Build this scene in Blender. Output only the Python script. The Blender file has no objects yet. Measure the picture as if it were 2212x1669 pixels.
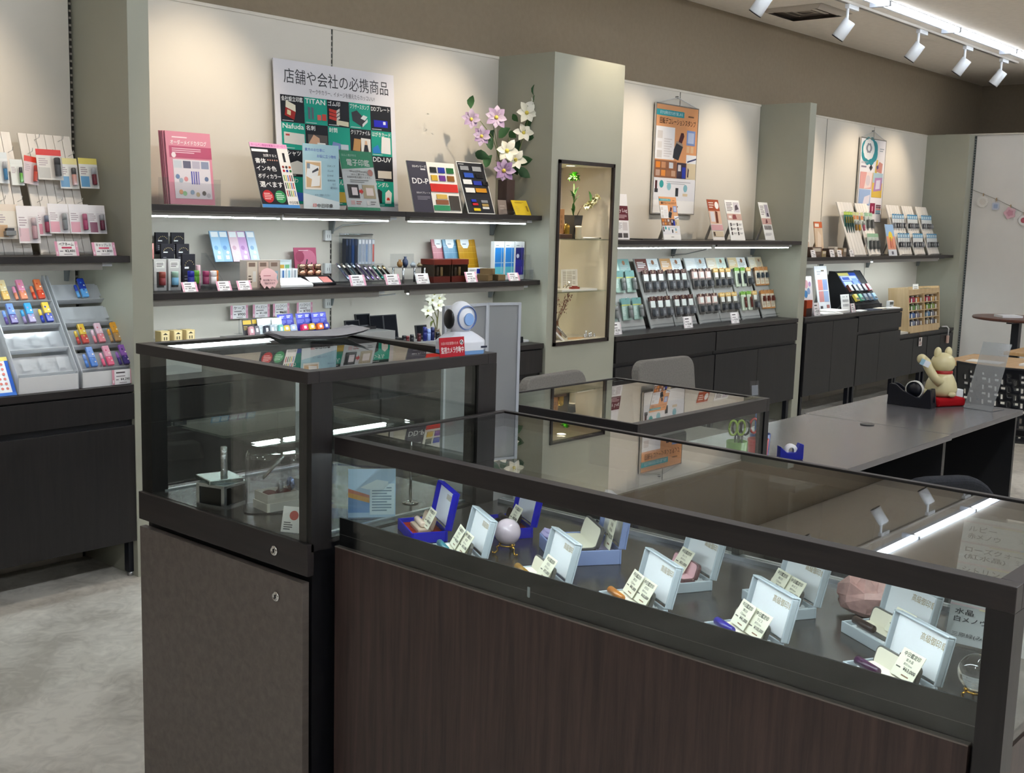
import bpy, math, random
from mathutils import Matrix, Vector, Euler

# ---------------------------------------------------------------- camera, world, exposure
SC = bpy.context.scene
COL = SC.collection
R = math.radians
rnd = random.Random(7)

cam_d = bpy.data.cameras.new('camera')
cam_d.sensor_fit = 'HORIZONTAL'
cam_d.sensor_width = 36.0
cam_d.lens = 36.0 * 2494.48 / 2212.0
cam_d.clip_start = 0.02
cam_d.clip_end = 100
cam = bpy.data.objects.new('camera', cam_d)
COL.objects.link(cam)
SC.camera = cam


def aim_camera(yaw, pitch, roll, height):
    fw = Vector((math.sin(yaw) * math.cos(pitch), math.cos(yaw) * math.cos(pitch), -math.sin(pitch)))
    r = Vector((math.cos(yaw), -math.sin(yaw), 0))
    d = fw.cross(r)
    c, s = math.cos(roll), math.sin(roll)
    rr, dd = c * r + s * d, -s * r + c * d
    m = Matrix((rr, -dd, -fw)).transposed().to_4x4()
    m.translation = (0, 0, height)
    cam.matrix_world = m


aim_camera(0.85621954, 0.14567755, -0.02788389, 1.6)

w = bpy.data.worlds.new('mall_daylight')
SC.world = w
w.use_nodes = True
w.node_tree.nodes['Background'].inputs[0].default_value = (0.80, 0.86, 1.0, 1)
w.node_tree.nodes['Background'].inputs[1].default_value = 0.10

SC.view_settings.view_transform = 'Standard'
SC.view_settings.look = 'None'
SC.view_settings.gamma = 1
SC.view_settings.use_curve_mapping = False
SC.view_settings.exposure = 0.0
SC.cycles.max_bounces = 6
SC.cycles.diffuse_bounces = 3
SC.cycles.glossy_bounces = 3
SC.cycles.transmission_bounces = 4
SC.cycles.transparent_max_bounces = 18
SC.cycles.caustics_reflective = False
SC.cycles.caustics_refractive = False
SC.cycles.sample_clamp_indirect = 4.0
SC.cycles.use_denoising = True
SC.cycles.use_adaptive_sampling = True
SC.cycles.adaptive_threshold = 0.13

# strengths of the shop's lamps and of the added ceiling rows
P_SPOT = 56.0        # watts of each track spotlight
E_CEIL = 105.0        # added unseen ceiling rows that light the room
E_ROW = 13.0          # the dimmer row beside the spotlight track
E_SHELF = 34.0       # tubes under the shelves
E_CASE = 36.0        # strips inside the glass cases
P_NICHE = 24.0

ZC = 3.209           # ceiling
YW = 4.84            # face of the wall panels
YF = 4.40            # front of the columns
ZP = 2.56            # top of the panels


# ---------------------------------------------------------------- materials
def lin(h, k=1.0):
    h = h.lstrip('#')
    o = []
    for i in (0, 2, 4):
        c = int(h[i:i + 2], 16) / 255
        c = c / 12.92 if c <= 0.04045 else ((c + 0.055) / 1.055) ** 2.4
        o.append(c * k)
    return (o[0], o[1], o[2], 1.0)


def base_mat(name):
    m = bpy.data.materials.new(name)
    m.use_nodes = True
    nt = m.node_tree
    return m, nt, nt.nodes['Principled BSDF'], nt.links


def mk(name, col, rough=0.5, metal=0.0, spec=0.5, scale=8.0, amt=0.06, stretch=(1, 1, 1), bump=0.0, bscale=60.0, coat=0.0):
    """Principled surface with a little procedural variation in tone and relief."""
    m, nt, b, L = base_mat(name)
    tc = nt.nodes.new('ShaderNodeTexCoord')
    mp = nt.nodes.new('ShaderNodeMapping')
    mp.inputs['Scale'].default_value = stretch
    n = nt.nodes.new('ShaderNodeTexNoise')
    n.inputs['Scale'].default_value = scale
    n.inputs['Detail'].default_value = 5
    cr = nt.nodes.new('ShaderNodeValToRGB')
    c = lin(col)
    cr.color_ramp.elements[0].position = 0.3
    cr.color_ramp.elements[1].position = 0.7
    cr.color_ramp.elements[0].color = (c[0] * (1 - amt), c[1] * (1 - amt), c[2] * (1 - amt), 1)
    cr.color_ramp.elements[1].color = (min(1, c[0] * (1 + amt)), min(1, c[1] * (1 + amt)), min(1, c[2] * (1 + amt)), 1)
    L.new(tc.outputs['Object'], mp.inputs[0])
    L.new(mp.outputs[0], n.inputs['Vector'])
    L.new(n.outputs['Fac'], cr.inputs[0])
    L.new(cr.outputs[0], b.inputs['Base Color'])
    b.inputs['Roughness'].default_value = rough
    b.inputs['Metallic'].default_value = metal
    b.inputs['Specular IOR Level'].default_value = spec
    b.inputs['Coat Weight'].default_value = coat
    if bump:
        n2 = nt.nodes.new('ShaderNodeTexNoise')
        n2.inputs['Scale'].default_value = bscale
        n2.inputs['Detail'].default_value = 4
        L.new(mp.outputs[0], n2.inputs['Vector'])
        bp = nt.nodes.new('ShaderNodeBump')
        bp.inputs['Strength'].default_value = bump
        bp.inputs['Distance'].default_value = 0.002
        L.new(n2.outputs['Fac'], bp.inputs['Height'])
        L.new(bp.outputs[0], b.inputs['Normal'])
    return m


def mk_attr(name, rough, metal=0.0, spec=0.5, coat=0.0, trans=0.0):
    """Printed or moulded surface whose own colour is stored per face."""
    m, nt, b, L = base_mat(name)
    a = nt.nodes.new('ShaderNodeAttribute')
    a.attribute_name = 'Col'
    L.new(a.outputs['Color'], b.inputs['Base Color'])
    b.inputs['Roughness'].default_value = rough
    b.inputs['Metallic'].default_value = metal
    b.inputs['Specular IOR Level'].default_value = spec
    b.inputs['Coat Weight'].default_value = coat
    return m


def mk_glass(name, tint=(0.96, 0.985, 0.97), r0=0.045, rough=0.0, haze=0.0, fall=5.0, milk=0.86):
    """Thin clear sheet: Fresnel reflection over straight transmission."""
    m = bpy.data.materials.new(name)
    m.use_nodes = True
    nt = m.node_tree
    nt.nodes.clear()
    L = nt.links
    out = nt.nodes.new('ShaderNodeOutputMaterial')
    mix = nt.nodes.new('ShaderNodeMixShader')
    tr = nt.nodes.new('ShaderNodeBsdfTransparent')
    tr.inputs[0].default_value = (*tint, 1)
    gl = nt.nodes.new('ShaderNodeBsdfGlossy')
    gl.inputs['Roughness'].default_value = rough
    lw = nt.nodes.new('ShaderNodeLayerWeight')
    lw.inputs[0].default_value = 0.5
    pw = nt.nodes.new('ShaderNodeMath')
    pw.operation = 'POWER'
    pw.inputs[1].default_value = fall
    ml = nt.nodes.new('ShaderNodeMath')
    ml.operation = 'MULTIPLY_ADD'
    ml.inputs[1].default_value = 1 - r0
    ml.inputs[2].default_value = r0
    L.new(lw.outputs['Facing'], pw.inputs[0])
    L.new(pw.outputs[0], ml.inputs[0])
    L.new(ml.outputs[0], mix.inputs[0])
    if haze:
        df = nt.nodes.new('ShaderNodeBsdfDiffuse')
        df.inputs[0].default_value = (milk * 0.98, milk, milk * 1.03, 1)
        tl = nt.nodes.new('ShaderNodeBsdfTranslucent')
        tl.inputs[0].default_value = (milk * 0.98, milk, milk * 1.03, 1)
        a = nt.nodes.new('ShaderNodeMixShader')
        L.new(df.outputs[0], a.inputs[1])
        L.new(tl.outputs[0], a.inputs[2])
        h = nt.nodes.new('ShaderNodeMixShader')
        h.inputs[0].default_value = haze
        L.new(tr.outputs[0], h.inputs[1])
        L.new(a.outputs[0], h.inputs[2])
        L.new(h.outputs[0], mix.inputs[1])
    else:
        L.new(tr.outputs[0], mix.inputs[1])
    L.new(gl.outputs[0], mix.inputs[2])
    L.new(mix.outputs[0], out.inputs[0])
    return m


def mk_emit(name, col, strength):
    m = bpy.data.materials.new(name)
    m.use_nodes = True
    nt = m.node_tree
    nt.nodes.clear()
    o = nt.nodes.new('ShaderNodeOutputMaterial')
    e = nt.nodes.new('ShaderNodeEmission')
    e.inputs[0].default_value = (*col, 1)
    e.inputs[1].default_value = strength
    nt.links.new(e.outputs[0], o.inputs[0])
    return m


def mk_wood(name, c0, c1, rough, stretch, scale=3.0, bump=0.15, spec=0.4):
    m, nt, b, L = base_mat(name)
    tc = nt.nodes.new('ShaderNodeTexCoord')
    mp = nt.nodes.new('ShaderNodeMapping')
    mp.inputs['Scale'].default_value = stretch
    n = nt.nodes.new('ShaderNodeTexNoise')
    n.inputs['Scale'].default_value = scale
    n.inputs['Detail'].default_value = 8
    n.inputs['Roughness'].default_value = 0.65
    n.inputs['Distortion'].default_value = 0.4
    cr = nt.nodes.new('ShaderNodeValToRGB')
    cr.color_ramp.elements[0].position = 0.32
    cr.color_ramp.elements[1].position = 0.72
    cr.color_ramp.elements[0].color = lin(c0)
    cr.color_ramp.elements[1].color = lin(c1)
    bp = nt.nodes.new('ShaderNodeBump')
    bp.inputs['Strength'].default_value = bump
    bp.inputs['Distance'].default_value = 0.001
    L.new(tc.outputs['Object'], mp.inputs[0])
    L.new(mp.outputs[0], n.inputs['Vector'])
    L.new(n.outputs['Fac'], cr.inputs[0])
    L.new(cr.outputs[0], b.inputs['Base Color'])
    L.new(n.outputs['Fac'], bp.inputs['Height'])
    L.new(bp.outputs[0], b.inputs['Normal'])
    b.inputs['Roughness'].default_value = rough
    b.inputs['Specular IOR Level'].default_value = spec
    return m


def mk_floor():
    m, nt, b, L = base_mat('stone_floor')
    tc = nt.nodes.new('ShaderNodeTexCoord')
    n = nt.nodes.new('ShaderNodeTexNoise')
    n.inputs['Scale'].default_value = 2.2
    n.inputs['Detail'].default_value = 9
    n.inputs['Distortion'].default_value = 1.2
    n2 = nt.nodes.new('ShaderNodeTexNoise')
    n2.inputs['Scale'].default_value = 11
    n2.inputs['Detail'].default_value = 6
    n2.inputs['Distortion'].default_value = 2.5
    mx = nt.nodes.new('ShaderNodeMath')
    mx.operation = 'MULTIPLY_ADD'
    mx.inputs[1].default_value = 0.45
    cr = nt.nodes.new('ShaderNodeValToRGB')
    cr.color_ramp.elements[0].position = 0.52
    cr.color_ramp.elements[1].position = 0.86
    cr.color_ramp.elements[0].color = lin('bcb5aa')
    cr.color_ramp.elements[1].color = lin('eee8dd')
    L.new(tc.outputs['Object'], n.inputs['Vector'])
    L.new(tc.outputs['Object'], n2.inputs['Vector'])
    L.new(n2.outputs['Fac'], mx.inputs[0])
    L.new(n.outputs['Fac'], mx.inputs[2])
    L.new(mx.outputs[0], cr.inputs[0])
    L.new(cr.outputs[0], b.inputs['Base Color'])
    b.inputs['Roughness'].default_value = 0.38
    return m


M = {}
M['wallpaper'] = mk('tan_wallpaper', '8d7f6c', 0.8, scale=30, amt=0.04, bump=0.3, bscale=120, spec=0.2)
M['ceiling'] = mk('ceiling_board', 'f4ece2', 0.9, scale=20, amt=0.03, bump=0.8, bscale=60, spec=0.1)
M['panel'] = mk('white_wall_panel', 'dcd6cb', 0.55, scale=3, amt=0.015, spec=0.35)
M['column'] = mk('grey_green_laminate', 'a7a798', 0.5, scale=5, amt=0.02, spec=0.35)
M['greywall'] = mk('grey_wall_panel', 'e0dcd7', 0.6, scale=5, amt=0.02, bump=0.2, bscale=200, spec=0.3)
M['trim'] = mk('pale_trim', 'd9d2c6', 0.45)
M['floor'] = mk_floor()
M['darkwood'] = mk_wood('dark_wood_upright_grain', '151314', '231f1f', 0.42, (14, 14, 0.9), 3.0)
M['darkwood_h'] = mk_wood('dark_wood_lying_grain', '1e1b1c', '2f2928', 0.40, (0.9, 0.9, 14), 3.0)
M['brownwood'] = mk_wood('dark_brown_wood_upright_grain', '2b201e', '4a3934', 0.45, (0.9 * 14, 0.9 * 14, 0.7), 4.0, 0.25)
M['graywood'] = mk_wood('charcoal_front_lacquer', '161517', '201f21', 0.42, (12, 12, 0.9), 3.0, 0.08)
M['doorwood'] = mk_wood('brown_grey_door_laminate', '564e49', '6a615b', 0.42, (1.2, 14, 14), 3.0, 0.08)
M['deck'] = mk('dark_case_deck', '3b3735', 0.22, scale=6, amt=0.05)
M['black'] = mk('black_plastic', '0d0d10', 0.30, scale=5, amt=0.03)
M['blackmetal'] = mk('black_metal', '101116', 0.4, metal=0.3, scale=30)
M['navy'] = mk('navy_black_plastic', '0b0e1a', 0.45, scale=20)
M['steel'] = mk('brushed_steel', 'b9bcc0', 0.28, metal=1.0, scale=60, amt=0.05)
M['chrome'] = mk('chrome', 'd8d8d8', 0.08, metal=1.0, scale=10, amt=0.02)
M['alu'] = mk('aluminium_rail', 'c9ced4', 0.3, metal=0.9, scale=40)
M['gold'] = mk('polished_gold', 'd8a945', 0.18, metal=1.0, scale=15)
M['white'] = mk('white_plastic', 'e9e9ea', 0.35, scale=10, amt=0.02)
M['whitepaint'] = mk('white_lamp_paint', 'e6e9ee', 0.35, scale=10, amt=0.02)
M['slot'] = mk('slotted_channel', '33302c', 0.5, metal=0.5)
M['niche'] = mk('cream_niche_lining', 'e8dcc8', 0.6, scale=6, amt=0.02)
M['nicheframe'] = mk_wood('niche_frame_wood', '241d1b', '352b28', 0.4, (10, 10, 1), 3.0)
M['glass'] = mk_glass('clear_glass')
M['glasstop'] = mk_glass('tabletop_glass', (0.93, 0.96, 0.95), 0.06, fall=3.6)
M['glassgreen'] = mk_glass('green_edge_glass', (0.94, 0.985, 0.965), 0.05)
M['acrylic'] = mk_glass('clear_acrylic', (0.93, 0.94, 0.95), 0.05, 0.02)
M['dome'] = mk_glass('moulded_clear_cover', (0.90, 0.91, 0.94), 0.10, 0.01, fall=2.6)
M['frost'] = mk_glass('frosted_acrylic', (0.9, 0.92, 0.95), 0.05, 0.15, 0.72)
M['smoky'] = mk_glass('smoky_acrylic', (0.78, 0.80, 0.82), 0.05, 0.1, 0.22)
M['screen'] = mk_glass('milky_partition_acrylic', (0.8, 0.82, 0.86), 0.05, 0.1, 0.62, milk=0.55)
M['crystal'] = mk_glass('crystal', (0.92, 0.92, 0.92), 0.09)
M['blister'] = mk_glass('blister_film', (0.93, 0.93, 0.94), 0.06, 0.05)
M['paper'] = mk_attr('printed_paper', 0.6, spec=0.3)
M['gloss'] = mk_attr('glossy_print', 0.28)
M['plastic'] = mk_attr('coloured_plastic', 0.3)
M['velvet'] = mk_attr('velvet_cloth', 0.9, spec=0.1)
M['metal'] = mk_attr('coloured_metal', 0.22, metal=0.9)
M['cloth'] = mk('grey_chair_cloth', '85807a', 0.95, scale=120, amt=0.12, bump=0.5, bscale=400, spec=0.1)
M['darkcloth'] = mk('charcoal_chair_cloth', '2c2d31', 0.95, scale=120, amt=0.15, bump=0.5, bscale=400, spec=0.1)
M['desk'] = mk('grey_desk_laminate', '5a585a', 0.22, scale=10, amt=0.02, spec=0.5)
M['deskside'] = mk('black_desk_panel', '0e0e12', 0.4)
M['lightwood'] = mk_wood('light_wood', 'b98f5f', 'cfab7c', 0.4, (1, 12, 12), 3.0)
M['palewood'] = mk_wood('pale_plywood', 'c3a67c', 'd6bd95', 0.5, (6, 6, 0.6), 3.0)
M['redbrown'] = mk_wood('red_brown_table_wood', '4a2b22', '64392b', 0.35, (1, 10, 10), 3.0)
M['whitewood'] = mk_wood('white_washed_boards', 'e0dad3', 'efeae4', 0.6, (9, 9, 0.8), 2.0, 0.02)
M['led'] = mk_emit('shelf_tube_light', (0.86, 0.97, 1.0), E_SHELF)
M['ledcase'] = mk_emit('case_tube_light', (0.84, 0.93, 1.0), E_CASE)
M['ledadded'] = mk_emit('ceiling_line_light', (0.88, 0.94, 1.0), E_CEIL)  # glow of the added out-of-view rows only
M['ledrow'] = mk_emit('track_side_line_light', (0.88, 0.94, 1.0), E_ROW)
M['lamp'] = mk_emit('warm_lamp_face', (1.0, 0.86, 0.66), 9.0)


# ---------------------------------------------------------------- mesh building
class B:
    """Collects faces (each with its own colour) and links them as one mesh object."""

    def __init__(s, col='ffffff'):
        s.v, s.f, s.c, s.s = [], [], [], []
        s.col = col

    def face(s, idx, col=None, smooth=False):
        s.f.append(idx)
        s.c.append(col or s.col)
        s.s.append(smooth)

    def quad(s, pts, col=None):
        n = len(s.v)
        s.v += [tuple(p) for p in pts]
        s.face(list(range(n, n + len(pts))), col)
        return s

    def box(s, x0, x1, y0, y1, z0, z1, col=None):
        n = len(s.v)
        s.v += [(x, y, z) for z in (z0, z1) for y in (y0, y1) for x in (x0, x1)]
        for q in ((0, 2, 3, 1), (4, 5, 7, 6), (0, 1, 5, 4), (2, 6, 7, 3), (0, 4, 6, 2), (1, 3, 7, 5)):
            s.face([n + i for i in q], col)
        return s

    def prism(s, pts, a0, a1, axis='y', col=None, smooth=False):
        """Polygon extruded along an axis; pts are the two other coordinates."""
        n, k = len(s.v), len(pts)
        for a in (a0, a1):
            for p, q in pts:
                s.v.append({'y': (p, a, q), 'x': (a, p, q), 'z': (p, q, a)}[axis])
        s.face(list(range(n, n + k)), col)
        s.face(list(range(n + 2 * k - 1, n + k - 1, -1)), col)
        for i in range(k):
            j = (i + 1) % k
            s.face([n + i, n + k + i, n + k + j, n + j], col, smooth)
        return s

    def lathe(s, prof, n=16, c=(0, 0, 0), col=None, smooth=True, cap=True):
        b, k = len(s.v), len(prof)
        for r, z in prof:
            for i in range(n):
                a = 2 * math.pi * i / n
                s.v.append((c[0] + r * math.cos(a), c[1] + r * math.sin(a), c[2] + z))
        for j in range(k - 1):
            for i in range(n):
                i2 = (i + 1) % n
                s.face([b + j * n + i, b + j * n + i2, b + (j + 1) * n + i2, b + (j + 1) * n + i], col, smooth)
        if cap:
            s.face([b + i for i in range(n - 1, -1, -1)], col)
            s.face([b + (k - 1) * n + i for i in range(n)], col)
        return s

    def cyl(s, c, r, h, n=12, col=None, r2=None):
        return s.lathe([(r, 0), (r if r2 is None else r2, h)], n, c, col)

    def ball(s, c, r, n=12, m=8, col=None, sc=(1, 1, 1)):
        b = len(s.v)
        s.v.append((c[0], c[1], c[2] - r * sc[2]))
        for j in range(1, m):
            t = math.pi * j / m - math.pi / 2
            for i in range(n):
                a = 2 * math.pi * i / n
                s.v.append((c[0] + r * sc[0] * math.cos(t) * math.cos(a), c[1] + r * sc[1] * math.cos(t) * math.sin(a), c[2] + r * sc[2] * math.sin(t)))
        s.v.append((c[0], c[1], c[2] + r * sc[2]))
        top = len(s.v) - 1
        for i in range(n):
            i2 = (i + 1) % n
            s.face([b, b + 1 + i2, b + 1 + i], col, True)
            for j in range(m - 2):
                q = b + 1 + j * n
                s.face([q + i, q + i2, q + n + i2, q + n + i], col, True)
            q = b + 1 + (m - 2) * n
            s.face([q + i, q + i2, top], col, True)
        return s

    def tube(s, pts, r, n=6, col=None, r2=None):
        pts = [Vector(p) for p in pts]
        b, k = len(s.v), len(pts)
        up = Vector((0.13, 0.31, 0.94)).normalized()
        for i, p in enumerate(pts):
            t = (pts[min(i + 1, k - 1)] - pts[max(i - 1, 0)]).normalized()
            a = t.cross(up)
            if a.length < 1e-4:
                a = t.cross(Vector((1, 0, 0)))
            a.normalize()
            c = t.cross(a)
            rr = r if r2 is None else r + (r2 - r) * i / (k - 1)
            for j in range(n):
                w_ = 2 * math.pi * j / n
                s.v.append(tuple(p + a * (rr * math.cos(w_)) + c * (rr * math.sin(w_))))
        for i in range(k - 1):
            for j in range(n):
                j2 = (j + 1) % n
                s.face([b + i * n + j, b + i * n + j2, b + (i + 1) * n + j2, b + (i + 1) * n + j], col, True)
        s.face([b + j for j in range(n - 1, -1, -1)], col)
        s.face([b + (k - 1) * n + j for j in range(n)], col)
        return s

    def leaf(s, base, tip, width, col=None, bend=0.15, up=(0, 0, 1)):
        """Pointed blade of two bent halves."""
        base, tip = Vector(base), Vector(tip)
        d = tip - base
        side = d.cross(Vector(up))
        if side.length < 1e-5:
            side = Vector((1, 0, 0))
        side.normalize()
        nn = side.cross(d).normalized()
        n = len(s.v)
        prof = ((0.0, 0.1), (0.3, 0.85), (0.55, 1.0), (0.8, 0.6), (1.0, 0.0))
        for t, wd in prof:
            m_ = base + d * t + nn * (d.length * bend * math.sin(t * math.pi))
            e = side * (width * 0.5 * wd)
            lift = nn * (width * 0.18 * wd)
            s.v += [tuple(m_ - e + lift), tuple(m_), tuple(m_ + e + lift)]
        for i in range(4):
            a = n + 3 * i
            s.face([a, a + 1, a + 4, a + 3], col, True)
            s.face([a + 1, a + 2, a + 5, a + 4], col, True)
        return s

    def xf(s, m, start=0):
        s.v[start:] = [tuple(m @ Vector(p)) for p in s.v[start:]]
        return s

    def mesh(s, name, mat):
        me = bpy.data.meshes.new(name)
        me.from_pydata(s.v, [], s.f)
        me.polygons.foreach_set('use_smooth', s.s)
        at = me.color_attributes.new('Col', 'FLOAT_COLOR', 'CORNER')
        cache, buf = {}, []
        for f, c in zip(s.f, s.c):
            if c not in cache:
                cache[c] = lin(c)
            buf += list(cache[c]) * len(f)
        at.data.foreach_set('color', buf)
        me.materials.append(M[mat] if isinstance(mat, str) else mat)
        me.update()
        return me

    def make(s, name, mat, parent=None, loc=None, rot=None, bev=0, seg=2, label=None):
        o = bpy.data.objects.new(name, s.mesh(name, mat))
        COL.objects.link(o)
        place(o, parent, loc, rot)
        if bev:
            md = o.modifiers.new('bevel', 'BEVEL')
            md.width = bev
            md.segments = seg
            md.limit_method = 'ANGLE'
        if label:
            o['label'] = label
        return o


def place(o, parent=None, loc=None, rot=None):
    if parent is not None:
        o.parent = parent
    if loc is not None:
        o.location = loc
    if rot is not None:
        o.rotation_euler = rot
    return o


def tag(o, label, cat, group=None):
    o['label'] = label
    o['category'] = cat
    if group:
        o['group'] = group
    return o


def thing(name, label, cat, loc=(0, 0, 0), rz=0.0, group=None, rx=0.0):
    o = bpy.data.objects.new(name, None)
    o.empty_display_size = 0.02
    COL.objects.link(o)
    o.location = loc
    o.rotation_euler = (rx, 0, rz)
    return tag(o, label, cat, group)


def struct(o):
    o['kind'] = 'structure'
    return o


def dup(o, parent=None, loc=None, rz=None, label=None, group=None):
    c = o.copy()
    COL.objects.link(c)
    if parent is not None:
        c.parent = parent
    if loc is not None:
        c.location = loc
    if rz is not None:
        c.rotation_euler = (c.rotation_euler[0], c.rotation_euler[1], rz)
    if label:
        c['label'] = label
    if group:
        c['group'] = group
    for ch in list(o.children):
        dup(ch, c)
    return c


# ---------------------------------------------------------------- printed sheets
_txt = {}


def glyphs(t, bold):
    k = (t, bold)
    if k not in _txt:
        cu = bpy.data.curves.new('lettering', 'FONT')
        cu.body = t
        cu.resolution_u = 2
        cu.offset = 0.010 if bold else 0.0
        o = bpy.data.objects.new('lettering', cu)
        me = bpy.data.meshes.new_from_object(o)
        vs = [(v.co.x, v.co.y) for v in me.vertices]
        fs = [list(p.vertices) for p in me.polygons]
        bpy.data.objects.remove(o)
        bpy.data.curves.remove(cu)
        bpy.data.meshes.remove(me)
        _txt[k] = (vs, fs)
    return _txt[k]


def prints(b, items, w_, h_, y=-0.0006, step=0.00025):
    """Flat print on a sheet that stands in its own x-z plane and faces -y; u, v run 0..1 from the lower left."""
    for i, it in enumerate(items):
        yy = y - step * (i if len(items) < 12 else min(i, 3 + i / len(items) * 8))
        k = it[0]
        if k == 'r':
            _, u0, v0, u1, v1, c = it
            b.quad([(u0 * w_, yy, v0 * h_), (u1 * w_, yy, v0 * h_), (u1 * w_, yy, v1 * h_), (u0 * w_, yy, v1 * h_)], c)
        elif k == 'p':
            b.quad([(u * w_, yy, v * h_) for u, v in it[1]], it[2])
        elif k == 'c':
            _, u, v, r_, c = it
            b.quad([(u * w_ + r_ * w_ * math.cos(a * math.pi / 10), yy, v * h_ + r_ * w_ * math.sin(a * math.pi / 10)) for a in range(20)], c)
        elif k == 'l':            # rows of small illegible print shown as hairlines
            _, u0, v0, u1, v1, n, c = it
            for j in range(n):
                va = v0 + (v1 - v0) * (j + 0.25) / n
                vb = v0 + (v1 - v0) * (j + 0.7) / n
                ue = u1 - (u1 - u0) * (0.28 if j % 3 == 0 else 0.06)
                b.quad([(u0 * w_, yy, va * h_), (ue * w_, yy, va * h_), (ue * w_, yy, vb * h_), (u0 * w_, yy, vb * h_)], c)
        elif k in ('t', 'T'):
            _, t, u0, v0, u1, v1, c = it
            vs, fs = glyphs(t, k == 'T')
            if not vs:
                continue
            xa, xb = min(p[0] for p in vs), max(p[0] for p in vs)
            ya, yb = min(p[1] for p in vs), max(p[1] for p in vs)
            n = len(b.v)
            for x, z in vs:
                b.v.append(((u0 + (u1 - u0) * (x - xa) / (xb - xa)) * w_, yy - 0.0003, (v0 + (v1 - v0) * (z - ya) / (yb - ya)) * h_))
            for f in fs:
                b.face([n + q for q in f], c)
    return b


def sheet(name, label, cat, x, y, z, w_, h_, tilt=0, items=(), col='f4f3f0', t=0.004, rz=0.0, group=None, mat='paper', board='paper', stand=False):
    """A board that stands on its lower edge at (x, y, z), leans back by tilt degrees, with its print as a part."""
    o = B(col).box(0, w_, 0, t, 0, h_).make(name, board, None, (x, y, z), (-R(tilt), 0, rz))
    tag(o, label, cat, group)
    if items:
        prints(B(), items, w_, h_).make('print', mat, o)
    if stand:
        a = R(tilt)
        f = 0.6 * h_ * math.sin(a) + 0.07
        p0, p1 = (t, 0.6 * h_), (f * math.cos(a), f * math.sin(a))
        B('dedbd6').prism([p0, (p0[0] + 0.002, p0[1] - 0.004), (p1[0] + 0.002, p1[1]), (p1[0] - 0.001, p1[1])], w_ * 0.38, w_ * 0.62, 'x').make('easel_leg', 'paper', o)
    return o


# ---------------------------------------------------------------- the setting
struct(B().box(-6, 14, -6, 5.2, -0.1, 0).make('floor', 'floor'))
struct(B().box(-6, 14, -6, 5.2, ZC, ZC + 0.1).make('ceiling', 'ceiling'))
wall_back = struct(B().box(-6, 14, YW + 0.02, YW + 0.16, 0, ZC).make('wall_back', 'wallpaper'))
wall_right = struct(B().box(13.58, 13.7, -6, YW + 0.16, 0, ZC).make('wall_right', 'wallpaper'))
wall_left = struct(B().box(-6.1, -6, -6, 5.2, 0, ZC).make('wall_left', 'wallpaper'))
wall_front = struct(B().box(-6, 14, -6.1, -6, 0, ZC).make('wall_front', 'greywall'))
for k, (ya, yb) in enumerate(((-5.2, -4.4), (-3.3, -2.2), (-1.0, -0.1), (1.1, 2.0), (3.0, 3.9))):
    B().box(-6, -5.9, ya, yb, 0, 2.7).make('pillar_cladding', 'brownwood', wall_left)

for xa, xb in ((-1.4, 0.0), (0.01, 1.3), (1.31, 2.60), (2.716, 4.058), (4.07, 5.372), (6.07, 7.377), (7.389, 8.572), (8.685, 9.766), (9.778, 10.76), (10.772, 12.06)):
    B().box(xa, xb, YW, YW + 0.02, 0, ZP - 0.016).make('panel', 'panel', wall_back)
for xs in (2.609, 4.064, 5.366, 7.383, 8.566, 9.772, 10.766):
    b = B('2b2824').box(xs - 0.006, xs + 0.006, YW + 0.004, YW + 0.02, 0, ZP - 0.016)
    o = b.make('slotted_channel', 'plastic', wall_back)
    b = B('9a948a')
    z = 0.95
    while z < ZP - 0.05:
        b.box(xs - 0.005, xs + 0.005, YW + 0.001, YW + 0.004, z, z + 0.009)
        z += 0.03
    b.make('channel_rungs', 'plastic', o)['kind'] = 'stuff'
for xa, xb in ((-1.4, 2.618), (2.716, 5.372), (6.07, 8.578), (8.685, 12.06)):
    struct(B().box(xa, xb, YW - 0.004, YW + 0.02, ZP - 0.016, ZP).make('trim_1', 'trim'))

struct(B().box(2.618, 2.716, YF, YW + 0.02, 0, ZP).make('wall_column', 'column', bev=0.002))
struct(B().box(8.578, 8.685, YF, YW + 0.02, 0, ZP).make('wall_column', 'column', bev=0.002))
struct(B().box(12.06, 12.20, YF, YW + 0.02, 0, ZP).make('wall_column', 'column', bev=0.002))
wr = struct(B().box(12.205, 12.30, 0.2, YF + 0.3, 0, ZP).make('wall_right_panel', 'greywall'))
o = B('3a3f40').box(12.199, 12.206, YF - 0.022, YF - 0.004, 0, ZP - 0.01).make('slotted_channel', 'plastic', wr)
b = B('83898a')
z = 0.3
while z < ZP - 0.05:
    b.box(12.197, 12.199, YF - 0.019, YF - 0.007, z, z + 0.012)
    z += 0.026
b.make('channel_rungs', 'plastic', o)['kind'] = 'stuff'
B().box(12.19, 12.31, 0.2, YF + 0.3, ZP, ZP + 0.012).make('cap_trim', 'trim', wr)

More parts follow.
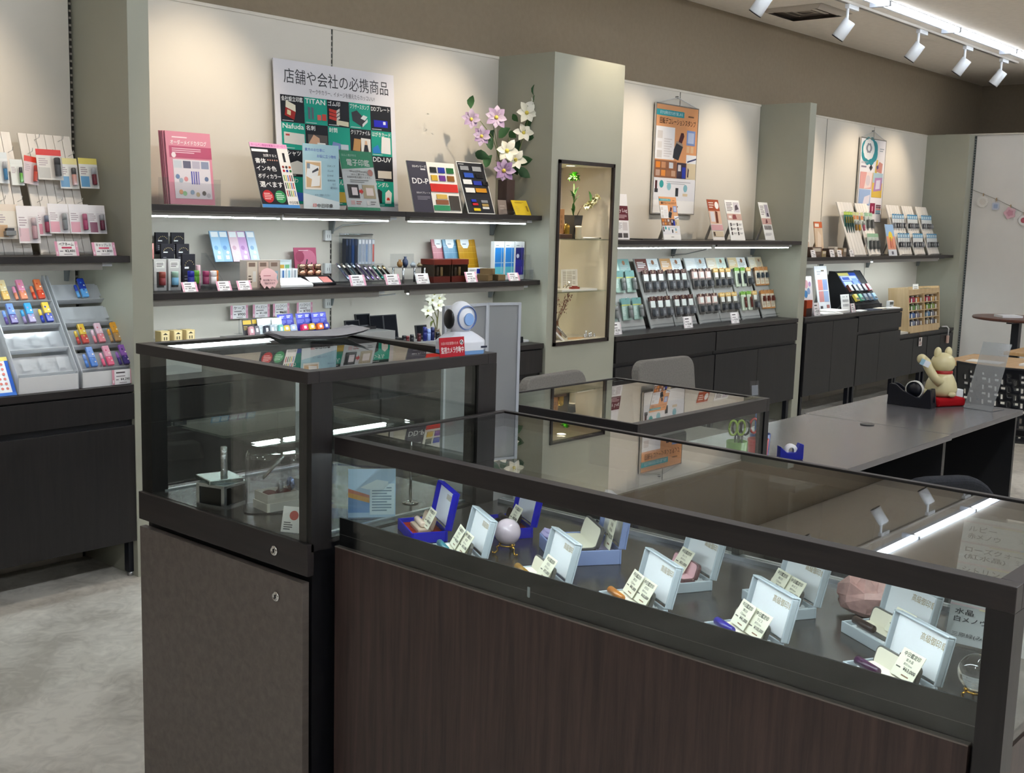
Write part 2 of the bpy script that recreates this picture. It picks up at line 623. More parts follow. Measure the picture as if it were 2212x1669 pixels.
# column with the lit display niche
NX0, NX1, NZ0, NZ1 = 5.437, 5.993, 0.830, 1.944
b = B().box(5.372, NX0, YF, YW + 0.02, 0, ZP).box(NX1, 6.07, YF, YW + 0.02, 0, ZP)
b.box(NX0, NX1, YF, YW + 0.02, 0, NZ0).box(NX0, NX1, YF, YW + 0.02, NZ1, ZP).box(NX0, NX1, YW - 0.03, YW + 0.02, NZ0, NZ1)
col_n = struct(b.make('wall_niche_column', 'column'))
b = B().box(NX0, NX1, YW - 0.034, YW - 0.03, NZ0, NZ1).box(NX0, NX0 + 0.004, YF + 0.002, YW - 0.03, NZ0, NZ1).box(NX1 - 0.004, NX1, YF + 0.002, YW - 0.03, NZ0, NZ1)
b.box(NX0, NX1, YF + 0.002, YW - 0.03, NZ0, NZ0 + 0.02).box(NX0, NX1, YF + 0.002, YW - 0.03, NZ1 - 0.02, NZ1)
b.make('niche_lining', 'niche', col_n)
b = B().box(NX0 - 0.002, NX0 + 0.016, YF - 0.012, YF + 0.006, NZ0, NZ1).box(NX1 - 0.016, NX1 + 0.002, YF - 0.012, YF + 0.006, NZ0, NZ1)
b.box(NX0 - 0.002, NX1 + 0.002, YF - 0.012, YF + 0.006, NZ1 - 0.02, NZ1 + 0.002).box(NX0 - 0.002, NX1 + 0.002, YF - 0.012, YF + 0.006, NZ0 - 0.002, NZ0 + 0.02)
b.make('niche_frame', 'nicheframe', col_n)
for z in (1.470, 1.148):
    sh = B().box(NX0 + 0.004, NX1 - 0.004, YF + 0.015, YW - 0.05, z, z + 0.006).make('glass_shelf', 'glassgreen', col_n)
    for xs in (NX0 + 0.16, NX1 - 0.12):
        B('d8d4cc').box(xs, xs + 0.02, YW - 0.1, YW - 0.034, z - 0.012, z).make('shelf_clip', 'plastic', sh)
for xs in (NX0 + 0.17, NX1 - 0.11):
    b = B('6f6a62')
    z = 0.9
    while z < 1.7:
        b.box(xs - 0.003, xs + 0.003, YW - 0.0345, YW - 0.033, z, z + 0.014)
        z += 0.03
    b.make('shelf_slots', 'plastic', col_n)['kind'] = 'stuff'
nl = thing('niche_downlight', 'small round downlight in the top of the lit column niche', 'light', (5.68, 4.50, NZ1 - 0.02))
B('e8e8e8').lathe([(0.036, 0), (0.036, -0.004), (0.03, -0.004), (0.03, -0.002)], 16).make('trim_ring', 'plastic', nl)
B().cyl((0, 0, -0.0035), 0.028, 0.001, 16).make('lamp_face', 'lamp', nl)
ld = bpy.data.lights.new('niche_lamp', 'SPOT')
ld.energy = P_NICHE
ld.color = (1.0, 0.90, 0.76)
ld.spot_size = R(125)
ld.spot_blend = 0.7
ld.shadow_soft_size = 0.02
lo = bpy.data.objects.new('niche_lamp', ld)
COL.objects.link(lo)
place(lo, nl, (0, 0, -0.012))

# ---------------------------------------------------------------- ceiling fittings
vent = thing('ceiling_vent', 'square grey air vent set in the ceiling above the wall', 'vent', (8.31, 4.355, ZC))
for k, r in enumerate((0.26, 0.20, 0.13, 0.075)):
    r2 = r - (0.055 if k == 0 else 0.022)
    za, zb = -0.012 + 0.0015 * k, -0.026 + 0.006 * k
    b = B('b9b0a6')
    for s in range(4):
        ca, sa = (1, 0, -1, 0)[s], (0, 1, 0, -1)[s]
        pts = [(r, -r, za if k else -0.002), (r, r, za if k else -0.002), (r2, r2, zb), (r2, -r2, zb)]
        b.quad([(p[0] * ca - p[1] * sa, p[0] * sa + p[1] * ca, p[2]) for p in pts])
        b.quad([(p[0] * ca - p[1] * sa, p[0] * sa + p[1] * ca, p[2] + 0.002) for p in reversed(pts)])
    b.make('outer_frame' if k == 0 else 'louvre', 'plastic', vent)
B('7a7168').box(-0.24, 0.24, -0.24, 0.24, -0.002, -0.001).make('duct_opening', 'plastic', vent)

track = thing('lighting_track', 'long white lighting track on the ceiling carrying the spotlights', 'lighting track', (0, 3.91, ZC))
B('c9c4bd').box(0.4, 11.78, -0.02, 0.02, -0.018, 0).make('rail', 'plastic', track)
B('2c2a28').box(0.45, 11.72, -0.005, 0.005, -0.0185, -0.017).make('groove', 'plastic', track)

AX = Vector((-0.12, 0.56, -0.82)).normalized()


def spot_head(x, label, k=1.0):
    t = thing('track_spotlight', label, 'spotlight', (x, 3.91, ZC - 0.018), 0, 'track spotlights')
    B('eef1f5').box(-0.012, 0.15, -0.017, 0.017, -0.032, 0).make('adapter', 'plastic', t, bev=0.002)
    B('eef1f5').cyl((0, 0, -0.13), 0.011, 0.10, 10).make('stem', 'plastic', t)
    q = Vector((0, 0, -1)).rotation_difference(AX)
    hd = B('e9edf2').lathe([(0.040, 0.04), (0.045, 0.036), (0.047, -0.10), (0.045, -0.104), (0.041, -0.104), (0.040, -0.095)], 20).make('lamp_head', 'plastic', t, (0, 0, -0.15), q.to_euler())
    B('15151a').lathe([(0.047, -0.104), (0.047, -0.110), (0.041, -0.110), (0.041, -0.104)], 20, cap=False).make('bezel', 'plastic', hd)
    B().cyl((0, 0, -0.101), 0.036, 0.001, 16).make('lens', 'lamp', hd)
    l = bpy.data.lights.new('spot_lamp', 'SPOT')
    l.energy = P_SPOT * k
    l.color = (1.0, 0.83, 0.62)
    l.spot_size = R(66)
    l.spot_blend = 0.85
    l.shadow_soft_size = 0.03
    lo = bpy.data.objects.new('spot_lamp', l)
    COL.objects.link(lo)
    place(lo, hd, (0, 0, -0.113))
    return t


for x, lb in ((0.7, 'white track spotlight far left out along the track'), (2.05, 'white track spotlight over the left display bay'), (3.35, 'white track spotlight over the shop poster bay'),
              (4.95, 'white track spotlight over the vase end of the poster bay'), (5.95, 'white track spotlight over the niche column'), (6.9, 'white track spotlight at the top edge left of the air vent'),
              (8.1, 'white track spotlight hanging beside the air vent'), (9.4, 'white track spotlight, second to the right of the air vent'), (10.43, 'white track spotlight, third to the right of the air vent'), (11.36, 'white track spotlight nearest the dark room corner')):
    spot_head(x, lb, 0.5 if x == 5.95 else 1.0)


def line_light(x, y, label, lamp='ledadded'):
    t = thing('ceiling_line_light', label, 'ceiling light', (x, y, ZC), 0, 'ceiling line lights')
    B('dfe6f2').box(0.0, 1.36, -0.03, 0.12, -0.004, 0.0).make('reflector', 'plastic', t)
    B('dfe6f2').box(0.0, 0.012, -0.03, 0.12, -0.036, -0.004).make('end_plate', 'plastic', t)
    B('dfe6f2').box(1.348, 1.36, -0.03, 0.12, -0.036, -0.004).make('end_plate', 'plastic', t)
    B().box(0.02, 1.35, -0.02, 0.03, -0.034, -0.018).make('tube', lamp, t)
    return t


for k in range(-6, 2):
    line_light(9.61 + 1.37 * k, 3.68, 'white ceiling line light section %s along the spotlight track' % ('over the left bay', 'over the poster bay', 'right of the poster bay', 'over the niche column', 'over the middle bay', 'just right of the air vent', 'third from the right end', 'nearest the room corner')[k + 6], 'ledrow')
for y, nm in ((0.6, 'above the glass cases'), (-2.6, 'behind the glass cases')):  # two out-of-view rows added to brighten the room
    for k in range(6):
        line_light(-3.6 + 2.6 * k, y, 'added unseen ceiling line light %s, number %s in its row' % (nm, ('one', 'two', 'three', 'four', 'five', 'six')[k]))


# ---------------------------------------------------------------- wall shelves
def wall_shelf(x0, x1, yf, z, label, leds, brackets, lip=False, t=0.027):
    s = thing('wall_shelf', label, 'shelf', (0, 0, 0), 0, 'dark wall shelves')
    B().box(x0, x1, yf, YW - 0.001, z - t, z).make('shelf_board', 'darkwood_h', s, bev=0.001)
    for xa, xb in leds:
        h = B('8b8782').box(xa, xb, yf + 0.025, yf + 0.06, z - t - 0.02, z - t).make('light_housing', 'plastic', s)
        B().box(xa + 0.01, xb - 0.01, yf + 0.028, yf + 0.05, z - t - 0.027, z - t - 0.0205).make('light_tube', 'led', h)
        if lip:
            B('8b8782').box(xa, xb, yf + 0.019, yf + 0.0245, z - t - 0.030, z - t).make('light_shade', 'plastic', h)
        B('cfd3d6').box(xb, xb + 0.05, yf + 0.03, yf + 0.055, z - t - 0.016, z - t - 0.002).make('cable_plug', 'plastic', h)
    for xb in brackets:
        B('7c8284').prism([(YW - 0.002, z - t), (yf + 0.08, z - t), (yf + 0.08, z - t - 0.012), (YW - 0.05, z - t - 0.03), (YW - 0.03, z - t - 0.10), (YW - 0.002, z - t - 0.10)], xb - 0.004, xb + 0.004, 'x').make('bracket', 'plastic', s)
    return s


wall_shelf(2.72, 4.245, 4.455, 1.612, 'upper dark shelf under the big white shop poster', ((2.75, 3.46), (3.475, 4.16)), (4.05,))
wall_shelf(4.247, 5.366, 4.455, 1.612, 'upper dark shelf carrying the flower vase', ((4.30, 5.26),), (5.33,))
wall_shelf(2.72, 4.22, 4.455, 1.228, 'second dark shelf under the upper shelf, left half', ((2.75, 4.08),), (4.05,), True)
wall_shelf(4.222, 5.366, 4.455, 1.228, 'second dark shelf under the vase shelf, right half', ((4.30, 5.24),), (5.33,), True)
wall_shelf(6.072, 8.575, 4.40, 1.470, 'dark shelf of the middle bay under the orange banner', ((6.10, 7.26), (7.33, 8.42)), (7.36, 8.54))
wall_shelf(8.687, 12.055, 4.466, 1.335, 'dark shelf of the right bay under the teal banner', ((8.72, 10.1), (10.15, 11.7)), (9.80, 10.79, 12.03), True)
wall_shelf(0.9, 2.616, 4.41, 1.394, 'dark shelf of the far left bay with hanging stamp packs', ((1.2, 2.50),), (2.55,), True)


# ---------------------------------------------------------------- base cabinets along the wall
def worktop(x0, x1, yf, z, label, t=0.03):
    o = B().box(x0, x1, yf, YW - 0.001, z - t, z).make('worktop', 'darkwood_h', bev=0.0015)
    return tag(o, label, 'worktop', 'wall worktops')


def cabinet(x0, x1, yf, zt, fronts, label, zb=0.19, mat='graywood', legs=None):
    c = thing('base_cabinet', label, 'cabinet', (0, 0, 0), 0, 'base cabinets along the wall')
    B().box(x0, x1, yf + 0.022, YW - 0.002, zb, zt).make('body', 'deskside', c)
    for xa, xb, za, zt2, kind in fronts:
        B().box(xa, xb, yf, yf + 0.02, za, zt2).make(kind, mat, c, bev=0.001)
    for xl in (legs or (x0 + 0.03, x1 - 0.06)):
        lg = B().box(xl, xl + 0.035, yf + 0.03, yf + 0.065, 0.02, zb).make('leg', 'navy', c)
        B().cyl((xl + 0.0175, yf + 0.0475, 0), 0.014, 0.02, 10).make('foot', 'steel', lg)
    return c


def unit(x0, x1, yf, z, kind, label, zb=0.19, mat='graywood', legs=None):
    """kind: d = two doors under a drawer, D = two full doors, s = one wide door under a drawer"""
    zt = z - 0.031
    g = 0.004
    xm = (x0 + x1) / 2
    if kind == 'd':
        fr = [(x0 + g, x1 - g, zt - 0.145, zt - 0.006, 'drawer_front'), (x0 + g, xm - g / 2, zb, zt - 0.175, 'door'), (xm + g / 2, x1 - g, zb, zt - 0.175, 'door')]
    elif kind == 'D':
        fr = [(x0 + g, xm - g / 2, zb, zt - 0.02, 'door'), (xm + g / 2, x1 - g, zb, zt - 0.02, 'door')]
    else:
        fr = [(x0 + g, x1 - g, zt - 0.118, zt - 0.006, 'drawer_front'), (x0 + g, x1 - g, zb, zt - 0.145, 'door')]
    return cabinet(x0, x1, yf, zt, fr, label, zb, mat, legs)


worktop(0.2, 2.645, 4.404, 0.85, 'dark worktop under the clear acrylic stamp racks, far left bay')
unit(1.40, 2.645, 4.404, 0.85, 's', 'dark base cabinet beside the floor at the far left', 0.164, 'darkwood', (1.45, 2.595))
unit(0.2, 1.395, 4.404, 0.85, 's', 'dark base cabinet mostly past the left picture edge', 0.164, 'darkwood')
worktop(2.72, 5.366, 4.41, 0.85, 'dark worktop behind the tall glass case')
unit(2.72, 4.04, 4.41, 0.85, 'd', 'dark base cabinet hidden behind the tall glass case', 0.19, 'darkwood')
unit(4.045, 5.36, 4.41, 0.85, 'd', 'dark base cabinet left of the niche column', 0.19, 'darkwood')
worktop(6.072, 8.575, 4.385, 0.85, 'dark worktop under the long row of stamp racks')
unit(6.075, 7.31, 4.385, 0.85, 'd', 'charcoal base cabinet right of the niche column, left half of the pair')
unit(7.316, 8.572, 4.385, 0.85, 'd', 'charcoal base cabinet with a wide drawer left of the thin column')
worktop(8.69, 10.66, 4.385, 0.85, 'dark worktop with leaflets and the black sloping rack')
unit(8.72, 9.705, 4.385, 0.85, 'D', 'charcoal base cabinet with two tall doors right of the thin column')
unit(9.71, 10.655, 4.385, 0.85, 'd', 'charcoal base cabinet with one drawer beside the low counter')
worktop(10.662, 12.055, 4.40, 0.59, 'low dark worktop under the pale wooden bottle rack')
unit(10.665, 11.36, 4.40, 0.59, 'D', 'low charcoal cabinet under the wooden bottle rack, left half')
unit(11.365, 12.05, 4.40, 0.59, 'D', 'low charcoal cabinet beside the right column')


# ---------------------------------------------------------------- glass display cases
DK = 0.837     # deck height inside the cases


def lock(parent, loc):
    lk = B().lathe([(0.0125, 0), (0.0125, -0.003), (0.010, -0.005), (0.008, -0.005), (0.007, -0.004)], 18).make('lock', 'chrome', parent, loc, (0, R(90), 0))
    B('1a1a1a').box(-0.005, 0.005, -0.001, 0.001, -0.006, -0.0045).make('keyhole', 'plastic', lk)
    return lk


def rails(parent, x0, x1, y0, y1, z0, z1, wx0, wx1, wy0, wy1, mat='darkwood_h'):
    for a in ((x0, x0 + wx0, y0, y1), (x1 - wx1, x1, y0, y1), (x0 + wx0, x1 - wx1, y0, y0 + wy0), (x0 + wx0, x1 - wx1, y1 - wy1, y1)):
        B().box(*a, z0, z1).make('top_rail', mat, parent, bev=0.0012)


# tall case
X0, X1, Y0, Y1, ZT = 1.650, 2.291, 2.044, 2.763, 1.240
tall = thing('tall_display_case', 'tall dark wood and glass display case with the security camera on top', 'display case')
rails(tall, X0, X1, Y0, Y1, ZT - 0.028, ZT, 0.034, 0.034, 0.034, 0.034)
B().prism([(Y0 + 0.034, ZT - 0.018), (Y1 - 0.034, ZT - 0.0055), (Y1 - 0.034, ZT - 0.0005), (Y0 + 0.034, ZT - 0.013)], X0 + 0.034, X1 - 0.034, 'x').make('glass_top', 'glasstop', tall)
B().box(X0 + 0.006, X0 + 0.012, Y0 + 0.010, Y1 - 0.012, DK - 0.002, ZT - 0.028).make('side_glass', 'glass', tall)
B().box(X0 + 0.072, X1 - 0.07, Y0 + 0.006, Y0 + 0.012, DK - 0.002, ZT - 0.028).make('front_glass', 'glass', tall)
B().box(X1 - 0.012, X1 - 0.006, Y0 + 0.05, Y1 - 0.05, DK, ZT - 0.028).make('far_side_glass', 'glass', tall)
for ya in (Y1 - 0.02, Y1 - 0.032):
    xa = X0 + 0.05 if ya == Y1 - 0.02 else (X0 + X1) / 2
    B().box(xa, xa + 0.29, ya, ya + 0.005, DK + 0.01, ZT - 0.03).make('sliding_door', 'glass', tall)
for a in ((X0 + 0.012, X0 + 0.072, Y0, Y0 + 0.045), (X1 - 0.07, X1, Y0, Y0 + 0.05), (X0 + 0.012, X0 + 0.06, Y1 - 0.05, Y1), (X1 - 0.05, X1, Y1 - 0.05, Y1)):
    B().box(*a, DK - 0.02, ZT - 0.028).make('post', 'darkwood', tall)
B().box(X0 + 0.013, X1 - 0.002, Y0 + 0.013, Y1 - 0.002, DK - 0.012, DK).make('deck', 'deck', tall)
B().box(X0 + 0.03, X1, Y0 + 0.02, Y1, 0.0, DK - 0.012).make('base_body', 'deskside', tall)
B().box(X0, X0 + 0.02, Y0, Y1, 0.760, DK - 0.001).make('drawer_panel', 'darkwood_h', tall, bev=0.001)
dr = B().box(X0, X0 + 0.02, Y0 + 0.018, Y1 - 0.003, 0.02, 0.740).make('door', 'doorwood', tall, bev=0.001)
lock(dr, (X0, 2.160, 0.686))
lock(tall, (X0, 2.166, 0.798))
lock(tall, (X1 - 0.032, Y0 - 0.0, 1.06)).rotation_euler = (R(-90), 0, 0)
for y in (Y0 + 0.045, Y1 - 0.045):
    B().box(X0 + 0.05, X1 - 0.05, y - 0.006, y + 0.006, DK, DK + 0.004).make('glass_track', 'alu', tall)
B().box(X0 + 0.06, X1 - 0.06, Y0 + 0.25, Y1 - 0.06, 1.02, 1.026).make('glass_shelf', 'glassgreen', tall)

# long low case
X0, X1, Y0, Y1, ZT = 1.7225, 2.3165, 0.505, 2.036, 1.084
low = thing('low_display_case', 'long low glass display case full of lit open seal boxes', 'display case')
rails(low, X0, X1, Y0, Y1, ZT - 0.041, ZT, 0.030, 0.016, 0.034, 0.016, 'darkwood_h')
B().box(X0 + 0.030, X1 - 0.016, Y0 + 0.034, Y1 - 0.016, ZT - 0.010, ZT - 0.003).make('glass_top', 'glasstop', low)
B().box(X0 + 0.003, X0 + 0.009, Y0 + 0.042, Y1 - 0.004, 0.823, ZT - 0.041).make('front_glass', 'glass', low)
B().box(X0 + 0.05, X1 - 0.03, Y0 + 0.003, Y0 + 0.009, 0.823, ZT - 0.041).make('end_glass', 'glass', low)
for a in ((X0, X0 + 0.05, Y0, Y0 + 0.042), (X1 - 0.03, X1, Y0, Y0 + 0.03), (X1 - 0.03, X1, 1.28, 1.30)):
    B().box(*a, 0.0 if a[0] == X0 else DK, ZT - 0.041).make('post', 'darkwood', low)
B().box(X0 + 0.014, X0 + 0.018, Y0 + 0.042, Y1 - 0.004, 0.823, 0.889).make('kick_strip', 'black', low)
B('5a5653').box(X0 + 0.0135, X0 + 0.0141, Y0 + 0.042, Y1 - 0.004, 0.849, 0.8502).make('kick_line', 'plastic', low)
B().box(X0 + 0.02, X1 - 0.002, Y0 + 0.012, Y1, DK - 0.014, DK).make('deck', 'deck', low)
B().box(X0 + 0.02, X1, Y0 + 0.02, Y1, 0.0, DK - 0.014).make('base_body', 'deskside', low)
B().box(X0 + 0.002, X0 + 0.02, Y0 + 0.05, Y1 - 0.002, 0.03, 0.820).make('front_panel', 'brownwood', low)
B('6d655f').box(X0 + 0.001, X0 + 0.02, Y0 + 0.05, Y1 - 0.002, 0.820, 0.8225).make('panel_trim', 'plastic', low)
B().box(X0 + 0.05, X1 - 0.03, Y0, Y0 + 0.018, 0.03, 0.820).make('end_panel', 'brownwood', low)
for k, xr in enumerate((2.278, 2.292)):
    B().box(xr, xr + 0.010, Y0 + 0.03, Y1 - 0.02, DK, DK + 0.010).make('door_track', 'alu', low)
    B().box(xr + 0.003, xr + 0.007, Y0 + 0.03 + 0.74 * k, Y0 + 0.80 + 0.70 * k, DK + 0.01, ZT - 0.041).make('sliding_door', 'glass', low)
h = B().box(X0 + 0.030, X0 + 0.050, Y0 + 0.045, Y1 - 0.02, ZT - 0.041, ZT - 0.030).make('light_housing', 'alu', low)
B().box(X0 + 0.032, X0 + 0.046, Y0 + 0.06, Y1 - 0.04, ZT - 0.046, ZT - 0.0415).make('light_tube', 'ledcase', h)

# short case between the long case and the desk
X0, X1, Y0, Y1, ZT = 2.80, 3.60, 1.930, 2.59, 1.0
D2 = 0.79
short = thing('short_display_case', 'short glass topped display case beside the grey desk', 'display case')
rails(short, X0, X1, Y0, Y1, ZT - 0.045, ZT, 0.012, 0.020, 0.030, 0.010, 'darkwood_h')
B().box(X0 + 0.012, X1 - 0.020, Y0 + 0.030, Y1 - 0.010, ZT - 0.010, ZT - 0.003).make('glass_top', 'glasstop', short)
B().box(X0 + 0.02, X1 - 0.03, Y0 + 0.003, Y0 + 0.009, D2, ZT - 0.045).make('front_glass', 'glass', short)
B().box(X1 - 0.009, X1 - 0.003, Y0 + 0.03, Y1 - 0.03, D2, ZT - 0.045).make('side_glass', 'glass', short)
B().box(X0 + 0.02, X1 - 0.03, Y1 - 0.009, Y1 - 0.003, D2, ZT - 0.045).make('back_glass', 'glass', short)
for a in ((X0, X0 + 0.02, Y0, Y0 + 0.03), (X1 - 0.03, X1, Y0, Y0 + 0.03), (X1 - 0.03, X1, Y1 - 0.03, Y1), (X0, X0 + 0.02, Y1 - 0.03, Y1)):
    B().box(*a, D2, ZT - 0.045).make('post', 'blackmetal', short)
B().box(X0 + 0.001, X1 - 0.001, Y0 + 0.001, Y1 - 0.001, 0.0, D2).make('base_body', 'darkwood', short)
B().box(X0 + 0.002, X1 - 0.002, Y0 - 0.016, Y0, 0.06, D2 - 0.01).make('front_panel', 'darkwood', short)

# ---------------------------------------------------------------- desks
for x0, x1, lb in ((3.625, 5.088, 'long grey desk beside the short glass case'), (5.092, 6.09, 'grey desk with the lucky cat and tape dispenser')):
    yo = 0.0 if x0 < 4 else 0.012
    d = thing('office_desk', lb, 'desk', (0, yo, 0), 0, 'grey office desks')
    B().box(x0, x1, 1.825, 2.53, 0.675, 0.70).make('desk_top', 'desk', d, bev=0.0015)
    for xa in (x0 + 0.005, x1 - 0.03):
        B().box(xa, xa + 0.025, 1.85, 2.51, 0, 0.675).make('side_panel', 'deskside', d)
    B().box(x0 + 0.03, x1 - 0.03, 2.40, 2.42, 0.12, 0.675).make('modesty_panel', 'deskside', d)
    if x0 < 4:
        B('17171a').cyl((5.03, 2.195, 0.70), 0.032, 0.004, 20).make('cable_cap', 'plastic', d)


# ---------------------------------------------------------------- chairs
def rounded(w_, h_, r, n=5):
    pts = []
    for cx, cz, a0 in ((w_ / 2 - r, h_ - r, 0), (-w_ / 2 + r, h_ - r, 90), (-w_ / 2 + r * 0.6, r * 0.6, 180), (w_ / 2 - r * 0.6, r * 0.6, 270)):
        rr = r if a0 < 180 else r * 0.6
        for i in range(n + 1):
            a = R(a0 + 90 * i / n)
            pts.append((cx + rr * math.cos(a), cz + rr * math.sin(a)))
    return pts


def grey_chair(x, y, rz, label):
    c = thing('upholstered_chair', label, 'chair', (x, y, 0), rz, 'grey cloth chairs behind the short case')
    B().prism(rounded(0.50, 0.44, 0.07), 0, 0.055, 'y').make('backrest', 'cloth', c, (0, 0.21, 0.44), (-R(7), 0, 0), bev=0.012, seg=3)
    B().prism(rounded(0.50, 0.46, 0.06), 0, 0.07, 'y').make('seat', 'cloth', c, (0, 0.22, 0.42), (R(90), 0, 0), bev=0.012, seg=3)
    for sx in (-0.2, 0.2):
        for sy in (-0.19, 0.17):
            B().tube([(sx, sy, 0.42), (sx * 1.12, sy * 1.12, 0)], 0.016, 8, r2=0.010).make('leg', 'blackmetal', c)
    return c


grey_chair(4.24, 3.12, R(4), 'grey cloth chair behind the short glass case, nearer the tall case')
grey_chair(5.17, 3.14, R(-3), 'grey cloth chair behind the desk in front of the charcoal cabinets')

oc = thing('office_chair', 'charcoal cloth office chair tucked at the grey desk', 'chair', (3.63, 1.50, 0), R(148))
B().prism(rounded(0.42, 0.44, 0.15, 7), 0, 0.05, 'y').make('backrest', 'darkcloth', oc, (0, 0.20, 0.42), (-R(8), 0, 0), bev=0.015, seg=3)
B().prism(rounded(0.46, 0.44, 0.10), 0, 0.07, 'y').make('seat', 'darkcloth', oc, (0, 0.22, 0.42), (R(90), 0, 0), bev=0.012, seg=3)
B().cyl((0, 0, 0.09), 0.025, 0.33, 12).make('gas_stem', 'blackmetal', oc)
for k in range(5):
    a = 2 * math.pi * k / 5
    lg = B().tube([(0, 0, 0.10), (0.26 * math.cos(a), 0.26 * math.sin(a), 0.065)], 0.018, 8, r2=0.012).make('star_leg', 'black', oc)
    B().lathe([(0.025, -0.01), (0.025, 0.01)], 12).make('castor', 'black', lg, (0.26 * math.cos(a), 0.26 * math.sin(a), 0.026), (R(90), 0, a))

mc = thing('mesh_back_chair', 'black plastic chair with a woven slotted back beyond the lucky cat', 'chair', (7.12, 2.20, 0), R(94))
# shell of slots: rows of upright and lying openings left out of a curved grid
nx, nz = 48, 30
bw, bh = 0.58, 0.45
b = B('0c0e16')


def back_pt(i, j):
    u, v = i / nx - 0.5, j / nz
    return (u * bw, 0.10 * (u * 2) ** 2 * -0.55 + 0.05 * (v - 0.4) ** 2, v * bh)


ids = {}
for j in range(nz + 1):
    for i in range(nx + 1):
        ids[i, j] = len(b.v)
        b.v.append(back_pt(i, j))
for j in range(nz):
    for i in range(nx):
        hole = False
        if 3 <= i < nx - 3 and 2 <= j < nz - 3:
            blk = ((i - 3) // 3 + (j - 2) // 3) % 2
            if blk == 0:
                hole = (i - 3) % 3 == 1 and (j - 2) % 3 != 2
            else:
                hole = (j - 2) % 3 == 1 and (i - 3) % 3 != 2
        corner = (i < 2 or i > nx - 3) and (j > nz - 3) and (abs(i - nx / 2) + (j - nz) * 1.0 > nx / 2 - 2)
        if not hole and not corner:
            b.face([ids[i, j], ids[i + 1, j], ids[i + 1, j + 1], ids[i, j + 1]], None, True)
bk = b.make('slotted_back', 'plastic', mc, (0, 0.20, 0.38), (-R(8), 0, 0))
sd = bk.modifiers.new('thickness', 'SOLIDIFY')
sd.thickness = 0.006
B().prism(rounded(0.47, 0.45, 0.08), 0, 0.05, 'y').make('seat', 'black', mc, (0, 0.23, 0.42), (R(90), 0, 0), bev=0.01)
for s in (-1, 1):
    B().tube([(s * 0.22, -0.20, 0.01), (s * 0.23, -0.16, 0.40), (s * 0.25, 0.20, 0.42), (s * 0.255, 0.25, 0.62)], 0.011, 8).make('side_frame', 'blackmetal', mc)
    B().tube([(s * 0.23, 0.26, 0.01), (s * 0.235, 0.10, 0.40)], 0.011, 8).make('leg', 'blackmetal', mc)

# ---------------------------------------------------------------- tables beyond the desk
def table(x0, x1, y0, y1, z, label):
    t = thing('wooden_table', label, 'table', (0, 0, 0), 0, 'light wood tables')
    B().box(x0, x1, y0, y1, z - 0.028, z).make('table_top', 'lightwood', t, bev=0.006)
    for x in (x0 + 0.05, x1 - 0.09):
        for y in (y0 + 0.05, y1 - 0.09):
            B().box(x, x + 0.04, y, y + 0.04, 0, z - 0.028).make('leg', 'navy', t)
    B().box(x0 + 0.06, x1 - 0.06, y0 + 0.06, y0 + 0.09, z - 0.09, z - 0.028).make('apron', 'navy', t)
    return t


table(7.95, 8.6, 1.5, 2.98, 0.70, 'light wood table behind the black slotted chair')
table(8.98, 9.55, 1.4, 2.89, 0.70, 'light wood table at the right edge under the round table')
tag(B('e9edf0').box(8.10, 8.31, 2.20, 2.50, 0.7, 0.712).make('paper_pad', 'paper', None), 'white paper pad on the light wood table', 'paper')
tag(B('f0efe8').box(8.05, 8.19, 2.62, 2.84, 0.7, 0.706).make('memo_sheet', 'paper', None), 'small cream memo sheets on the light wood table end', 'paper')
rt = thing('round_table', 'high round brown table with a dark post by the grey wall', 'table', (9.93, 3.11, 0))
B().lathe([(0.30, 0.868), (0.345, 0.875), (0.35, 0.885), (0.345, 0.895)], 40).make('table_top', 'redbrown', rt)
B().box(-0.035, 0.035, -0.03, 0.03, 0.03, 0.87).make('post', 'navy', rt)
B().lathe([(0.24, 0), (0.24, 0.015), (0.06, 0.035)], 28).make('base_plate', 'navy', rt)
B().box(-0.2, 0.2, -0.02, 0.02, 0.85, 0.869).make('support_arm', 'navy', rt)
tag(B('eef0f2').box(-0.13, 0.05, -0.07, 0.06, 0.0, 0.018).make('tissue_pack', 'paper', None, (9.90, 3.14, 0.895), (0, 0, R(-40))), 'flat white pack lying on the high round table', 'pack')

# ---------------------------------------------------------------- milky screen behind the cases
sc = thing('acrylic_screen', 'milky folding acrylic screen standing behind the security camera', 'screen', (2.455, 2.40, 0))
for x, y, wd, rz, nm in ((0.0, 0.0, 0.205, R(6), 'left_leaf'), (0.212, 0.022, 0.112, R(-20), 'right_leaf')):
    lf = B().box(0, wd, 0, 0.004, 0.05, 1.325).make(nm, 'screen', sc, (x, y, 0), (0, 0, rz))
    b = B('b9bdc4').box(-0.006, 0.004, -0.003, 0.007, 0.02, 1.333).box(wd - 0.004, wd + 0.006, -0.003, 0.007, 0.02, 1.333).box(0, wd, -0.003, 0.007, 1.325, 1.333).box(0, wd, -0.003, 0.007, 0.042, 0.05)
    b.make('leaf_frame', 'plastic', lf)
    for xa in (0.0, wd - 0.03):
        B('b9bdc4').box(xa, xa + 0.03, -0.08, 0.08, 0.0, 0.02).make('foot', 'plastic', lf)


# ---------------------------------------------------------------- seal boxes in the long low case
M['ballglass'] = mk('clear_crystal_ball', 'ffffff', 0.0, amt=0.0)
M['ballglass'].node_tree.nodes['Principled BSDF'].inputs['Transmission Weight'].default_value = 1.0
M['rose'] = mk('rose_quartz', 'd8c6cf', 0.08, scale=30, amt=0.12, coat=0.6)
M['rawquartz'] = mk('raw_pink_quartz', 'c99f98', 0.35, scale=60, amt=0.15, bump=0.6, bscale=90)
M['silverrelief'] = mk('embossed_silver', 'c8c8cc', 0.2, metal=1.0, bump=1.0, bscale=220)


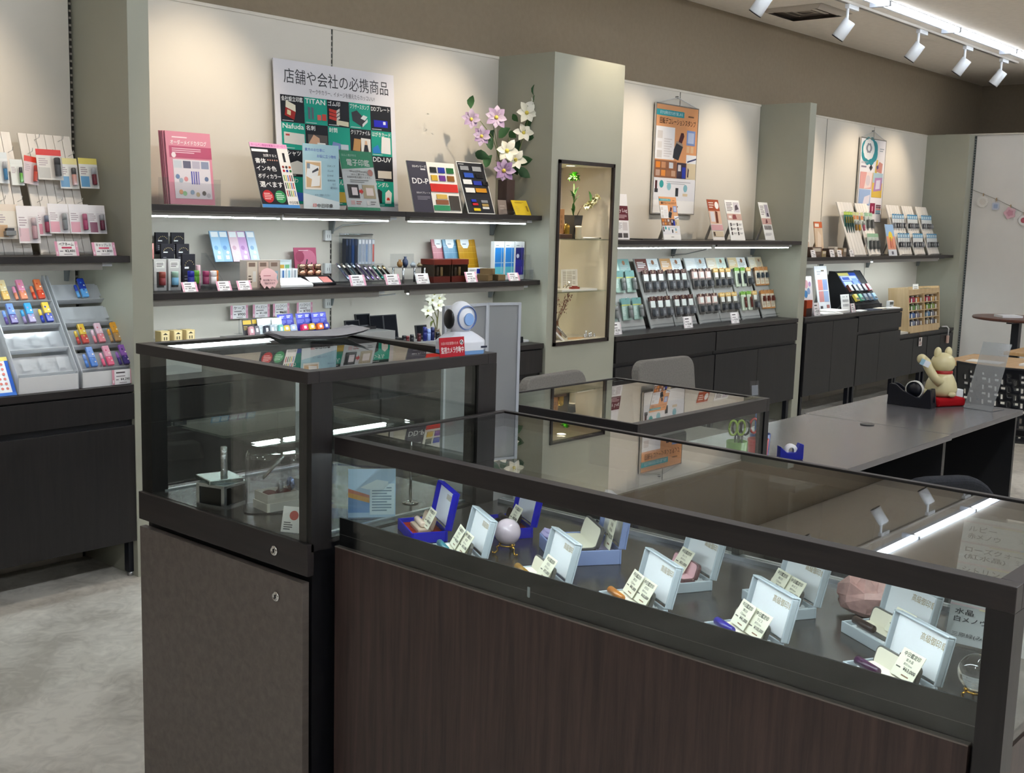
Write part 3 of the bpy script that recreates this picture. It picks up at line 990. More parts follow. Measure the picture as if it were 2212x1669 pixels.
def seal_box(x, y, rz, w_, d, h, out, lining, lid_in, label, group, ang=14, lid_h=None, mat='velvet'):
    t = thing('seal_box', label, 'seal box', (x, y, DK), rz, group)
    e = 0.004
    b = B(out).box(-w_ / 2, w_ / 2, -d / 2, -d / 2 + e, 0, h).box(-w_ / 2, w_ / 2, d / 2 - e, d / 2, 0, h)
    b.box(-w_ / 2, -w_ / 2 + e, -d / 2 + e, d / 2 - e, 0, h).box(w_ / 2 - e, w_ / 2, -d / 2 + e, d / 2 - e, 0, h)
    b.box(-w_ / 2 + e, w_ / 2 - e, -d / 2 + e, d / 2 - e, 0, 0.003)
    b.make('tray', mat, t, bev=0.0015)
    n = 9
    b = B(lining)
    for i in range(n):
        xa = -w_ / 2 + e + (w_ - 2 * e) * i / n
        xb = -w_ / 2 + e + (w_ - 2 * e) * (i + 1) / n
        xm = (xa + xb) / 2
        b.prism([(xa, 0.003), (xb, 0.003), (xb, h * 0.5), (xm, h * 0.68), (xa, h * 0.5)], -d / 2 + e, d / 2 - e, 'y', None, True)
    b.make('lining', 'velvet', t)
    lh = lid_h or d
    lid = B(out).box(-w_ / 2, w_ / 2, 0.006, 0.010, 0, lh).box(-w_ / 2, w_ / 2, -0.008, 0.006, lh - e, lh).box(-w_ / 2, -w_ / 2 + e, -0.008, 0.006, 0, lh - e).box(w_ / 2 - e, w_ / 2, -0.008, 0.006, 0, lh - e)
    lid = lid.make('lid', mat, t, (0, d / 2, h), (-R(ang), 0, 0), bev=0.002)
    ll = B(lid_in).box(-w_ / 2 + e, w_ / 2 - e, 0.0035, 0.0058, 0.004, lh - e).make('lid_lining', 'paper', lid)
    p = B()
    prints(p, [('t', '高級御印章', 0.48, 0.66, 0.93, 0.82, 'a8935e')], w_, lh, y=0.0033)
    p.xf(Matrix.Translation((-w_ / 2, 0, 0))).make('gold_lettering', 'paper', ll)
    return t


def local(x, y, rz, lx, ly):
    return (x + lx * math.cos(rz) - ly * math.sin(rz), y + lx * math.sin(rz) + ly * math.cos(rz))


def purse(x, y, rz, lx, ly, z, w_, d, cream, rim, label):
    px, py = local(x, y, rz, lx, ly)
    t = thing('seal_purse', label, 'seal case', (px, py, z), rz, 'hinged seal cases')
    for nm, rot, loc in (('lower_shell', (0, 0, 0), (0, 0, 0)), ('upper_shell', (R(72), 0, 0), (0, d * 0.55, 0.003))):
        sh = B(rim).prism([(a, c + (0 if rot[0] else -d / 2)) for a, c in rounded(w_, d, d * 0.28, 3)], 0, 0.009, 'z').make(nm, 'plastic', t, loc, rot, bev=0.0015)
        B(cream).prism([(a * 0.93, (c - d / 2) * 0.86 + (d / 2 if rot[0] else 0)) for a, c in rounded(w_, d, d * 0.26, 3)], 0.0088, 0.0096, 'z').make('pad', 'velvet', sh)
    B('6b655a').box(-0.005, 0.005, 0.0, 0.004, 0, 0.004).make('clasp', 'metal', t, (0, d * 0.55 + d * 0.32, 0.003 + d * 0.95), (R(72), 0, 0))
    return t


def seal_stick(x, y, rz, lx, ly, z, col, label, ln=0.060, r=0.0078, a=0.0, mat='gloss'):
    px, py = local(x, y, rz, lx, ly)
    o = B(col).lathe([(r * 0.86, 0), (r, 0.0015), (r, ln - 0.003), (r * 0.6, ln)], 14).make('seal_stick', mat, None, (px, py, z + r), (R(90), 0, rz + R(90) + a))
    return tag(o, label, 'seal', 'seal sticks in the low case')


def price_tent(x, y, rz, lx, ly, z, w_, h_, lines, label, tilt=40, extra=0.0):
    w_, h_ = w_ * 1.15, h_ * 1.12
    px, py = local(x, y, rz, lx, ly)
    it = [('T', '中日鑑定印', 0.14, 0.76, 0.86, 0.93, '24221e')]
    it += [('t', lines[0], 0.34, 0.60, 0.66, 0.71, '55524a'), ('t', lines[1], 0.32, 0.46, 0.70, 0.55, '55524a'), ('T', lines[2], 0.40, 0.26, 0.95, 0.41, '1d1b18'), ('l', 0.08, 0.28, 0.36, 0.38, 1, '6a665c'), ('l', 0.45, 0.08, 0.9, 0.18, 1, '8a6a50')]
    o = B('e9e6cf').box(-w_ / 2, w_ / 2, 0, 0.0008, 0, h_).make('price_card', 'paper', None, (px, py, z), (-R(tilt), 0, rz + extra))
    p = prints(B(), it, w_, h_, y=-0.0002, step=0.00004)
    p.xf(Matrix.Translation((-w_ / 2, 0, 0))).make('print', 'paper', o)
    return tag(o, label, 'price card', 'cream price cards in the low case')


TH = R(-120)
WHITE, LIN = 'b9c3c9', 'eef2f4'
boxes = (
    # x, y, size, outer, lining, stick colour, price lines, words that single it out
    (1.822, 0.725, 'w', '3a1238', ('紫水晶', '実印15mm', '¥63,000'), 'plum stick, nearest the clear crystal ball'),
    (1.819, 1.001, 'w', '251a86', ('ラピス', '銀行印13.5mm', '¥105,000'), 'deep blue stick, front row'),
    (1.822, 1.250, 'w', 'a9671c', ('虎目石', '実印15mm', '¥60,000'), 'amber stick, middle of the front row'),
    (1.805, 1.483, 'w', '8a6418', ('虎目石', '銀行印12mm', '¥73,800'), 'gold brown stick, front row below the lilac box'),
    (1.812, 1.723, 'w', '2f6f7a', ('翡翠', '実印15mm', '¥55,000'), 'teal stick, front row left of the pink ball'),
    (2.044, 1.286, 'p', 'b5541f', ('赤メノウ', '実印(女)', '¥51,000'), 'rust stick and pink case, back row'),
    (2.044, 1.050, 'w', '8f83a8', ('めのう', '実印15mm', '¥53,000'), 'lilac stick, back row behind the deep blue one'),
    (2.014, 0.818, 'b', '2a1512', ('黒水晶', '実印15mm', '¥48,000'), 'dark brown stick, back row before the raw quartz'),
)
for bx, by, kd, stick, ln, wd in boxes:
    seal_box(bx, by, TH, 0.141, 0.086, 0.022, WHITE, LIN, 'f3f6f8', 'open frosted seal box with ' + wd, 'open seal boxes in the low case', mat='plastic')
    cream, rim = ('e0b3b8', '6a4a4a') if kd == 'p' else ('e9e3cd', '5b5852')
    purse(bx, by, TH, 0.0, -0.004, DK + 0.015, 0.112, 0.034, cream, rim, 'hinged seal case by the ' + wd)
    seal_stick(bx, by, TH, -0.056, -0.024, DK + 0.020, stick, 'polished ' + wd)
    price_tent(bx, by, TH, 0.034 if kd != 'p' else -0.002, -0.004, DK + 0.028, 0.048, 0.044, ln, 'cream price card by the ' + wd, 32)
    if stick in ('251a86', 'a9671c', '2f6f7a', '8f83a8'):
        price_tent(bx, by, TH, -0.014, -0.006, DK + 0.030, 0.046, 0.044, ('実印', '12mm', '¥41,000'), 'second cream price card by the ' + wd, 30, R(-4))
for bx, by, wd, st, pc in ((1.903, 1.924, 'nearest the tall case', 'd9c3b0', 'cdb9a4'), (2.075, 1.805, 'behind the pink ball', '201310', '2a1a14')):
    seal_box(bx, by, TH, 0.141, 0.088, 0.026, '1316a8', '8c1f10', 'e9edf6', 'open royal blue velvet seal box with red lining ' + wd, 'blue velvet seal boxes', 12, 0.092)
    purse(bx, by, TH, 0.01, -0.006, DK + 0.018, 0.085, 0.034, pc, 'a98f7c' if st[0] == 'd' else '1b1210', 'hinged seal case in the blue velvet box ' + wd)
    seal_stick(bx, by, TH, -0.022, -0.008, DK + 0.0275, st, 'polished seal lying in the blue velvet box ' + wd)
    price_tent(bx, by, TH, 0.045, -0.006, DK + 0.032, 0.046, 0.042, ('実印15mm', '本象牙', '¥88,000'), 'cream price card in the blue velvet box ' + wd, 28)
bx, by, rz = 2.045, 1.556, R(-126)
seal_box(bx, by, rz, 0.160, 0.150, 0.034, '8fa0cf', 'b4aecb', 'f0efe6', 'large open lilac blue seal box with a cream double case', 'large lilac seal box', 8, 0.10, 'plastic')
o = purse(bx, by, rz, -0.005, 0.000, DK + 0.025, 0.130, 0.050, 'ece7d2', '4c4a48', 'large cream hinged seal case in the lilac box')
price_tent(bx, by, rz, 0.060, 0.045, DK + 0.034, 0.040, 0.075, ('本水晶', '黒水晶', '¥120,000'), 'tall cream price card in the large lilac box', 12)
rnd.seed(5)
for k, (lx, ly) in enumerate(((-0.05, -0.055), (0.062, -0.045))):
    px, py = local(bx, by, rz, lx, ly)
    b = B('a79fc4')
    b.tube([(0.03 * math.cos(q), 0.012 * math.sin(q * 1.7), 0.006 * math.sin(q * 2.3)) for q in [i * 0.55 for i in range(12)]], 0.007, 8)
    tag(b.make('satin_fold', 'velvet', None, (px, py, DK + 0.034), (0, 0, rz)), 'crumpled lilac satin cloth at the %s end of the lilac box' % ('far', 'near')[k], 'cloth')


def ball_stand(x, y, label):
    t = thing('ball_stand', label, 'stand', (x, y, DK), 0, 'gilt crystal ball stands')
    ring = B('d8a945')
    ring.tube([(0.017 * math.cos(q * math.pi / 9), 0.017 * math.sin(q * math.pi / 9), 0.021) for q in range(19)], 0.0022, 6)
    ring.make('ring', 'gold', t)
    for k in range(3):
        a = 2 * math.pi * k / 3 + 0.4
        c, s = math.cos(a), math.sin(a)
        b = B('d8a945').tube([(r * c, r * s, z) for r, z in ((0.016, 0.021), (0.024, 0.017), (0.021, 0.009), (0.028, 0.003), (0.034, 0.003), (0.034, 0.007))], 0.0026, 6)
        b.ball((0.017 * c, 0.017 * s, 0.0235), 0.0036, 8, 6)
        b.make('curled_leg', 'gold', t)
    return t


ball_stand(1.935, 1.680, 'gilt three legged stand under the pale pink ball')
tag(B().ball((1.935, 1.680, DK + 0.0515), 0.0305, 40, 24).make('crystal_ball', 'rose'), 'pale pink rose quartz ball on a gilt stand', 'crystal ball')
ball_stand(1.858, 0.594, 'gilt three legged stand under the clear ball')
tag(B().ball((1.858, 0.594, DK + 0.0515), 0.0305, 40, 24).make('crystal_ball', 'ballglass'), 'clear crystal ball on a gilt stand beside the case post', 'crystal ball')
rnd.seed(11)
b = B().ball((0, 0, 0.038), 0.05, 9, 7, sc=(0.9, 1.25, 0.75))
b.v = [(x * rnd.uniform(0.8, 1.2), y * rnd.uniform(0.8, 1.2), max(0, z * rnd.uniform(0.85, 1.25))) for x, y, z in b.v]
b.s = [False] * len(b.s)
tag(b.make('raw_quartz', 'rawquartz', None, (2.13, 0.91, DK)), 'rough pink raw quartz rock behind the back row of boxes', 'rock')
it = [('r', 0, 0, 1, 1, 'f3f3ee')]
for k, (a, c, d2) in enumerate((('ルビー', '赤メノウ', '災いから身を守る'), ('ローズクォーツ', '(紅水晶)', '生きる喜びをもたらす'), ('シトリン', '(黄水晶)', '商売繁盛'), ('ラピス', '青メノウ', '悪霊を払う'), ('水晶', '白メノウ', '万能の守護石'))):
    v = 0.83 - 0.165 * k
    it += [('r', 0, v + 0.125, 0.5, v + 0.14, 'e9cfd0'), ('r', 0.5, v + 0.125, 1, v + 0.14, 'bcd3ea'), ('r', 0.25, v + 0.115, 0.75, v + 0.127, 'f1e6b8'), ('T', a, 0.05, v + 0.06, 0.05 + 0.08 * len(a), v + 0.105, '2b2b30'), ('T', c, 0.05, v + 0.0, 0.05 + 0.07 * len(c), v + 0.045, '2b2b30'), ('t', d2, 0.48, v + 0.02, 0.95, v + 0.06, '6c6c72')]
it += [('t', '三原緑(みはらたまお)著「守護力', 0.05, 0.05, 0.95, 0.09, '3b3b40')]
o = sheet('gem_guide_card', 'white gemstone meaning card in a clear stand at the case end', 'card', 2.10, 0.735, DK + 0.004, 0.21, 0.235, 16, it, rz=R(-86), t=0.002)
B().box(-0.004, 0.214, -0.004, -0.002, 0, 0.239).box(-0.004, 0.214, 0.003, 0.005, 0, 0.239).make('clear_sleeve', 'acrylic', o)

# ---------------------------------------------------------------- things in the tall case
mb = thing('mirror_box', 'mirrored glass box with a silver rim in the tall case', 'box', (1.735, 2.50, DK), R(15))
for nm, a in (('side_pane', (-0.040, 0.040, -0.041, -0.039, 0.006, 0.050)), ('side_pane', (-0.040, 0.040, 0.039, 0.041, 0.006, 0.050)), ('side_pane', (-0.041, -0.039, -0.038, 0.038, 0.006, 0.050)), ('side_pane', (0.039, 0.041, -0.038, 0.038, 0.006, 0.050))):
    B('1d1a18').box(*a).make(nm, 'gloss', mb)
for sx in (-1, 1):
    for sy in (-1, 1):
        B('cfd2d6').box(sx * 0.041 - 0.005, sx * 0.041 + 0.005, sy * 0.041 - 0.005, sy * 0.041 + 0.005, 0, 0.056).make('corner_trim', 'metal', mb)
B('cfd2d6').box(-0.046, 0.046, -0.046, 0.046, 0.050, 0.060).make('rim', 'metal', mb, bev=0.002)
B('cfd2d6').box(-0.046, 0.046, -0.046, 0.046, 0, 0.005).make('base', 'metal', mb)
ml = tag(B('b9c4c0').box(-0.047, 0.047, -0.047, 0.047, 0, 0.012).make('mirror_plate', 'metal', None, (1.735, 2.51, DK + 0.0601), (0, 0, R(-12)), bev=0.002), 'loose mirrored plate turned askew on top of the mirrored box', 'plate')
tag(B('cfd0d4').lathe([(0.0085, 0), (0.009, 0.002), (0.009, 0.076), (0.0075, 0.078)], 18).make('silver_seal', 'silverrelief', None, (1.742, 2.50, DK + 0.0722)), 'upright embossed silver seal standing on the mirrored lid', 'seal')

dm = thing('acrylic_cover', 'clear rounded acrylic cover over the white seal gift box', 'cover', (1.80, 2.365, DK), R(-35))


def round_rect(w_, d, r, n=4):
    pts = []
    for cx, cy, a0 in ((w_ / 2 - r, d / 2 - r, 0), (-w_ / 2 + r, d / 2 - r, 90), (-w_ / 2 + r, -d / 2 + r, 180), (w_ / 2 - r, -d / 2 + r, 270)):
        for i in range(n + 1):
            a = R(a0 + 90 * i / n)
            pts.append((cx + r * math.cos(a), cy + r * math.sin(a)))
    return pts


b = B()
rings = []
for z, k in ((0.0, 1.0), (0.135, 1.0), (0.147, 0.96), (0.152, 0.88)):
    rings.append([len(b.v) + i for i in range(20)])
    b.v += [(x * k, y * k, z) for x, y in round_rect(0.145, 0.105, 0.03)]
for r0, r1 in zip(rings, rings[1:]):
    for i in range(20):
        b.face([r0[i], r0[(i + 1) % 20], r1[(i + 1) % 20], r1[i]], None, True)
b.face(rings[-1])
b.make('dome', 'dome', dm)
B('15151a').prism(round_rect(0.155, 0.115, 0.03), 0, 0.003, 'z').make('base_plate', 'gloss', dm)
gb = thing('gift_seal_box', 'white wooden seal gift box with dark red padding under the clear cover', 'seal box', (1.805, 2.36, DK + 0.0031), R(-8))
b = B('d9d3c2').box(-0.045, 0.045, -0.034, -0.031, 0, 0.045).box(-0.045, 0.045, 0.031, 0.034, 0, 0.045).box(-0.045, -0.042, -0.031, 0.031, 0, 0.045).box(0.042, 0.045, -0.031, 0.031, 0, 0.045).box(-0.042, 0.042, -0.031, 0.031, 0, 0.003)
b.make('box_body', 'paper', gb)
B('e4dfd0').box(-0.048, 0.048, -0.037, 0.037, 0, 0.022).make('box_sleeve', 'paper', gb)
B('5c0f16').ball((-0.02, 0, 0.036), 0.02, 12, 8, sc=(1.0, 1.3, 0.6)).ball((0.02, 0, 0.036), 0.02, 12, 8, sc=(1.0, 1.3, 0.6)).make('padding', 'velvet', gb)
tag(B('c9c9cf').lathe([(0.006, 0), (0.007, 0.003), (0.007, 0.022), (0.005, 0.026)], 14).make('silver_seal', 'silverrelief', None, (1.805, 2.345, DK + 0.049), (0, 0, 0)), 'short embossed silver seal in the white gift box', 'seal')
tag(B('9fb0dd').ball((0, 0, 0.018), 0.018, 14, 10, sc=(0.45, 0.8, 1)).make('silver_case', 'metal', None, (1.838, 2.345, DK + 0.046)), 'shiny blue silver oval case in the white gift box', 'seal case')
tag(B('c9ccc9').tube([(1.79, 2.40, DK + 0.075), (1.84, 2.37, DK + 0.135)], 0.004, 10).make('silver_pen', 'metal'), 'slim silver pen leaning inside the clear cover', 'pen')
o = sheet('shop_tag', 'white price tag with a red oval mark near the tall case post', 'tag', 1.672, 2.172, DK + 0.002, 0.048, 0.062, 18, [('c', 0.62, 0.66, 0.24, 'c05a52'), ('l', 0.12, 0.08, 0.62, 0.42, 4, '55585a')], rz=R(-62), t=0.001)
cs = sheet('rainbow_card', 'clear card stand with a rainbow picture leaflet in the tall case', 'card stand', 1.876, 2.163, DK + 0.001, 0.119, 0.124, 4,
           [('r', 0, 0, 1, 1, 'b4cbe4'), ('r', 0, 0.1, 0.45, 0.42, '7fa3d4'), ('p', [(0, 0.42), (0.45, 0.3), (0.45, 0.40), (0, 0.55)], 'd9a05a'), ('p', [(0, 0.52), (0.45, 0.40), (0.45, 0.46), (0, 0.60)], 'c77c6a'), ('r', 0.46, 0.06, 0.98, 0.70, 'dbe6ee'), ('l', 0.5, 0.12, 0.94, 0.64, 9, '8195a6'), ('p', [(0.25, 0.62), (0.6, 0.78), (0.85, 0.74), (0.8, 0.6), (0.4, 0.58)], 'e4ecf1')], rz=R(-40), t=0.002, mat='gloss')
B().box(-0.002, 0.121, -0.012, 0.05, -0.001, 0.001).make('clear_foot', 'acrylic', cs)
ps = thing('chrome_stand', 'thin chrome display post on a round foot in the tall case', 'display stand', (2.10, 2.17, DK))
B().lathe([(0.022, 0), (0.022, 0.003), (0.004, 0.006)], 20).make('foot', 'chrome', ps)
B().cyl((0, 0, 0.004), 0.0035, 0.176, 10).make('post', 'chrome', ps)
tag(B().box(-0.02, 0.02, -0.02, 0.02, 0, 0.085).make('crystal_block', 'acrylic', None, (2.10, 2.55, 1.0262), (0, 0, R(20)), bev=0.002), 'clear upright acrylic block on the tall case glass shelf', 'block')
tag(B('dfe2e4').box(0, 0.115, 0, 0.003, 0, 0.085).make('blank_card', 'paper', None, (2.08, 2.63, 1.0262), (0, 0, R(-4))), 'blank white card standing on the tall case glass shelf', 'card')
b = B('c9c5bd')
for k in range(4):
    a = k * 0.11
    b.box(-0.055 + 0.002 * k, 0.05 - 0.003 * k, -0.03, 0.03, 0.012 * k, 0.012 * k + 0.011)
tag(b.make('gift_carton', 'paper', None, (1.98, 2.44, DK), (0, 0, R(14))), 'low stack of cream seal cartons in the tall case', 'carton')

# ---------------------------------------------------------------- on top of the tall case
sc_ = thing('security_camera', 'white dome security camera with a pale blue side on the tall case', 'security camera', (2.212, 2.105, 1.24), R(-8))
b = B()
oct_ = [(-0.060, -0.03), (-0.040, -0.05), (0.040, -0.05), (0.060, -0.03), (0.060, 0.03), (0.040, 0.05), (-0.040, 0.05), (-0.060, 0.03)]
B('79a6dc').prism([(x * 0.98, y * 0.98) for x, y in oct_], 0, 0.010, 'z').make('blue_foot', 'plastic', sc_)
b = B('e6e8f0')
rings = []
for z, k in ((0.010, 1.0), (0.034, 1.0), (0.047, 0.72), (0.058, 0.45)):
    rings.append(len(b.v))
    b.v += [(x * k, y * k, z) for x, y in oct_]
for r0, r1 in zip(rings, rings[1:]):
    for i in range(8):
        b.face([r0 + i, r0 + (i + 1) % 8, r1 + (i + 1) % 8, r1 + i])
b.face([rings[-1] + i for i in range(8)])
b.make('base', 'plastic', sc_, bev=0.004, seg=3)
B('12203a').box(0.030, 0.050, -0.0513, -0.050, 0.016, 0.021).make('indicator_slot', 'plastic', sc_)
hd = B('eceef5').ball((0, 0, 0.092), 0.040, 24, 16, sc=(1, 0.78, 1.12)).make('head', 'plastic', sc_)
B('7e98cf').lathe([(0.030, 0), (0.033, 0.004), (0.030, 0.008)], 28, cap=False).make('blue_ring', 'plastic', hd, (0.002, -0.020, 0.094), (R(90), 0, 0))
B('8fb6ee').lathe([(0.017, 0), (0.015, 0.003)], 24).make('blue_cap', 'plastic', hd, (0.004, -0.030, 0.090), (R(90), 0, 0))
B('101014').ball((-0.036, 0.004, 0.090), 0.024, 20, 12, sc=(0.35, 0.9, 1.1)).make('lens_cover', 'gloss', hd)
B('d5d8e0').cyl((0, 0, 0), 0.004, 0.016, 8).make('antenna_stub', 'plastic', sc_, (0.040, 0.0, 0.075), (0, R(35), 0))
sheet('camera_sign', 'small red sign warning that a security camera is running', 'sign', 2.085, 2.054, 1.2402, 0.086, 0.050, 6,
      [('t', 'お店の安全管理のため', 0.06, 0.62, 0.74, 0.78, 'f0c9c6'), ('T', '監視カメラ作動中', 0.05, 0.18, 0.95, 0.52, 'f6ecea'), ('c', 0.88, 0.72, 0.075, 'f2f2f2'), ('c', 0.88, 0.72, 0.058, '14181f'), ('p', [(0.84, 0.64), (0.86, 0.62), (0.93, 0.80), (0.90, 0.82)], 'f2f2f2')], 'b31c2a', t=0.0015, rz=R(-4))
pp = thing('paper_stack', 'curling stack of printed papers on the tall case back edge', 'paper', (2.17, 2.64, 1.24), R(-18))
rnd.seed(3)
for k in range(7):
    b = B(('b4b3b8', 'a5a4aa', 'bab9be')[k % 3])
    n = 10
    for i in range(n + 1):
        u = i / n
        lift = 0.020 * max(0, u - 0.55) ** 2 * 5 + 0.0012 * k + 0.008 * max(0, 0.25 - u)
        b.v += [(-0.14 + 0.26 * u, -0.085 + 0.004 * (k % 3), 0.0006 + lift), (-0.14 + 0.26 * u, 0.085 + 0.003 * (k % 2), 0.0006 + lift * 0.8)]
    for i in range(n):
        b.face([2 * i, 2 * i + 2, 2 * i + 3, 2 * i + 1], None, True)
    b.make('sheet', 'paper', pp, (0.002 * k, 0, 0), (0, 0, rnd.uniform(-0.08, 0.08)))

# ---------------------------------------------------------------- on the short case and the desks
sg = thing('clear_sign_holder', 'small clear sign holder on the short case corner', 'sign holder', (3.555, 1.965, 1.0), R(-15))
B().box(-0.022, 0.022, -0.001, 0.001, 0.004, 0.06).make('clear_plate', 'acrylic', sg, None, (-R(6), 0, 0))
B('777a80').box(-0.015, 0.015, -0.0018, -0.0012, 0.01, 0.045).make('insert', 'paper', sg, None, (-R(6), 0, 0))
B().box(-0.022, 0.022, -0.02, 0.02, 0, 0.003).make('clear_foot', 'acrylic', sg)
tag(B('101218').box(0, 0.30, 0, 0.2, 0, 0.11).make('cash_tray_box', 'plastic', None, (3.02, 2.08, D2), (0, 0, 0), bev=0.012), 'black rounded box inside the short case', 'box')


def cup(x, y, col, label, r=0.04, h=0.10):
    b = B(col).lathe([(r * 0.85, 0), (r, h), (r * 0.93, h), (r * 0.8, 0.004)], 18, cap=False)
    b.face(list(range(18)))
    return tag(b.make('pen_cup', 'plastic', None, (x, y, 0.70)), label, 'pen cup', 'pen cups on the desk')


def scissors(x, y, col, label, a=0.0):
    t = thing('scissors', label, 'scissors', (x, y, 0.705), a, 'scissors in the pen cups')
    for s in (-1, 1):
        B(col).tube([(s * (0.016 + 0.016 * math.cos(q * math.pi / 6)), 0, 0.145 + 0.028 * math.sin(q * math.pi / 6)) for q in range(13)], 0.0045, 6).make('handle_loop', 'plastic', t)
        B('b9bcc0').prism([(s * 0.004, 0.0), (s * 0.010, 0.12), (s * 0.002, 0.125)], -0.001 + s * 0.001, 0.001 + s * 0.001, 'y').make('blade', 'metal', t)
    return t


cup(3.74, 2.13, '7fa65a', 'green pen cup beside the short case')
cup(3.845, 2.10, 'b0141e', 'red pen cup beside the short case')
cup(3.95, 2.15, '1c3f86', 'blue pen cup beside the short case')
scissors(3.735, 2.13, '9fb84a', 'scissors with lime green handles in the green cup', R(-35))
scissors(3.755, 2.125, '14161a', 'scissors with black handles in the green cup', R(-50))
scissors(3.838, 2.10, 'b5161c', 'scissors with red handles in the red cup', R(-40))
for x, y, c, h, lb in ((3.86, 2.11, '1a2438', 0.19, 'dark blue pen in the red cup'), (3.862, 2.088, 'd11d22', 0.21, 'thick red marker in the red cup'), (3.94, 2.16, '2a5fae', 0.17, 'blue marker in the blue cup'), (3.962, 2.14, 'c23a20', 0.185, 'orange red marker in the blue cup'), (3.955, 2.165, '8fa4b4', 0.20, 'grey pen in the blue cup')):
    b = B(c).lathe([(0.003, 0), (0.007, 0.02), (0.007, h - 0.03), (0.006, h - 0.002), (0.004, h)], 10)
    tag(b.make('marker_pen', 'plastic', None, (x, y, 0.706), (R(-4), R(5), 0)), lb, 'pen', 'pens in the cups')
tc_ = thing('tape_cutter', 'small royal blue tape cutter on the desk edge', 'tape cutter', (4.03, 2.06, 0.70), R(-35))
B('15208f').prism([(-0.05, 0), (0.05, 0), (0.05, 0.06), (0.035, 0.065), (0.02, 0.03), (-0.02, 0.03), (-0.05, 0.055)], -0.015, 0.015, 'y').make('body', 'plastic', tc_, bev=0.003)
B('e8e8ea').lathe([(0.012, -0.008), (0.026, -0.008), (0.026, 0.008), (0.012, 0.008)], 20, cap=False).make('tape_roll', 'plastic', tc_, (0.0, 0, 0.036), (R(90), 0, 0))

td = thing('tape_dispenser', 'black desktop tape dispenser holding a white roll beside the cat', 'tape dispenser', (5.755, 2.285, 0.70), R(-90))
prof = [(-0.115, 0.0), (0.115, 0.0), (0.118, 0.012), (0.106, 0.098), (0.088, 0.098), (0.055, 0.052), (0.035, 0.052), (-0.035, 0.078), (-0.075, 0.108), (-0.100, 0.110), (-0.112, 0.104)]
for s, nm in ((-0.033, 'side_wall'), (0.020, 'side_wall')):
    B('0b0d18').prism(prof, s, s + 0.013, 'y').make(nm, 'plastic', td, bev=0.003)
B('0b0d18').prism([(-0.115, 0.0), (0.115, 0.0), (0.117, 0.03), (-0.113, 0.03)], -0.020, 0.020, 'y').make('base', 'plastic', td)
B('0b0d18').box(0.085, 0.108, -0.02, 0.02, 0.03, 0.095).make('cutter_block', 'plastic', td)
B('d9d6cf').lathe([(0.041, -0.009), (0.046, -0.009), (0.046, 0.009), (0.041, 0.009)], 30, cap=False).make('tape_roll', 'plastic', td, (0.012, 0, 0.086), (R(90), 0, 0))
B('14161e').lathe([(0.008, -0.007), (0.0405, -0.005), (0.0405, 0.005), (0.008, 0.007)], 24).make('roll_hub', 'plastic', td, (0.012, 0, 0.086), (R(90), 0, 0))

ct = thing('lucky_cat', 'cream lucky cat figurine with a red collar raising one paw, seen from behind', 'figurine', (5.93, 2.205, 0.70), R(-25))
CR = 'd3c79a'
b = B(CR).lathe([(0.055, 0.045), (0.076, 0.06), (0.080, 0.085), (0.074, 0.115), (0.060, 0.145), (0.048, 0.168)], 24)
b.make('body', 'plastic', ct)
B(CR).ball((0, 0, 0.215), 0.060, 24, 16, sc=(1.08, 0.95, 0.92)).make('head', 'plastic', ct)
for s in (-1, 1):
    B(CR).ball((s * 0.036, 0.004, 0.268), 0.026, 14, 10, sc=(0.85, 0.6, 1.2)).make('ear', 'plastic', ct, None, None)
B('a01a1c').lathe([(0.049, 0.160), (0.052, 0.166), (0.052, 0.174), (0.049, 0.180)], 24, cap=False).make('collar', 'plastic', ct)
B(CR).tube([(-0.050, -0.045, 0.115), (-0.078, -0.025, 0.150), (-0.092, 0.0, 0.190), (-0.095, 0.02, 0.222), (-0.105, 0.035, 0.235)], 0.022, 12, r2=0.024).ball((-0.108, 0.037, 0.235), 0.026, 14, 10).make('raised_arm', 'plastic', ct)
B(CR).tube([(0.062, 0.0, 0.13), (0.078, 0.02, 0.10), (0.070, 0.045, 0.075)], 0.020, 10).make('resting_arm', 'plastic', ct)
for s in (-1, 1):
    B(CR).ball((s * 0.055, 0.02, 0.062), 0.032, 14, 10, sc=(0.9, 1.3, 0.8)).make('foot', 'plastic', ct)
B(CR).ball((0.0, -0.078, 0.062), 0.018, 12, 8, sc=(1.4, 0.8, 0.8)).make('tail', 'plastic', ct)
B('9c1219').box(-0.095, 0.095, -0.085, 0.085, 0, 0.045).make('red_cushion', 'velvet', ct, bev=0.014, seg=3)
nc = tag(B('d8dbe2').box(0, 0.048, 0, 0.001, 0, 0.032, ).make('name_card', 'paper', None, (5.795, 2.275, 0.915), (R(-20), R(22), R(-70))), 'pale blue and white card held in the lucky cat paw', 'card')
B('8fb3c4').quad([(0.0, -0.0004, 0), (0.020, -0.0004, 0), (0.020, -0.0004, 0.032), (0, -0.0004, 0.032)]).make('print', 'paper', nc)

st = thing('acrylic_sign_stand', 'tall clear leaning sign stand on the desk right of the cat', 'sign stand', (5.90, 2.00, 0.70), R(-98))
B('dfe6ea').box(-0.075, 0.075, 0.0, 0.003, 0.002, 0.365).make('leaning_plate', 'smoky', st, None, (-R(24), 0, 0))
B('dfe6ea').box(-0.075, 0.075, 0.0, 0.13, 0, 0.003).make('clear_foot', 'smoky', st)
tag(B('eceff1').box(-0.022, 0.022, -0.02, 0.02, 0, 0.075).make('white_block', 'plastic', None, (6.045, 2.16, 0.70), (0, 0, R(-30)), bev=0.003), 'small white block behind the clear sign stand', 'block')


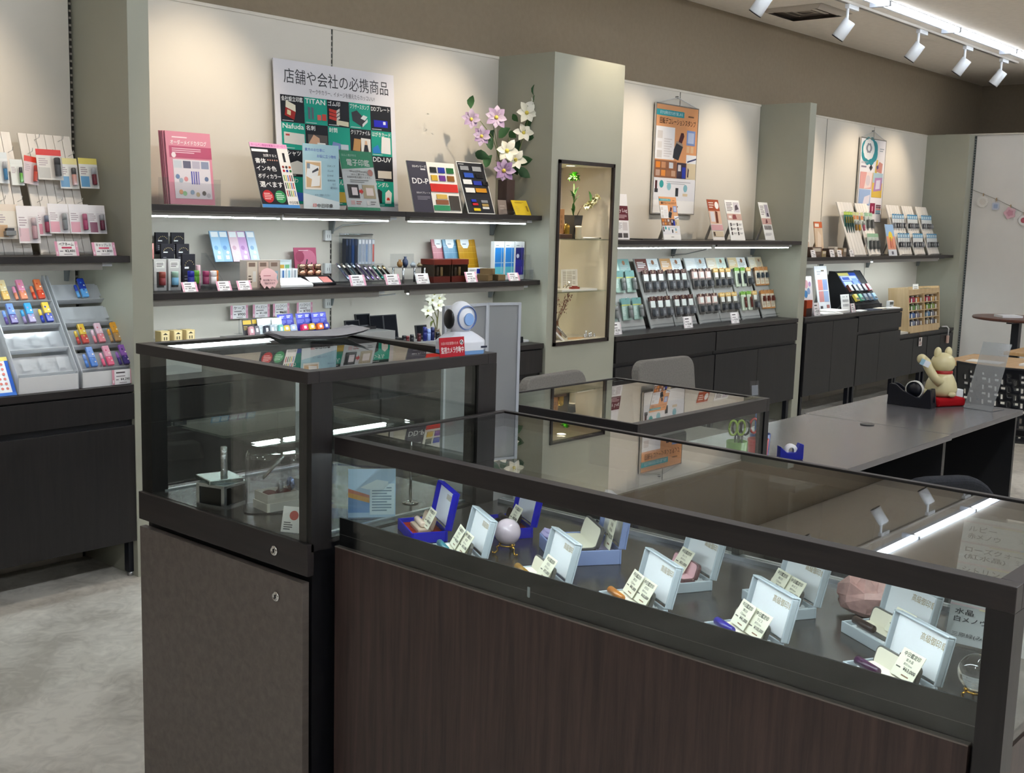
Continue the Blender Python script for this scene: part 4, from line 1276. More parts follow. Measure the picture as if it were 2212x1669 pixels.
# ---------------------------------------------------------------- small goods used on the shelves
def price_tag(x, y, z, label, name='', price='¥1,800', w_=0.085, h_=0.046, tilt=24, edge='e3a3bb', strike=False, holder=True, rz=0.0, group='pink edged price cards'):
    it = [('r', 0, 0, 0.12, 1, edge), ('r', 0.88, 0, 1, 1, edge), ('r', 0.03, 0.1, 0.09, 0.3, 'f6dbe5'), ('r', 0.92, 0.6, 0.97, 0.8, 'f6dbe5')]
    if name:
        it.append(('T', name, 0.18, 0.68, 0.82, 0.92, '3a3438'))
    else:
        it.append(('l', 0.2, 0.70, 0.8, 0.90, 1, '4a4448'))
    if strike:
        it.append(('r', 0.28, 0.50, 0.72, 0.62, 'cf4a6a'))
    else:
        it.append(('l', 0.2, 0.48, 0.8, 0.62, 1, '8b8488'))
    it += [('T', price, 0.40, 0.22, 0.84, 0.43, '2b2629'), ('l', 0.18, 0.26, 0.36, 0.38, 1, '77707a'), ('l', 0.34, 0.06, 0.84, 0.16, 1, '8b8488')]
    o = B('f6f3f4').box(-w_ / 2, w_ / 2, 0, 0.0012, 0, h_).make('price_card', 'paper', None, (x, y, z + 0.0005), (-R(tilt), 0, rz))
    prints(B(), it, w_, h_, y=-0.0004, step=0.0001).xf(Matrix.Translation((-w_ / 2, 0, 0))).make('print', 'paper', o)
    if holder:
        a = R(tilt)
        f = h_ * 0.7 * math.sin(a) + 0.014
        B().prism([(0.0014, h_ * 0.7), (0.0024, h_ * 0.7), (f * math.cos(a), f * math.sin(a)), (f * math.cos(a) - 0.001, f * math.sin(a))], -w_ * 0.4, w_ * 0.4, 'x').make('clear_easel', 'acrylic', o)
    return tag(o, label, 'price card', group)


def stamp_tube(x, y, z, col, label, r=0.017, h=0.060, cap=None, group='cap stamps on the second shelf', clear=0.0):
    t = thing('cap_stamp', label, 'stamp', (x, y, z), 0, group)
    if clear:
        B('dcdcdc').box(-r, r, -r, r, 0, clear).make('clear_foot', 'acrylic', t)
    B(col).lathe([(r * 0.96, clear), (r, clear + 0.003), (r, clear + h * 0.55), (r * 0.96, clear + h * 0.56)], 16).make('body', 'plastic', t)
    B(cap or col).lathe([(r * 0.97, clear + h * 0.565), (r, clear + h * 0.58), (r, clear + h - 0.003), (r * 0.9, clear + h)], 16).make('cap', 'plastic', t)
    return t


def carton(name, x0, x1, y, d, z, h, items, label, col='f2f1ee', cat='box', group=None, tilt=0, rz=0.0, mat='paper'):
    w_ = x1 - x0
    o = B(col).box(0, w_, 0, d, 0, h).make(name, mat, None, (x0, y, z), (-R(tilt), 0, rz), bev=0.0008)
    if items:
        prints(B(), items, w_, h, y=-0.0008, step=0.00015).make('print', mat, o)
    return tag(o, label, cat, group)


def pack_mesh(w_, h_, items, bubble, item, hole=True):
    """Hanging blister pack around its own top centre: returns the meshes of card, print, product and bubble."""
    card = B('f3f2ef').box(-w_ / 2, w_ / 2, 0, 0.0008, -h_, 0).mesh('card', 'gloss')
    pr = prints(B(), items, w_, h_, y=-0.0003, step=0.0001).xf(Matrix.Translation((-w_ / 2, 0, -h_))).mesh('print', 'gloss')
    bx0, bz0, bx1, bz1, dp = bubble
    X0_, X1_ = (bx0 - 0.5) * w_, (bx1 - 0.5) * w_
    Z0_, Z1_ = (bz0 - 1) * h_, (bz1 - 1) * h_
    e = min(X1_ - X0_, Z1_ - Z0_) * 0.16
    bb = B()
    bb.v = [(X0_, -0.0012, Z0_), (X1_, -0.0012, Z0_), (X1_, -0.0012, Z1_), (X0_, -0.0012, Z1_), (X0_ + e, -dp, Z0_ + e), (X1_ - e, -dp, Z0_ + e), (X1_ - e, -dp, Z1_ - e), (X0_ + e, -dp, Z1_ - e)]
    for q in ((4, 5, 6, 7), (0, 1, 5, 4), (1, 2, 6, 5), (2, 3, 7, 6), (3, 0, 4, 7)):
        bb.face(list(q))
    kind, col, cap = item
    g = B(col)
    xm, ln = (X0_ + X1_) / 2, (Z1_ - Z0_) - 2 * e * 1.2
    za = Z0_ + e * 1.2
    r = min((X1_ - X0_) * 0.30, dp * 0.45)
    if kind == 'cyl':
        g.lathe([(r * 0.9, za), (r, za + 0.002), (r, za + ln * 0.6), (r * 0.98, za + ln * 0.61)], 12, (xm, -dp * 0.5, 0), col)
        g.lathe([(r, za + ln * 0.62), (r, za + ln - 0.003), (r * 0.8, za + ln)], 12, (xm, -dp * 0.5, 0), cap)
    elif kind == 'slab':
        g.prism([(xm - r * 1.5, za), (xm + r * 1.5, za), (xm + r * 1.7, za + ln * 0.3), (xm + r * 1.3, za + ln * 0.95), (xm, za + ln), (xm - r * 1.3, za + ln * 0.95), (xm - r * 1.7, za + ln * 0.3)], -dp * 0.86, -0.002, 'y', col)
        g.box(xm - r * 0.7, xm + r * 0.7, -dp * 0.9, -dp * 0.86, za + ln * 0.25, za + ln * 0.7, cap)
    else:
        g.box(xm - r * 1.5, xm + r * 1.5, -dp * 0.84, -0.002, za, za + ln * 0.62, col)
        g.box(xm - r * 1.1, xm + r * 1.1, -dp * 0.8, -0.004, za + ln * 0.62, za + ln, cap)
    return card, pr, g.mesh('product', 'plastic'), bb.mesh('bubble', 'blister')


def hang_pack(ms, loc, tilt, label, group, cat='stamp pack', rz=0.0, ry=0.0):
    o = bpy.data.objects.new('stamp_pack', ms[0])
    COL.objects.link(o)
    place(o, None, loc, (-R(tilt), ry, rz))
    tag(o, label, cat, group)
    for nm, m in zip(('print', 'product', 'bubble'), ms[1:]):
        c = bpy.data.objects.new(nm, m)
        COL.objects.link(c)
        place(c, o)
    return o


def display_board(x, y, z, w_, h_, tilt, label, group, planks=0, col='e8e4de', hooks=(), mat='whitewood', lip=True):
    """Leaning easel board with hooks; rows of hooks given as (v, [u...])."""
    t = thing('display_board', label, 'display board', (x, y, z), 0, group, -R(tilt))
    n = max(1, planks)
    for k in range(n):
        g = 0.0012 if planks else 0
        B(col).box(w_ * k / n + g, w_ * (k + 1) / n - g, 0, 0.008, 0, h_).make('plank' if planks else 'face_board', mat, t)
    if planks:
        B('b4aca4').box(0.002, w_ - 0.002, 0.0081, 0.010, 0, h_).make('backing', 'plastic', t)
    a = R(tilt)
    f = 0.55 * h_ * math.sin(a) + 0.05
    B('cfcac4').prism([(0.0101, 0.55 * h_), (0.014, 0.54 * h_), (f * math.cos(a), f * math.sin(a) + 0.002), (f * math.cos(a) - 0.004, f * math.sin(a))], w_ * 0.3, w_ * 0.7, 'x').make('easel_leg', 'plastic', t)
    if lip:
        B('f0f2f4').box(0, w_, -0.03, 0, 0.0, 0.004).make('foot_lip', 'acrylic', t)
    for v, us in hooks:
        for u in us:
            B('d5d8da').tube([(u * w_, 0.0, v * h_), (u * w_, -0.040, v * h_ - 0.004), (u * w_, -0.048, v * h_ + 0.008)], 0.0014, 5).make('hook', 'metal', t)
    return t


def on_board(x, y, z, tilt, u, v, w_, h_, out):
    """World point at board coordinates u, v, and a distance out in front of the face."""
    a = R(tilt)
    return (x + u * w_, y + v * h_ * math.sin(a) - out * math.cos(a), z + v * h_ * math.cos(a) + out * math.sin(a))


# ================================================================ poster bay, upper shelf
ZS = 1.6125
G, K_ = '0f9a84', '14161f'
ti = [('t', '店舗や会社の必携商品', 0.075, 0.845, 0.945, 0.945, '3c3c42'), ('t', 'マークやカラー、イメージを揃えたらカッコいい!', 0.27, 0.79, 0.82, 0.825, '55555c')]
tiles = [
    [('会社設立印鑑', K_), ('TITAN', G), ('ゴム印', K_), ('ブラザースタンプ', G), ('DDプレート', K_)],
    [('Nafuda', G), ('名刺', K_), ('封筒', G), ('クリアファイル', K_), ('はがきカード', G)],
    [('Tシャツ', K_), ('ブルゾン', G), ('電子印鑑', K_), ('のぼり', G), ('DD-UV', K_)],
    [('うちわ', G), ('看板', K_), ('のれん', G), ('印刷', K_), ('サンダル', G)]]
tw, tv = 0.184, 0.183
for r_, row in enumerate(tiles):
    for c_, (nm, bg) in enumerate(row):
        u0, v1 = 0.04 + tw * c_, 0.765 - tv * r_
        ti.append(('r', u0, v1 - tv, u0 + tw, v1, bg))
        ti.append(('T', nm, u0 + 0.008, v1 - 0.042, u0 + min(tw - 0.01, 0.03 * len(nm) + 0.02), v1 - 0.008, 'f4f4f2'))
        ti.append(('l', u0 + 0.01, v1 - tv + 0.006, u0 + tw * 0.7, v1 - tv + 0.016, 1, 'c9cfcf'))


def tp(r_, c_, pts, col):
    u0, v0 = 0.04 + tw * c_, 0.765 - tv * (r_ + 1)
    ti.append(('p', [(u0 + tw * u, v0 + tv * v) for u, v in pts], col))


tp(0, 0, [(.15, .25), (.55, .1), (.62, .4), (.2, .55)], '9a2320'); tp(0, 0, [(.2, .55), (.62, .4), (.62, .65), (.22, .8)], 'e4dfcc'); tp(0, 0, [(.25, .3), (.4, .25), (.42, .42), (.27, .47)], 'd9cba0')
for u in (.15, .3):
    tp(0, 1, [(u, .2), (u + .1, .18), (u + .1, .62), (u, .65)], '5b6670')
tp(0, 1, [(.55, .18), (.72, .18), (.72, .38), (.55, .38)], 'd9645a'); tp(0, 1, [(.76, .18), (.95, .18), (.95, .42), (.76, .42)], 'c9473f')
for v in (.28, .42, .56):
    tp(0, 2, [(.08, v), (.4, v - .06), (.42, v + .06), (.08, v + .11)], 'c0392f'); tp(0, 2, [(.4, v - .06), (.56, v + .04), (.56, v + .15), (.42, v + .06)], 'cfcbc4')
tp(0, 2, [(.4, .08), (.95, .04), (.95, .22), (.4, .26)], 'd8cfb4')
tp(0, 3, [(.1, .62), (.35, .72), (.85, .3), (.6, .08), (.15, .3)], '31333a'); tp(0, 3, [(.6, .08), (.85, .3), (.85, .42), (.6, .2)], 'cfd3d3'); tp(0, 3, [(.52, .42), (.72, .35), (.85, .5), (.66, .56)], 'd9dedd')
tp(0, 4, [(.15, .15), (.82, .15), (.82, .42), (.15, .42)], '1a1fb5'); tp(0, 4, [(.6, .26), (.72, .26), (.72, .38), (.6, .38)], 'e9e9f5')
tp(1, 0, [(.08, .22), (.95, .18), (.95, .6), (.08, .64)], 'd9d6cf'); tp(1, 0, [(.15, .5), (.32, .5), (.32, .57), (.15, .57)], 'b84a4a')
tp(1, 1, [(.1, .1), (.95, .1), (.95, .62), (.1, .62)], '5a524e'); tp(1, 1, [(.1, .25), (.35, .62), (.6, .5), (.62, .2), (.3, .12)], 'd7a98a'); tp(1, 1, [(.5, .12), (.92, .12), (.85, .33), (.5, .33)], 'f1efe9')
tp(1, 2, [(.12, .15), (.5, .1), (.55, .36), (.2, .42)], '7f8fc4'); tp(1, 2, [(.55, .1), (.9, .1), (.9, .34), (.55, .34)], 'c3ccd6')
tp(1, 3, [(.1, .15), (.45, .12), (.5, .6), (.18, .62)], 'b98a55'); tp(1, 3, [(.5, .1), (.95, .1), (.95, .64), (.5, .66)], 'e6e2da'); tp(1, 3, [(.6, .1), (.86, .1), (.8, .4), (.66, .4)], '22222a'); tp(1, 3, [(.66, .4), (.8, .4), (.78, .56), (.68, .56)], 'd9b394')
tp(1, 4, [(.45, .12), (.92, .1), (.92, .75), (.5, .78)], 'eceae6'); tp(1, 4, [(.05, .1), (.45, .12), (.3, .45), (.05, .3)], '2c7fc9')
tp(2, 0, [(.3, .1), (.8, .1), (.9, .5), (.6, .6), (.3, .5)], 'd9d9d6'); tp(2, 4, [(.25, .12), (.92, .12), (.92, .42), (.25, .42)], 'd8cfc2')
tp(3, 4, [(.12, .15), (.4, .12), (.42, .6), (.25, .7), (.12, .55)], '202026'); tp(3, 4, [(.55, .12), (.85, .12), (.9, .55), (.75, .68), (.58, .55)], 'efeeea'); tp(3, 4, [(.62, .25), (.8, .25), (.76, .36), (.66, .36)], 'c23b30')
tp(3, 0, [(.2, .1), (.9, .1), (.9, .4), (.2, .45)], '3a62c4'); tp(3, 2, [(.1, .1), (.9, .1), (.9, .5), (.1, .5)], 'd9b84a')
sheet('shop_poster', 'large white and green product poster of twenty tiles leaning on the wall', 'poster', 3.667, 4.765, ZS, 0.818, 0.742, 4.2, ti, 'e4e1e6', 0.006)

o = thing('leaflet_holder', 'clear acrylic leaflet holder around the pink catalogues', 'leaflet holder', (2.905, 4.60, ZS))
B().box(0, 0.275, -0.03, -0.028, 0.0, 0.10).make('front_lip', 'acrylic', o)
B().box(0, 0.275, -0.03, 0.06, 0.0, 0.002).make('floor_plate', 'acrylic', o)
B().box(0, 0.002, -0.03, 0.05, 0.002, 0.12).make('side_plate', 'acrylic', o)
B().box(0.273, 0.275, -0.03, 0.05, 0.002, 0.12).make('side_plate', 'acrylic', o)
pk = 'd9889c'
it = [('r', 0, 0, 1, 1, pk), ('l', 0.14, 0.905, 0.6, 0.94, 1, 'f4dfe4'), ('T', 'オーダーメイドカタログ', 0.10, 0.82, 0.9, 0.885, 'fbf3f5'), ('r', 0.06, 0.64, 1, 0.80, 'b8456a'), ('l', 0.12, 0.70, 0.8, 0.78, 3, 'ecc7d2'), ('c', 0.15, 0.675, 0.05, 'f3e3e8'), ('r', 0.12, 0.08, 0.94, 0.62, 'e2dbe2')]
for k, c in enumerate(('c9cfd8', '5c5a72', 'b9b3c4', '8a92ac')):
    it.append(('r', 0.14 + 0.2 * k, 0.50, 0.31 + 0.2 * k, 0.60, c))
for k in range(4):
    it.append(('r', 0.50 + 0.05 * k, 0.28, 0.53 + 0.05 * k, 0.46, ('4b4fa8', '6a63b8', '54509c', '8a80c4')[k]))
for u, v, c in ((.2, .38, '6b86b0'), (.27, .33, 'a3b4c4'), (.38, .35, 'd98f93'), (.84, .36, '5d6f93'), (.25, .17, 'e0a070'), (.33, .15, '8fbf8a'), (.5, .17, '8fa5c0'), (.62, .14, 'c4b08f'), (.76, .16, '6a625c'), (.86, .13, 'c0b8c0')):
    it += [('c', u, v, 0.045, c)]
sheet('catalogue', 'pink made to order stamp catalogue standing front in the clear holder', 'catalogue', 2.925, 4.585, ZS + 0.003, 0.235, 0.325, 7, it, pk, 0.004, mat='gloss', group='pink catalogues')
for k in range(3):
    sheet('catalogue', 'pink catalogue stacked %s behind the front one' % ('second', 'third', 'fourth')[k], 'catalogue', 2.917 - 0.004 * k, 4.593 + 0.007 * k, ZS + 0.003, 0.235, 0.325, 7, (), ('c98093', 'd1879a', 'c07488')[k], 0.005, group='pink catalogues')

it = [('r', 0, 0.93, 1, 1, 'e7a8cf'), ('t', 'ネームペン商品を実演コーナーにて', 0.04, 0.945, 0.96, 0.985, 'b0258a'), ('r', 0, 0.05, 0.70, 0.93, '1b1a22'), ('r', 0.70, 0.05, 1, 0.93, 'f0eeec'), ('r', 0, 0, 1, 0.05, '4f8fd0'), ('r', 0.02, 0.86, 0.45, 0.90, 'f3f3f3'), ('t', '加算すると', 0.30, 0.785, 0.66, 0.83, 'f3f3f3'), ('T', '書体', 0.06, 0.68, 0.34, 0.76, 'f6f6f6'), ('T', 'インキ色', 0.05, 0.565, 0.58, 0.645, 'f6f6f6'), ('T', 'ボディカラー', 0.05, 0.445, 0.66, 0.52, 'f6f6f6'), ('T', '選べます', 0.05, 0.31, 0.66, 0.40, 'f6f6f6'), ('c', 0.20, 0.17, 0.145, 'b8242c'), ('c', 0.53, 0.17, 0.145, '2f8f55'), ('l', 0.10, 0.12, 0.32, 0.23, 4, 'f0c9c4'), ('l', 0.42, 0.12, 0.64, 0.23, 4, 'cfeadb'), ('t', '中日印章', 0.74, 0.06, 0.98, 0.11, '33302f')]
for k in range(5):
    it.append(('c', 0.40 + 0.06 * k, 0.735, 0.016, 'd9a08a'))
for r_ in range(3):
    for c_ in range(5):
        it.append(('r', 0.73 + 0.052 * c_, 0.18 + 0.12 * r_, 0.755 + 0.052 * c_, 0.275 + 0.12 * r_, ('c03a3a', '3a3a44', '5f9a4a', 'd9c04a', '6a78b8')[(c_ + r_) % 5]))
for r_ in range(2):
    for c_ in range(3):
        it.append(('c', 0.77 + 0.09 * c_, 0.58 + 0.06 * r_, 0.03, ('b8242c', '23358f', '2a6f3a', '8a2a2a', '2b2b33', 'c05a2a')[r_ * 3 + c_]))
it.append(('r', 0.82, 0.72, 0.88, 0.86, '24242a'))
sheet('ink_colour_board', 'black and white board on typefaces and ink colours, leaning left of the blue one', 'sign board', 3.402, 4.55, ZS, 0.222, 0.326, 19.5, it, 'f2f0ef', 0.003, stand=True)

it = [('r', 0, 0, 1, 1, 'a9cdd9'), ('p', [(0, 0), (1, 0), (1, 0.12), (0, 0.24)], 'dfe9ec'), ('T', '貴方のお仕事に', 0.05, 0.885, 0.60, 0.935, '6f83c6'), ('T', 'お役に立つ物を', 0.38, 0.795, 0.92, 0.845, '6f83c6'), ('r', 0.05, 0.30, 0.50, 0.745, 'efe9df'), ('p', [(0.08, 0.33), (0.47, 0.33), (0.47, 0.72), (0.08, 0.72)], 'd6b48a'), ('p', [(0.08, 0.50), (0.36, 0.42), (0.44, 0.66), (0.12, 0.70)], 'eef0f0'), ('p', [(0.2, 0.34), (0.44, 0.36), (0.46, 0.52), (0.24, 0.5)], 'f5f3ef'), ('p', [(0.24, 0.55), (0.42, 0.60), (0.40, 0.64), (0.24, 0.58)], '4a4c55'), ('r', 0.10, 0.62, 0.18, 0.70, '8a97a4')]
for k, t_ in enumerate(('スタンプ', 'ゴム印', '日付印', '名刺印刷')):
    it.append(('t', t_, 0.66, 0.66 - 0.075 * k, 0.66 + 0.055 * len(t_), 0.69 - 0.075 * k, '5f6d86'))
it += [('t', 'など', 0.80, 0.38, 0.90, 0.41, '5f6d86'), ('t', '承ります', 0.74, 0.32, 0.94, 0.35, '5f6d86'), ('t', 'ぜひご相談ください', 0.30, 0.20, 0.72, 0.235, '5f6d86'), ('T', '印', 0.24, 0.025, 0.34, 0.085, 'd9564a'), ('T', '中日印章', 0.36, 0.02, 0.80, 0.085, '3d3a3a')]
sheet('work_stamp_board', 'pale blue board with a desk photo beside the big poster', 'sign board', 3.646, 4.548, ZS, 0.228, 0.316, 2, it, 'c5dbe2', 0.003, stand=True)

it = [('r', 0, 0, 1, 1, 'e6e8e6'), ('p', [(0, 0.68), (1, 0.74), (1, 1), (0, 1)], '2f9a72'), ('r', 0, 0, 1, 0.05, '2f9a72'), ('t', 'はんこ屋が作る', 0.06, 0.90, 0.5, 0.94, 'd4efe2'), ('T', '電子印鑑', 0.18, 0.745, 0.88, 0.86, 'f3f5ee'), ('t', 'WordやExcelに', 0.22, 0.635, 0.78, 0.675, '33333a'), ('t', 'はんこ屋が作った', 0.26, 0.585, 0.80, 0.622, '33333a'), ('t', '本格的印影を捺印できます。', 0.12, 0.535, 0.86, 0.572, '33333a'), ('l', 0.2, 0.46, 0.8, 0.52, 2, '8a8d8c'), ('c', 0.86, 0.64, 0.08, 'c98a80'), ('r', 0.08, 0.20, 0.42, 0.43, '2f3138'), ('r', 0.20, 0.25, 0.37, 0.38, 'ecdfe0'), ('r', 0.54, 0.20, 0.92, 0.43, 'b3a487'), ('r', 0.64, 0.25, 0.86, 0.38, 'ecdcd6'), ('p', [(0.42, 0.29), (0.48, 0.29), (0.48, 0.26), (0.55, 0.315), (0.48, 0.37), (0.48, 0.34), (0.42, 0.34)], 'c8322c'), ('r', 0.12, 0.09, 0.24, 0.16, 'd9b3b0'), ('l', 0.28, 0.09, 0.46, 0.16, 2, 'b06a66'), ('r', 0.60, 0.09, 0.68, 0.16, 'dcd6d2'), ('l', 0.72, 0.09, 0.9, 0.16, 2, '888888')]
o = sheet('digital_seal_leaflet', 'green topped digital seal leaflet in a clear sleeve right of the blue board', 'leaflet', 3.932, 4.55, ZS, 0.222, 0.312, 14.5, it, 'dfe3e0', 0.003, stand=True)
B().box(-0.003, 0.225, -0.004, -0.0025, 0, 0.315).make('clear_sleeve', 'acrylic', o)

it = [('r', 0, 0, 0.42, 1, '3b3947'), ('r', 0.40, 0, 1, 1, 'f1eee6'), ('T', 'DD-Pシリーズ', 0.10, 0.875, 0.38, 0.925, 'efefef'), ('r', 0.26, 0.83, 0.36, 0.86, 'cfcfd2'), ('T', 'DD-P.', 0.05, 0.555, 0.41, 0.665, 'f8f8f8'), ('T', 'DD-P.プレート', 0.10, 0.365, 0.38, 0.40, 'e6e6ea'), ('l', 0.10, 0.24, 0.38, 0.32, 3, '8c8a96'), ('c', 0.96, 0.06, 0.012, '55555a')]
sheet('name_plate_board', 'white and slate sample board of coloured name plates', 'sample board', 4.404, 4.55, ZS, 0.370, 0.284, 15, it, 'efece4', 0.005, stand=True)
par = bpy.data.objects['name_plate_board']
for u0, v0, u1, v1, c in ((.45, .79, .58, .90, '1c2220'), (.62, .79, .76, .90, '1c2f9c'), (.80, .79, .95, .90, '1f6b34'), (.45, .63, .58, .74, 'd9b23a'), (.62, .63, .75, .74, '6a2f8c'), (.79, .63, .94, .74, '8a5a1f'), (.40, .41, .98, .57, 'd4291f'), (.50, .27, .72, .36, 'd9b456'), (.47, .16, .73, .25, '8a5330'), (.41, .04, .74, .14, '1f8f5c'), (.76, .05, .97, .34, '3a322a')):
    B(c).box(u0 * 0.37, u1 * 0.37, -0.006, -0.0035, v0 * 0.284, v1 * 0.284).make('sample_plate', 'gloss', par)
it = [('r', 0.02, 0.015, 0.98, 0.985, '1b1c22'), ('l', 0.06, 0.94, 0.34, 0.965, 1, 'cfd0d4'), ('r', 0.06, 0.03, 0.94, 0.30, '34353c'), ('r', 0.07, 0.035, 0.93, 0.295, '1f2026')]
sheet('plate_sample_board', 'black sample board of small name plates with a white edge, next to the vase', 'sample board', 4.826, 4.55, ZS, 0.228, 0.313, 20.5, it, 'ecebe6', 0.005, stand=True)
par = bpy.data.objects['plate_sample_board']
for u0, v0, u1, v1, c in ((.08, .83, .38, .91, '8d9094'), (.52, .82, .84, .91, '989b9f'), (.16, .69, .50, .78, '2450b4'), (.60, .69, .86, .77, '101116'), (.07, .56, .38, .65, 'eeeeee'), (.44, .55, .74, .63, '2234a0'), (.78, .55, .98, .63, '101014'), (.08, .40, .42, .49, 'ecebe8'), (.46, .41, .86, .49, 'c78a1e'), (.20, .22, .38, .27, '2338a8'), (.56, .21, .80, .26, '8d9094'), (.22, .155, .42, .20, 'c0202a'), (.56, .14, .80, .19, 'a88c4f'), (.22, .05, .46, .10, 'e0c81e'), (.56, .09, .80, .13, 'eceae6')):
    B(c).box(u0 * 0.228, u1 * 0.228, -0.006, -0.0035, v0 * 0.313, v1 * 0.313).make('sample_plate', 'gloss', par)
o = sheet('grey_card', 'small grey brown card in a clear block left of the vase', 'card', 5.085, 4.55, ZS, 0.075, 0.085, 10, [('r', 0, 0, 1, 1, '8a7c74'), ('l', 0.2, 0.3, 0.8, 0.7, 2, 'a3968d')], '8a7c74', 0.003)
B().box(0.02, 0.11, -0.03, 0.0, 0, 0.026).make('clear_block', 'acrylic', o)
sheet('yellow_card', 'yellow leaning card at the shelf end right of the vase', 'card', 5.205, 4.52, ZS, 0.140, 0.097, 28, [('l', 0.18, 0.78, 0.8, 0.90, 2, 'a8841f'), ('r', 0.80, 0.25, 0.92, 0.62, '9a7a1c'), ('l', 0.1, 0.15, 0.35, 0.6, 4, 'd0b243')], 'e2c330', 0.003, stand=True)


# flowers in the tall brown vase
def flower(par, c, n, rad, col, col2, facing, name='flower', core='e0cf60'):
    f = Vector(facing).normalized()
    a = f.cross(Vector((0.2, 0.1, 1))).normalized()
    b2 = f.cross(a)
    b = B(col)
    for i in range(n):
        q = 2 * math.pi * i / n + rnd.uniform(-0.12, 0.12)
        d = a * math.cos(q) + b2 * math.sin(q)
        tip = Vector(c) + d * rad * rnd.uniform(0.88, 1.1) + f * rad * rnd.uniform(0.05, 0.35)
        b.leaf(Vector(c) + d * rad * 0.06, tip, rad * 0.62, col if i % 2 else col2, 0.10, f)
    o_ = b.make(name, 'paper', par)
    B(core).ball(Vector(c) + f * rad * 0.12, rad * 0.17, 8, 6).make('stamens', 'paper', o_)
    return o_


rnd.seed(21)
vs = thing('flower_vase', 'square dark brown vase standing on the shelf end', 'vase', (5.235, 4.63, ZS))
b = B('4a3a37').box(-0.036, 0.036, -0.036, -0.031, 0.0, 0.205).box(-0.036, 0.036, 0.031, 0.036, 0.0, 0.205).box(-0.036, -0.031, -0.031, 0.031, 0.0, 0.205).box(0.031, 0.036, -0.031, 0.031, 0.0, 0.205).box(-0.031, 0.031, -0.031, 0.031, 0, 0.005)
b.make('vase_body', 'plastic', vs, bev=0.002)
bq = thing('clematis_bouquet', 'artificial purple and white clematis with dark leaves in the brown vase', 'flowers', (5.235, 4.63, ZS + 0.006))
bq.scale = (1.12, 1.0, 1.05)
stems = [[(-.01, 0, 0), (-.02, 0, .22), (-.12, .0, .42), (-.27, .02, .56)], [(0, .01, 0), (-.01, .02, .2), (-.06, .02, .36), (-.10, .03, .54)], [(.01, 0, 0), (.02, -.02, .2), (.05, -.04, .34), (.09, -.06, .50), (.125, -.08, .66)], [(.015, .01, 0), (.01, .0, .2), (-.06, -.02, .26), (-.12, -.03, .29)], [(-.01, .01, 0), (.0, 0, .2), (-.02, -.03, .34), (-.03, -.04, .42)], [(.0, -.01, 0), (.01, 0, .2), (.05, -.02, .30), (.12, -.02, .33)]]
for s_ in stems:
    B('5a6b3a').tube(s_, 0.0028, 6, r2=0.0018).make('stem', 'paper', bq)
for c, rad, col, col2 in (((-.285, .0, .50), .056, 'ab93b2', 'c4b1c8'), ((-.215, -.01, .415), .056, 'a78cae', 'c6b3ca'), ((-.105, -.01, .525), .066, 'b39bb9', 'cdbbd0'), ((-.085, -.06, .235), .066, '9a7ca6', 'bfa6c5')):
    flower(bq, c, 8, rad, col, col2, (-0.55, -0.8, 0.15), 'purple_flower')
for c, rad in (((.085, -.06, .565), .066), ((.14, -.08, .605), .060), ((.075, -.05, .455), .058), ((-.055, -.05, .345), .070), ((.015, -.05, .300), .064)):
    flower(bq, c, 6, rad, 'e6e4d2', 'f3f1e4', (-0.5, -0.8, 0.2), 'white_flower')
for p0, p1, wd in (((-.27, .02, .56), (-.275, 0, .63), .045), ((-.09, .02, .46), (-.135, .0, .40), .06), ((-.05, .02, .42), (.02, .0, .48), .055), ((-.12, 0, .42), (-.15, -.02, .345), .05), ((-.13, 0, .30), (-.25, 0, .325), .055), ((-.12, 0, .32), (-.17, 0, .25), .055), ((.09, -.05, .47), (.13, -.09, .54), .05), ((.07, 0, .43), (.02, .01, .46), .045), ((.08, 0, .52), (.045, .01, .56), .035), ((.09, -.05, .44), (.12, -.09, .43), .045), ((.125, -.08, .66), (.128, -.09, .735), .04), ((.12, -.08, .64), (.135, -.10, .665), .03), ((.05, 0, .30), (.09, 0, .22), .06), ((.05, -.03, .28), (.115, -.09, .31), .06), ((.05, -.03, .27), (.10, -.09, .205), .055), ((.03, 0, .27), (.02, -.02, .205), .05), ((.08, 0, .34), (.10, 0, .42), .05)):
    B(('2f5230', '2a4a2c', '375c36')[rnd.randrange(3)]).leaf(p0, p1, wd, None, 0.12, (0.3, 0.9, 0.2)).make('leaf', 'paper', bq)

# ================================================================ poster bay, second shelf
Z2 = 1.2285
rk = thing('ring_card_rack', 'stepped clear rack of black jewel cap cards at the left shelf end', 'rack', (2.80, 4.56, Z2))
for k, (ya, h_) in enumerate(((0.20, 0.155), (0.13, 0.105), (0.02, 0.03))):
    B().box(0, 0.34, ya, ya + 0.05, 0, h_).make('clear_step', 'acrylic', rk)
for x, y, z, h_, w_, lb in ((2.962, 4.77, Z2 + 0.156, 0.10, 0.066, 'back row left'), (3.045, 4.77, Z2 + 0.156, 0.10, 0.068, 'back row right'), (2.945, 4.70, Z2 + 0.106, 0.10, 0.068, 'middle row left'), (3.025, 4.70, Z2 + 0.106, 0.10, 0.068, 'middle row right'), (3.000, 4.615, Z2 + 0.0005, 0.162, 0.068, 'lowest and tallest')):
    arc = [('r', 0, 0, 1, 1, '24222a')]
    for q in range(7):
        a = R(20 + 22 * q)
        arc.append(('c', 0.55 - 0.36 * math.cos(a), 0.62 + 0.20 * math.sin(a), 0.03, 'c9b27a'))
    arc += [('l', 0.16, 0.56, 0.62, 0.68, 1, 'f0f0f0'), ('r', 0.68, 0.04, 0.88, 0.22, 'dfe6ea'), ('l', 0.14, 0.18, 0.4, 0.42, 3, '8b8892')]
    carton('cap_card', x, x + w_, y, 0.012, z, h_, arc, 'black jewel cap card with a gold arc, ' + lb, '1e1c22', 'box', 'black jewel cap cards')
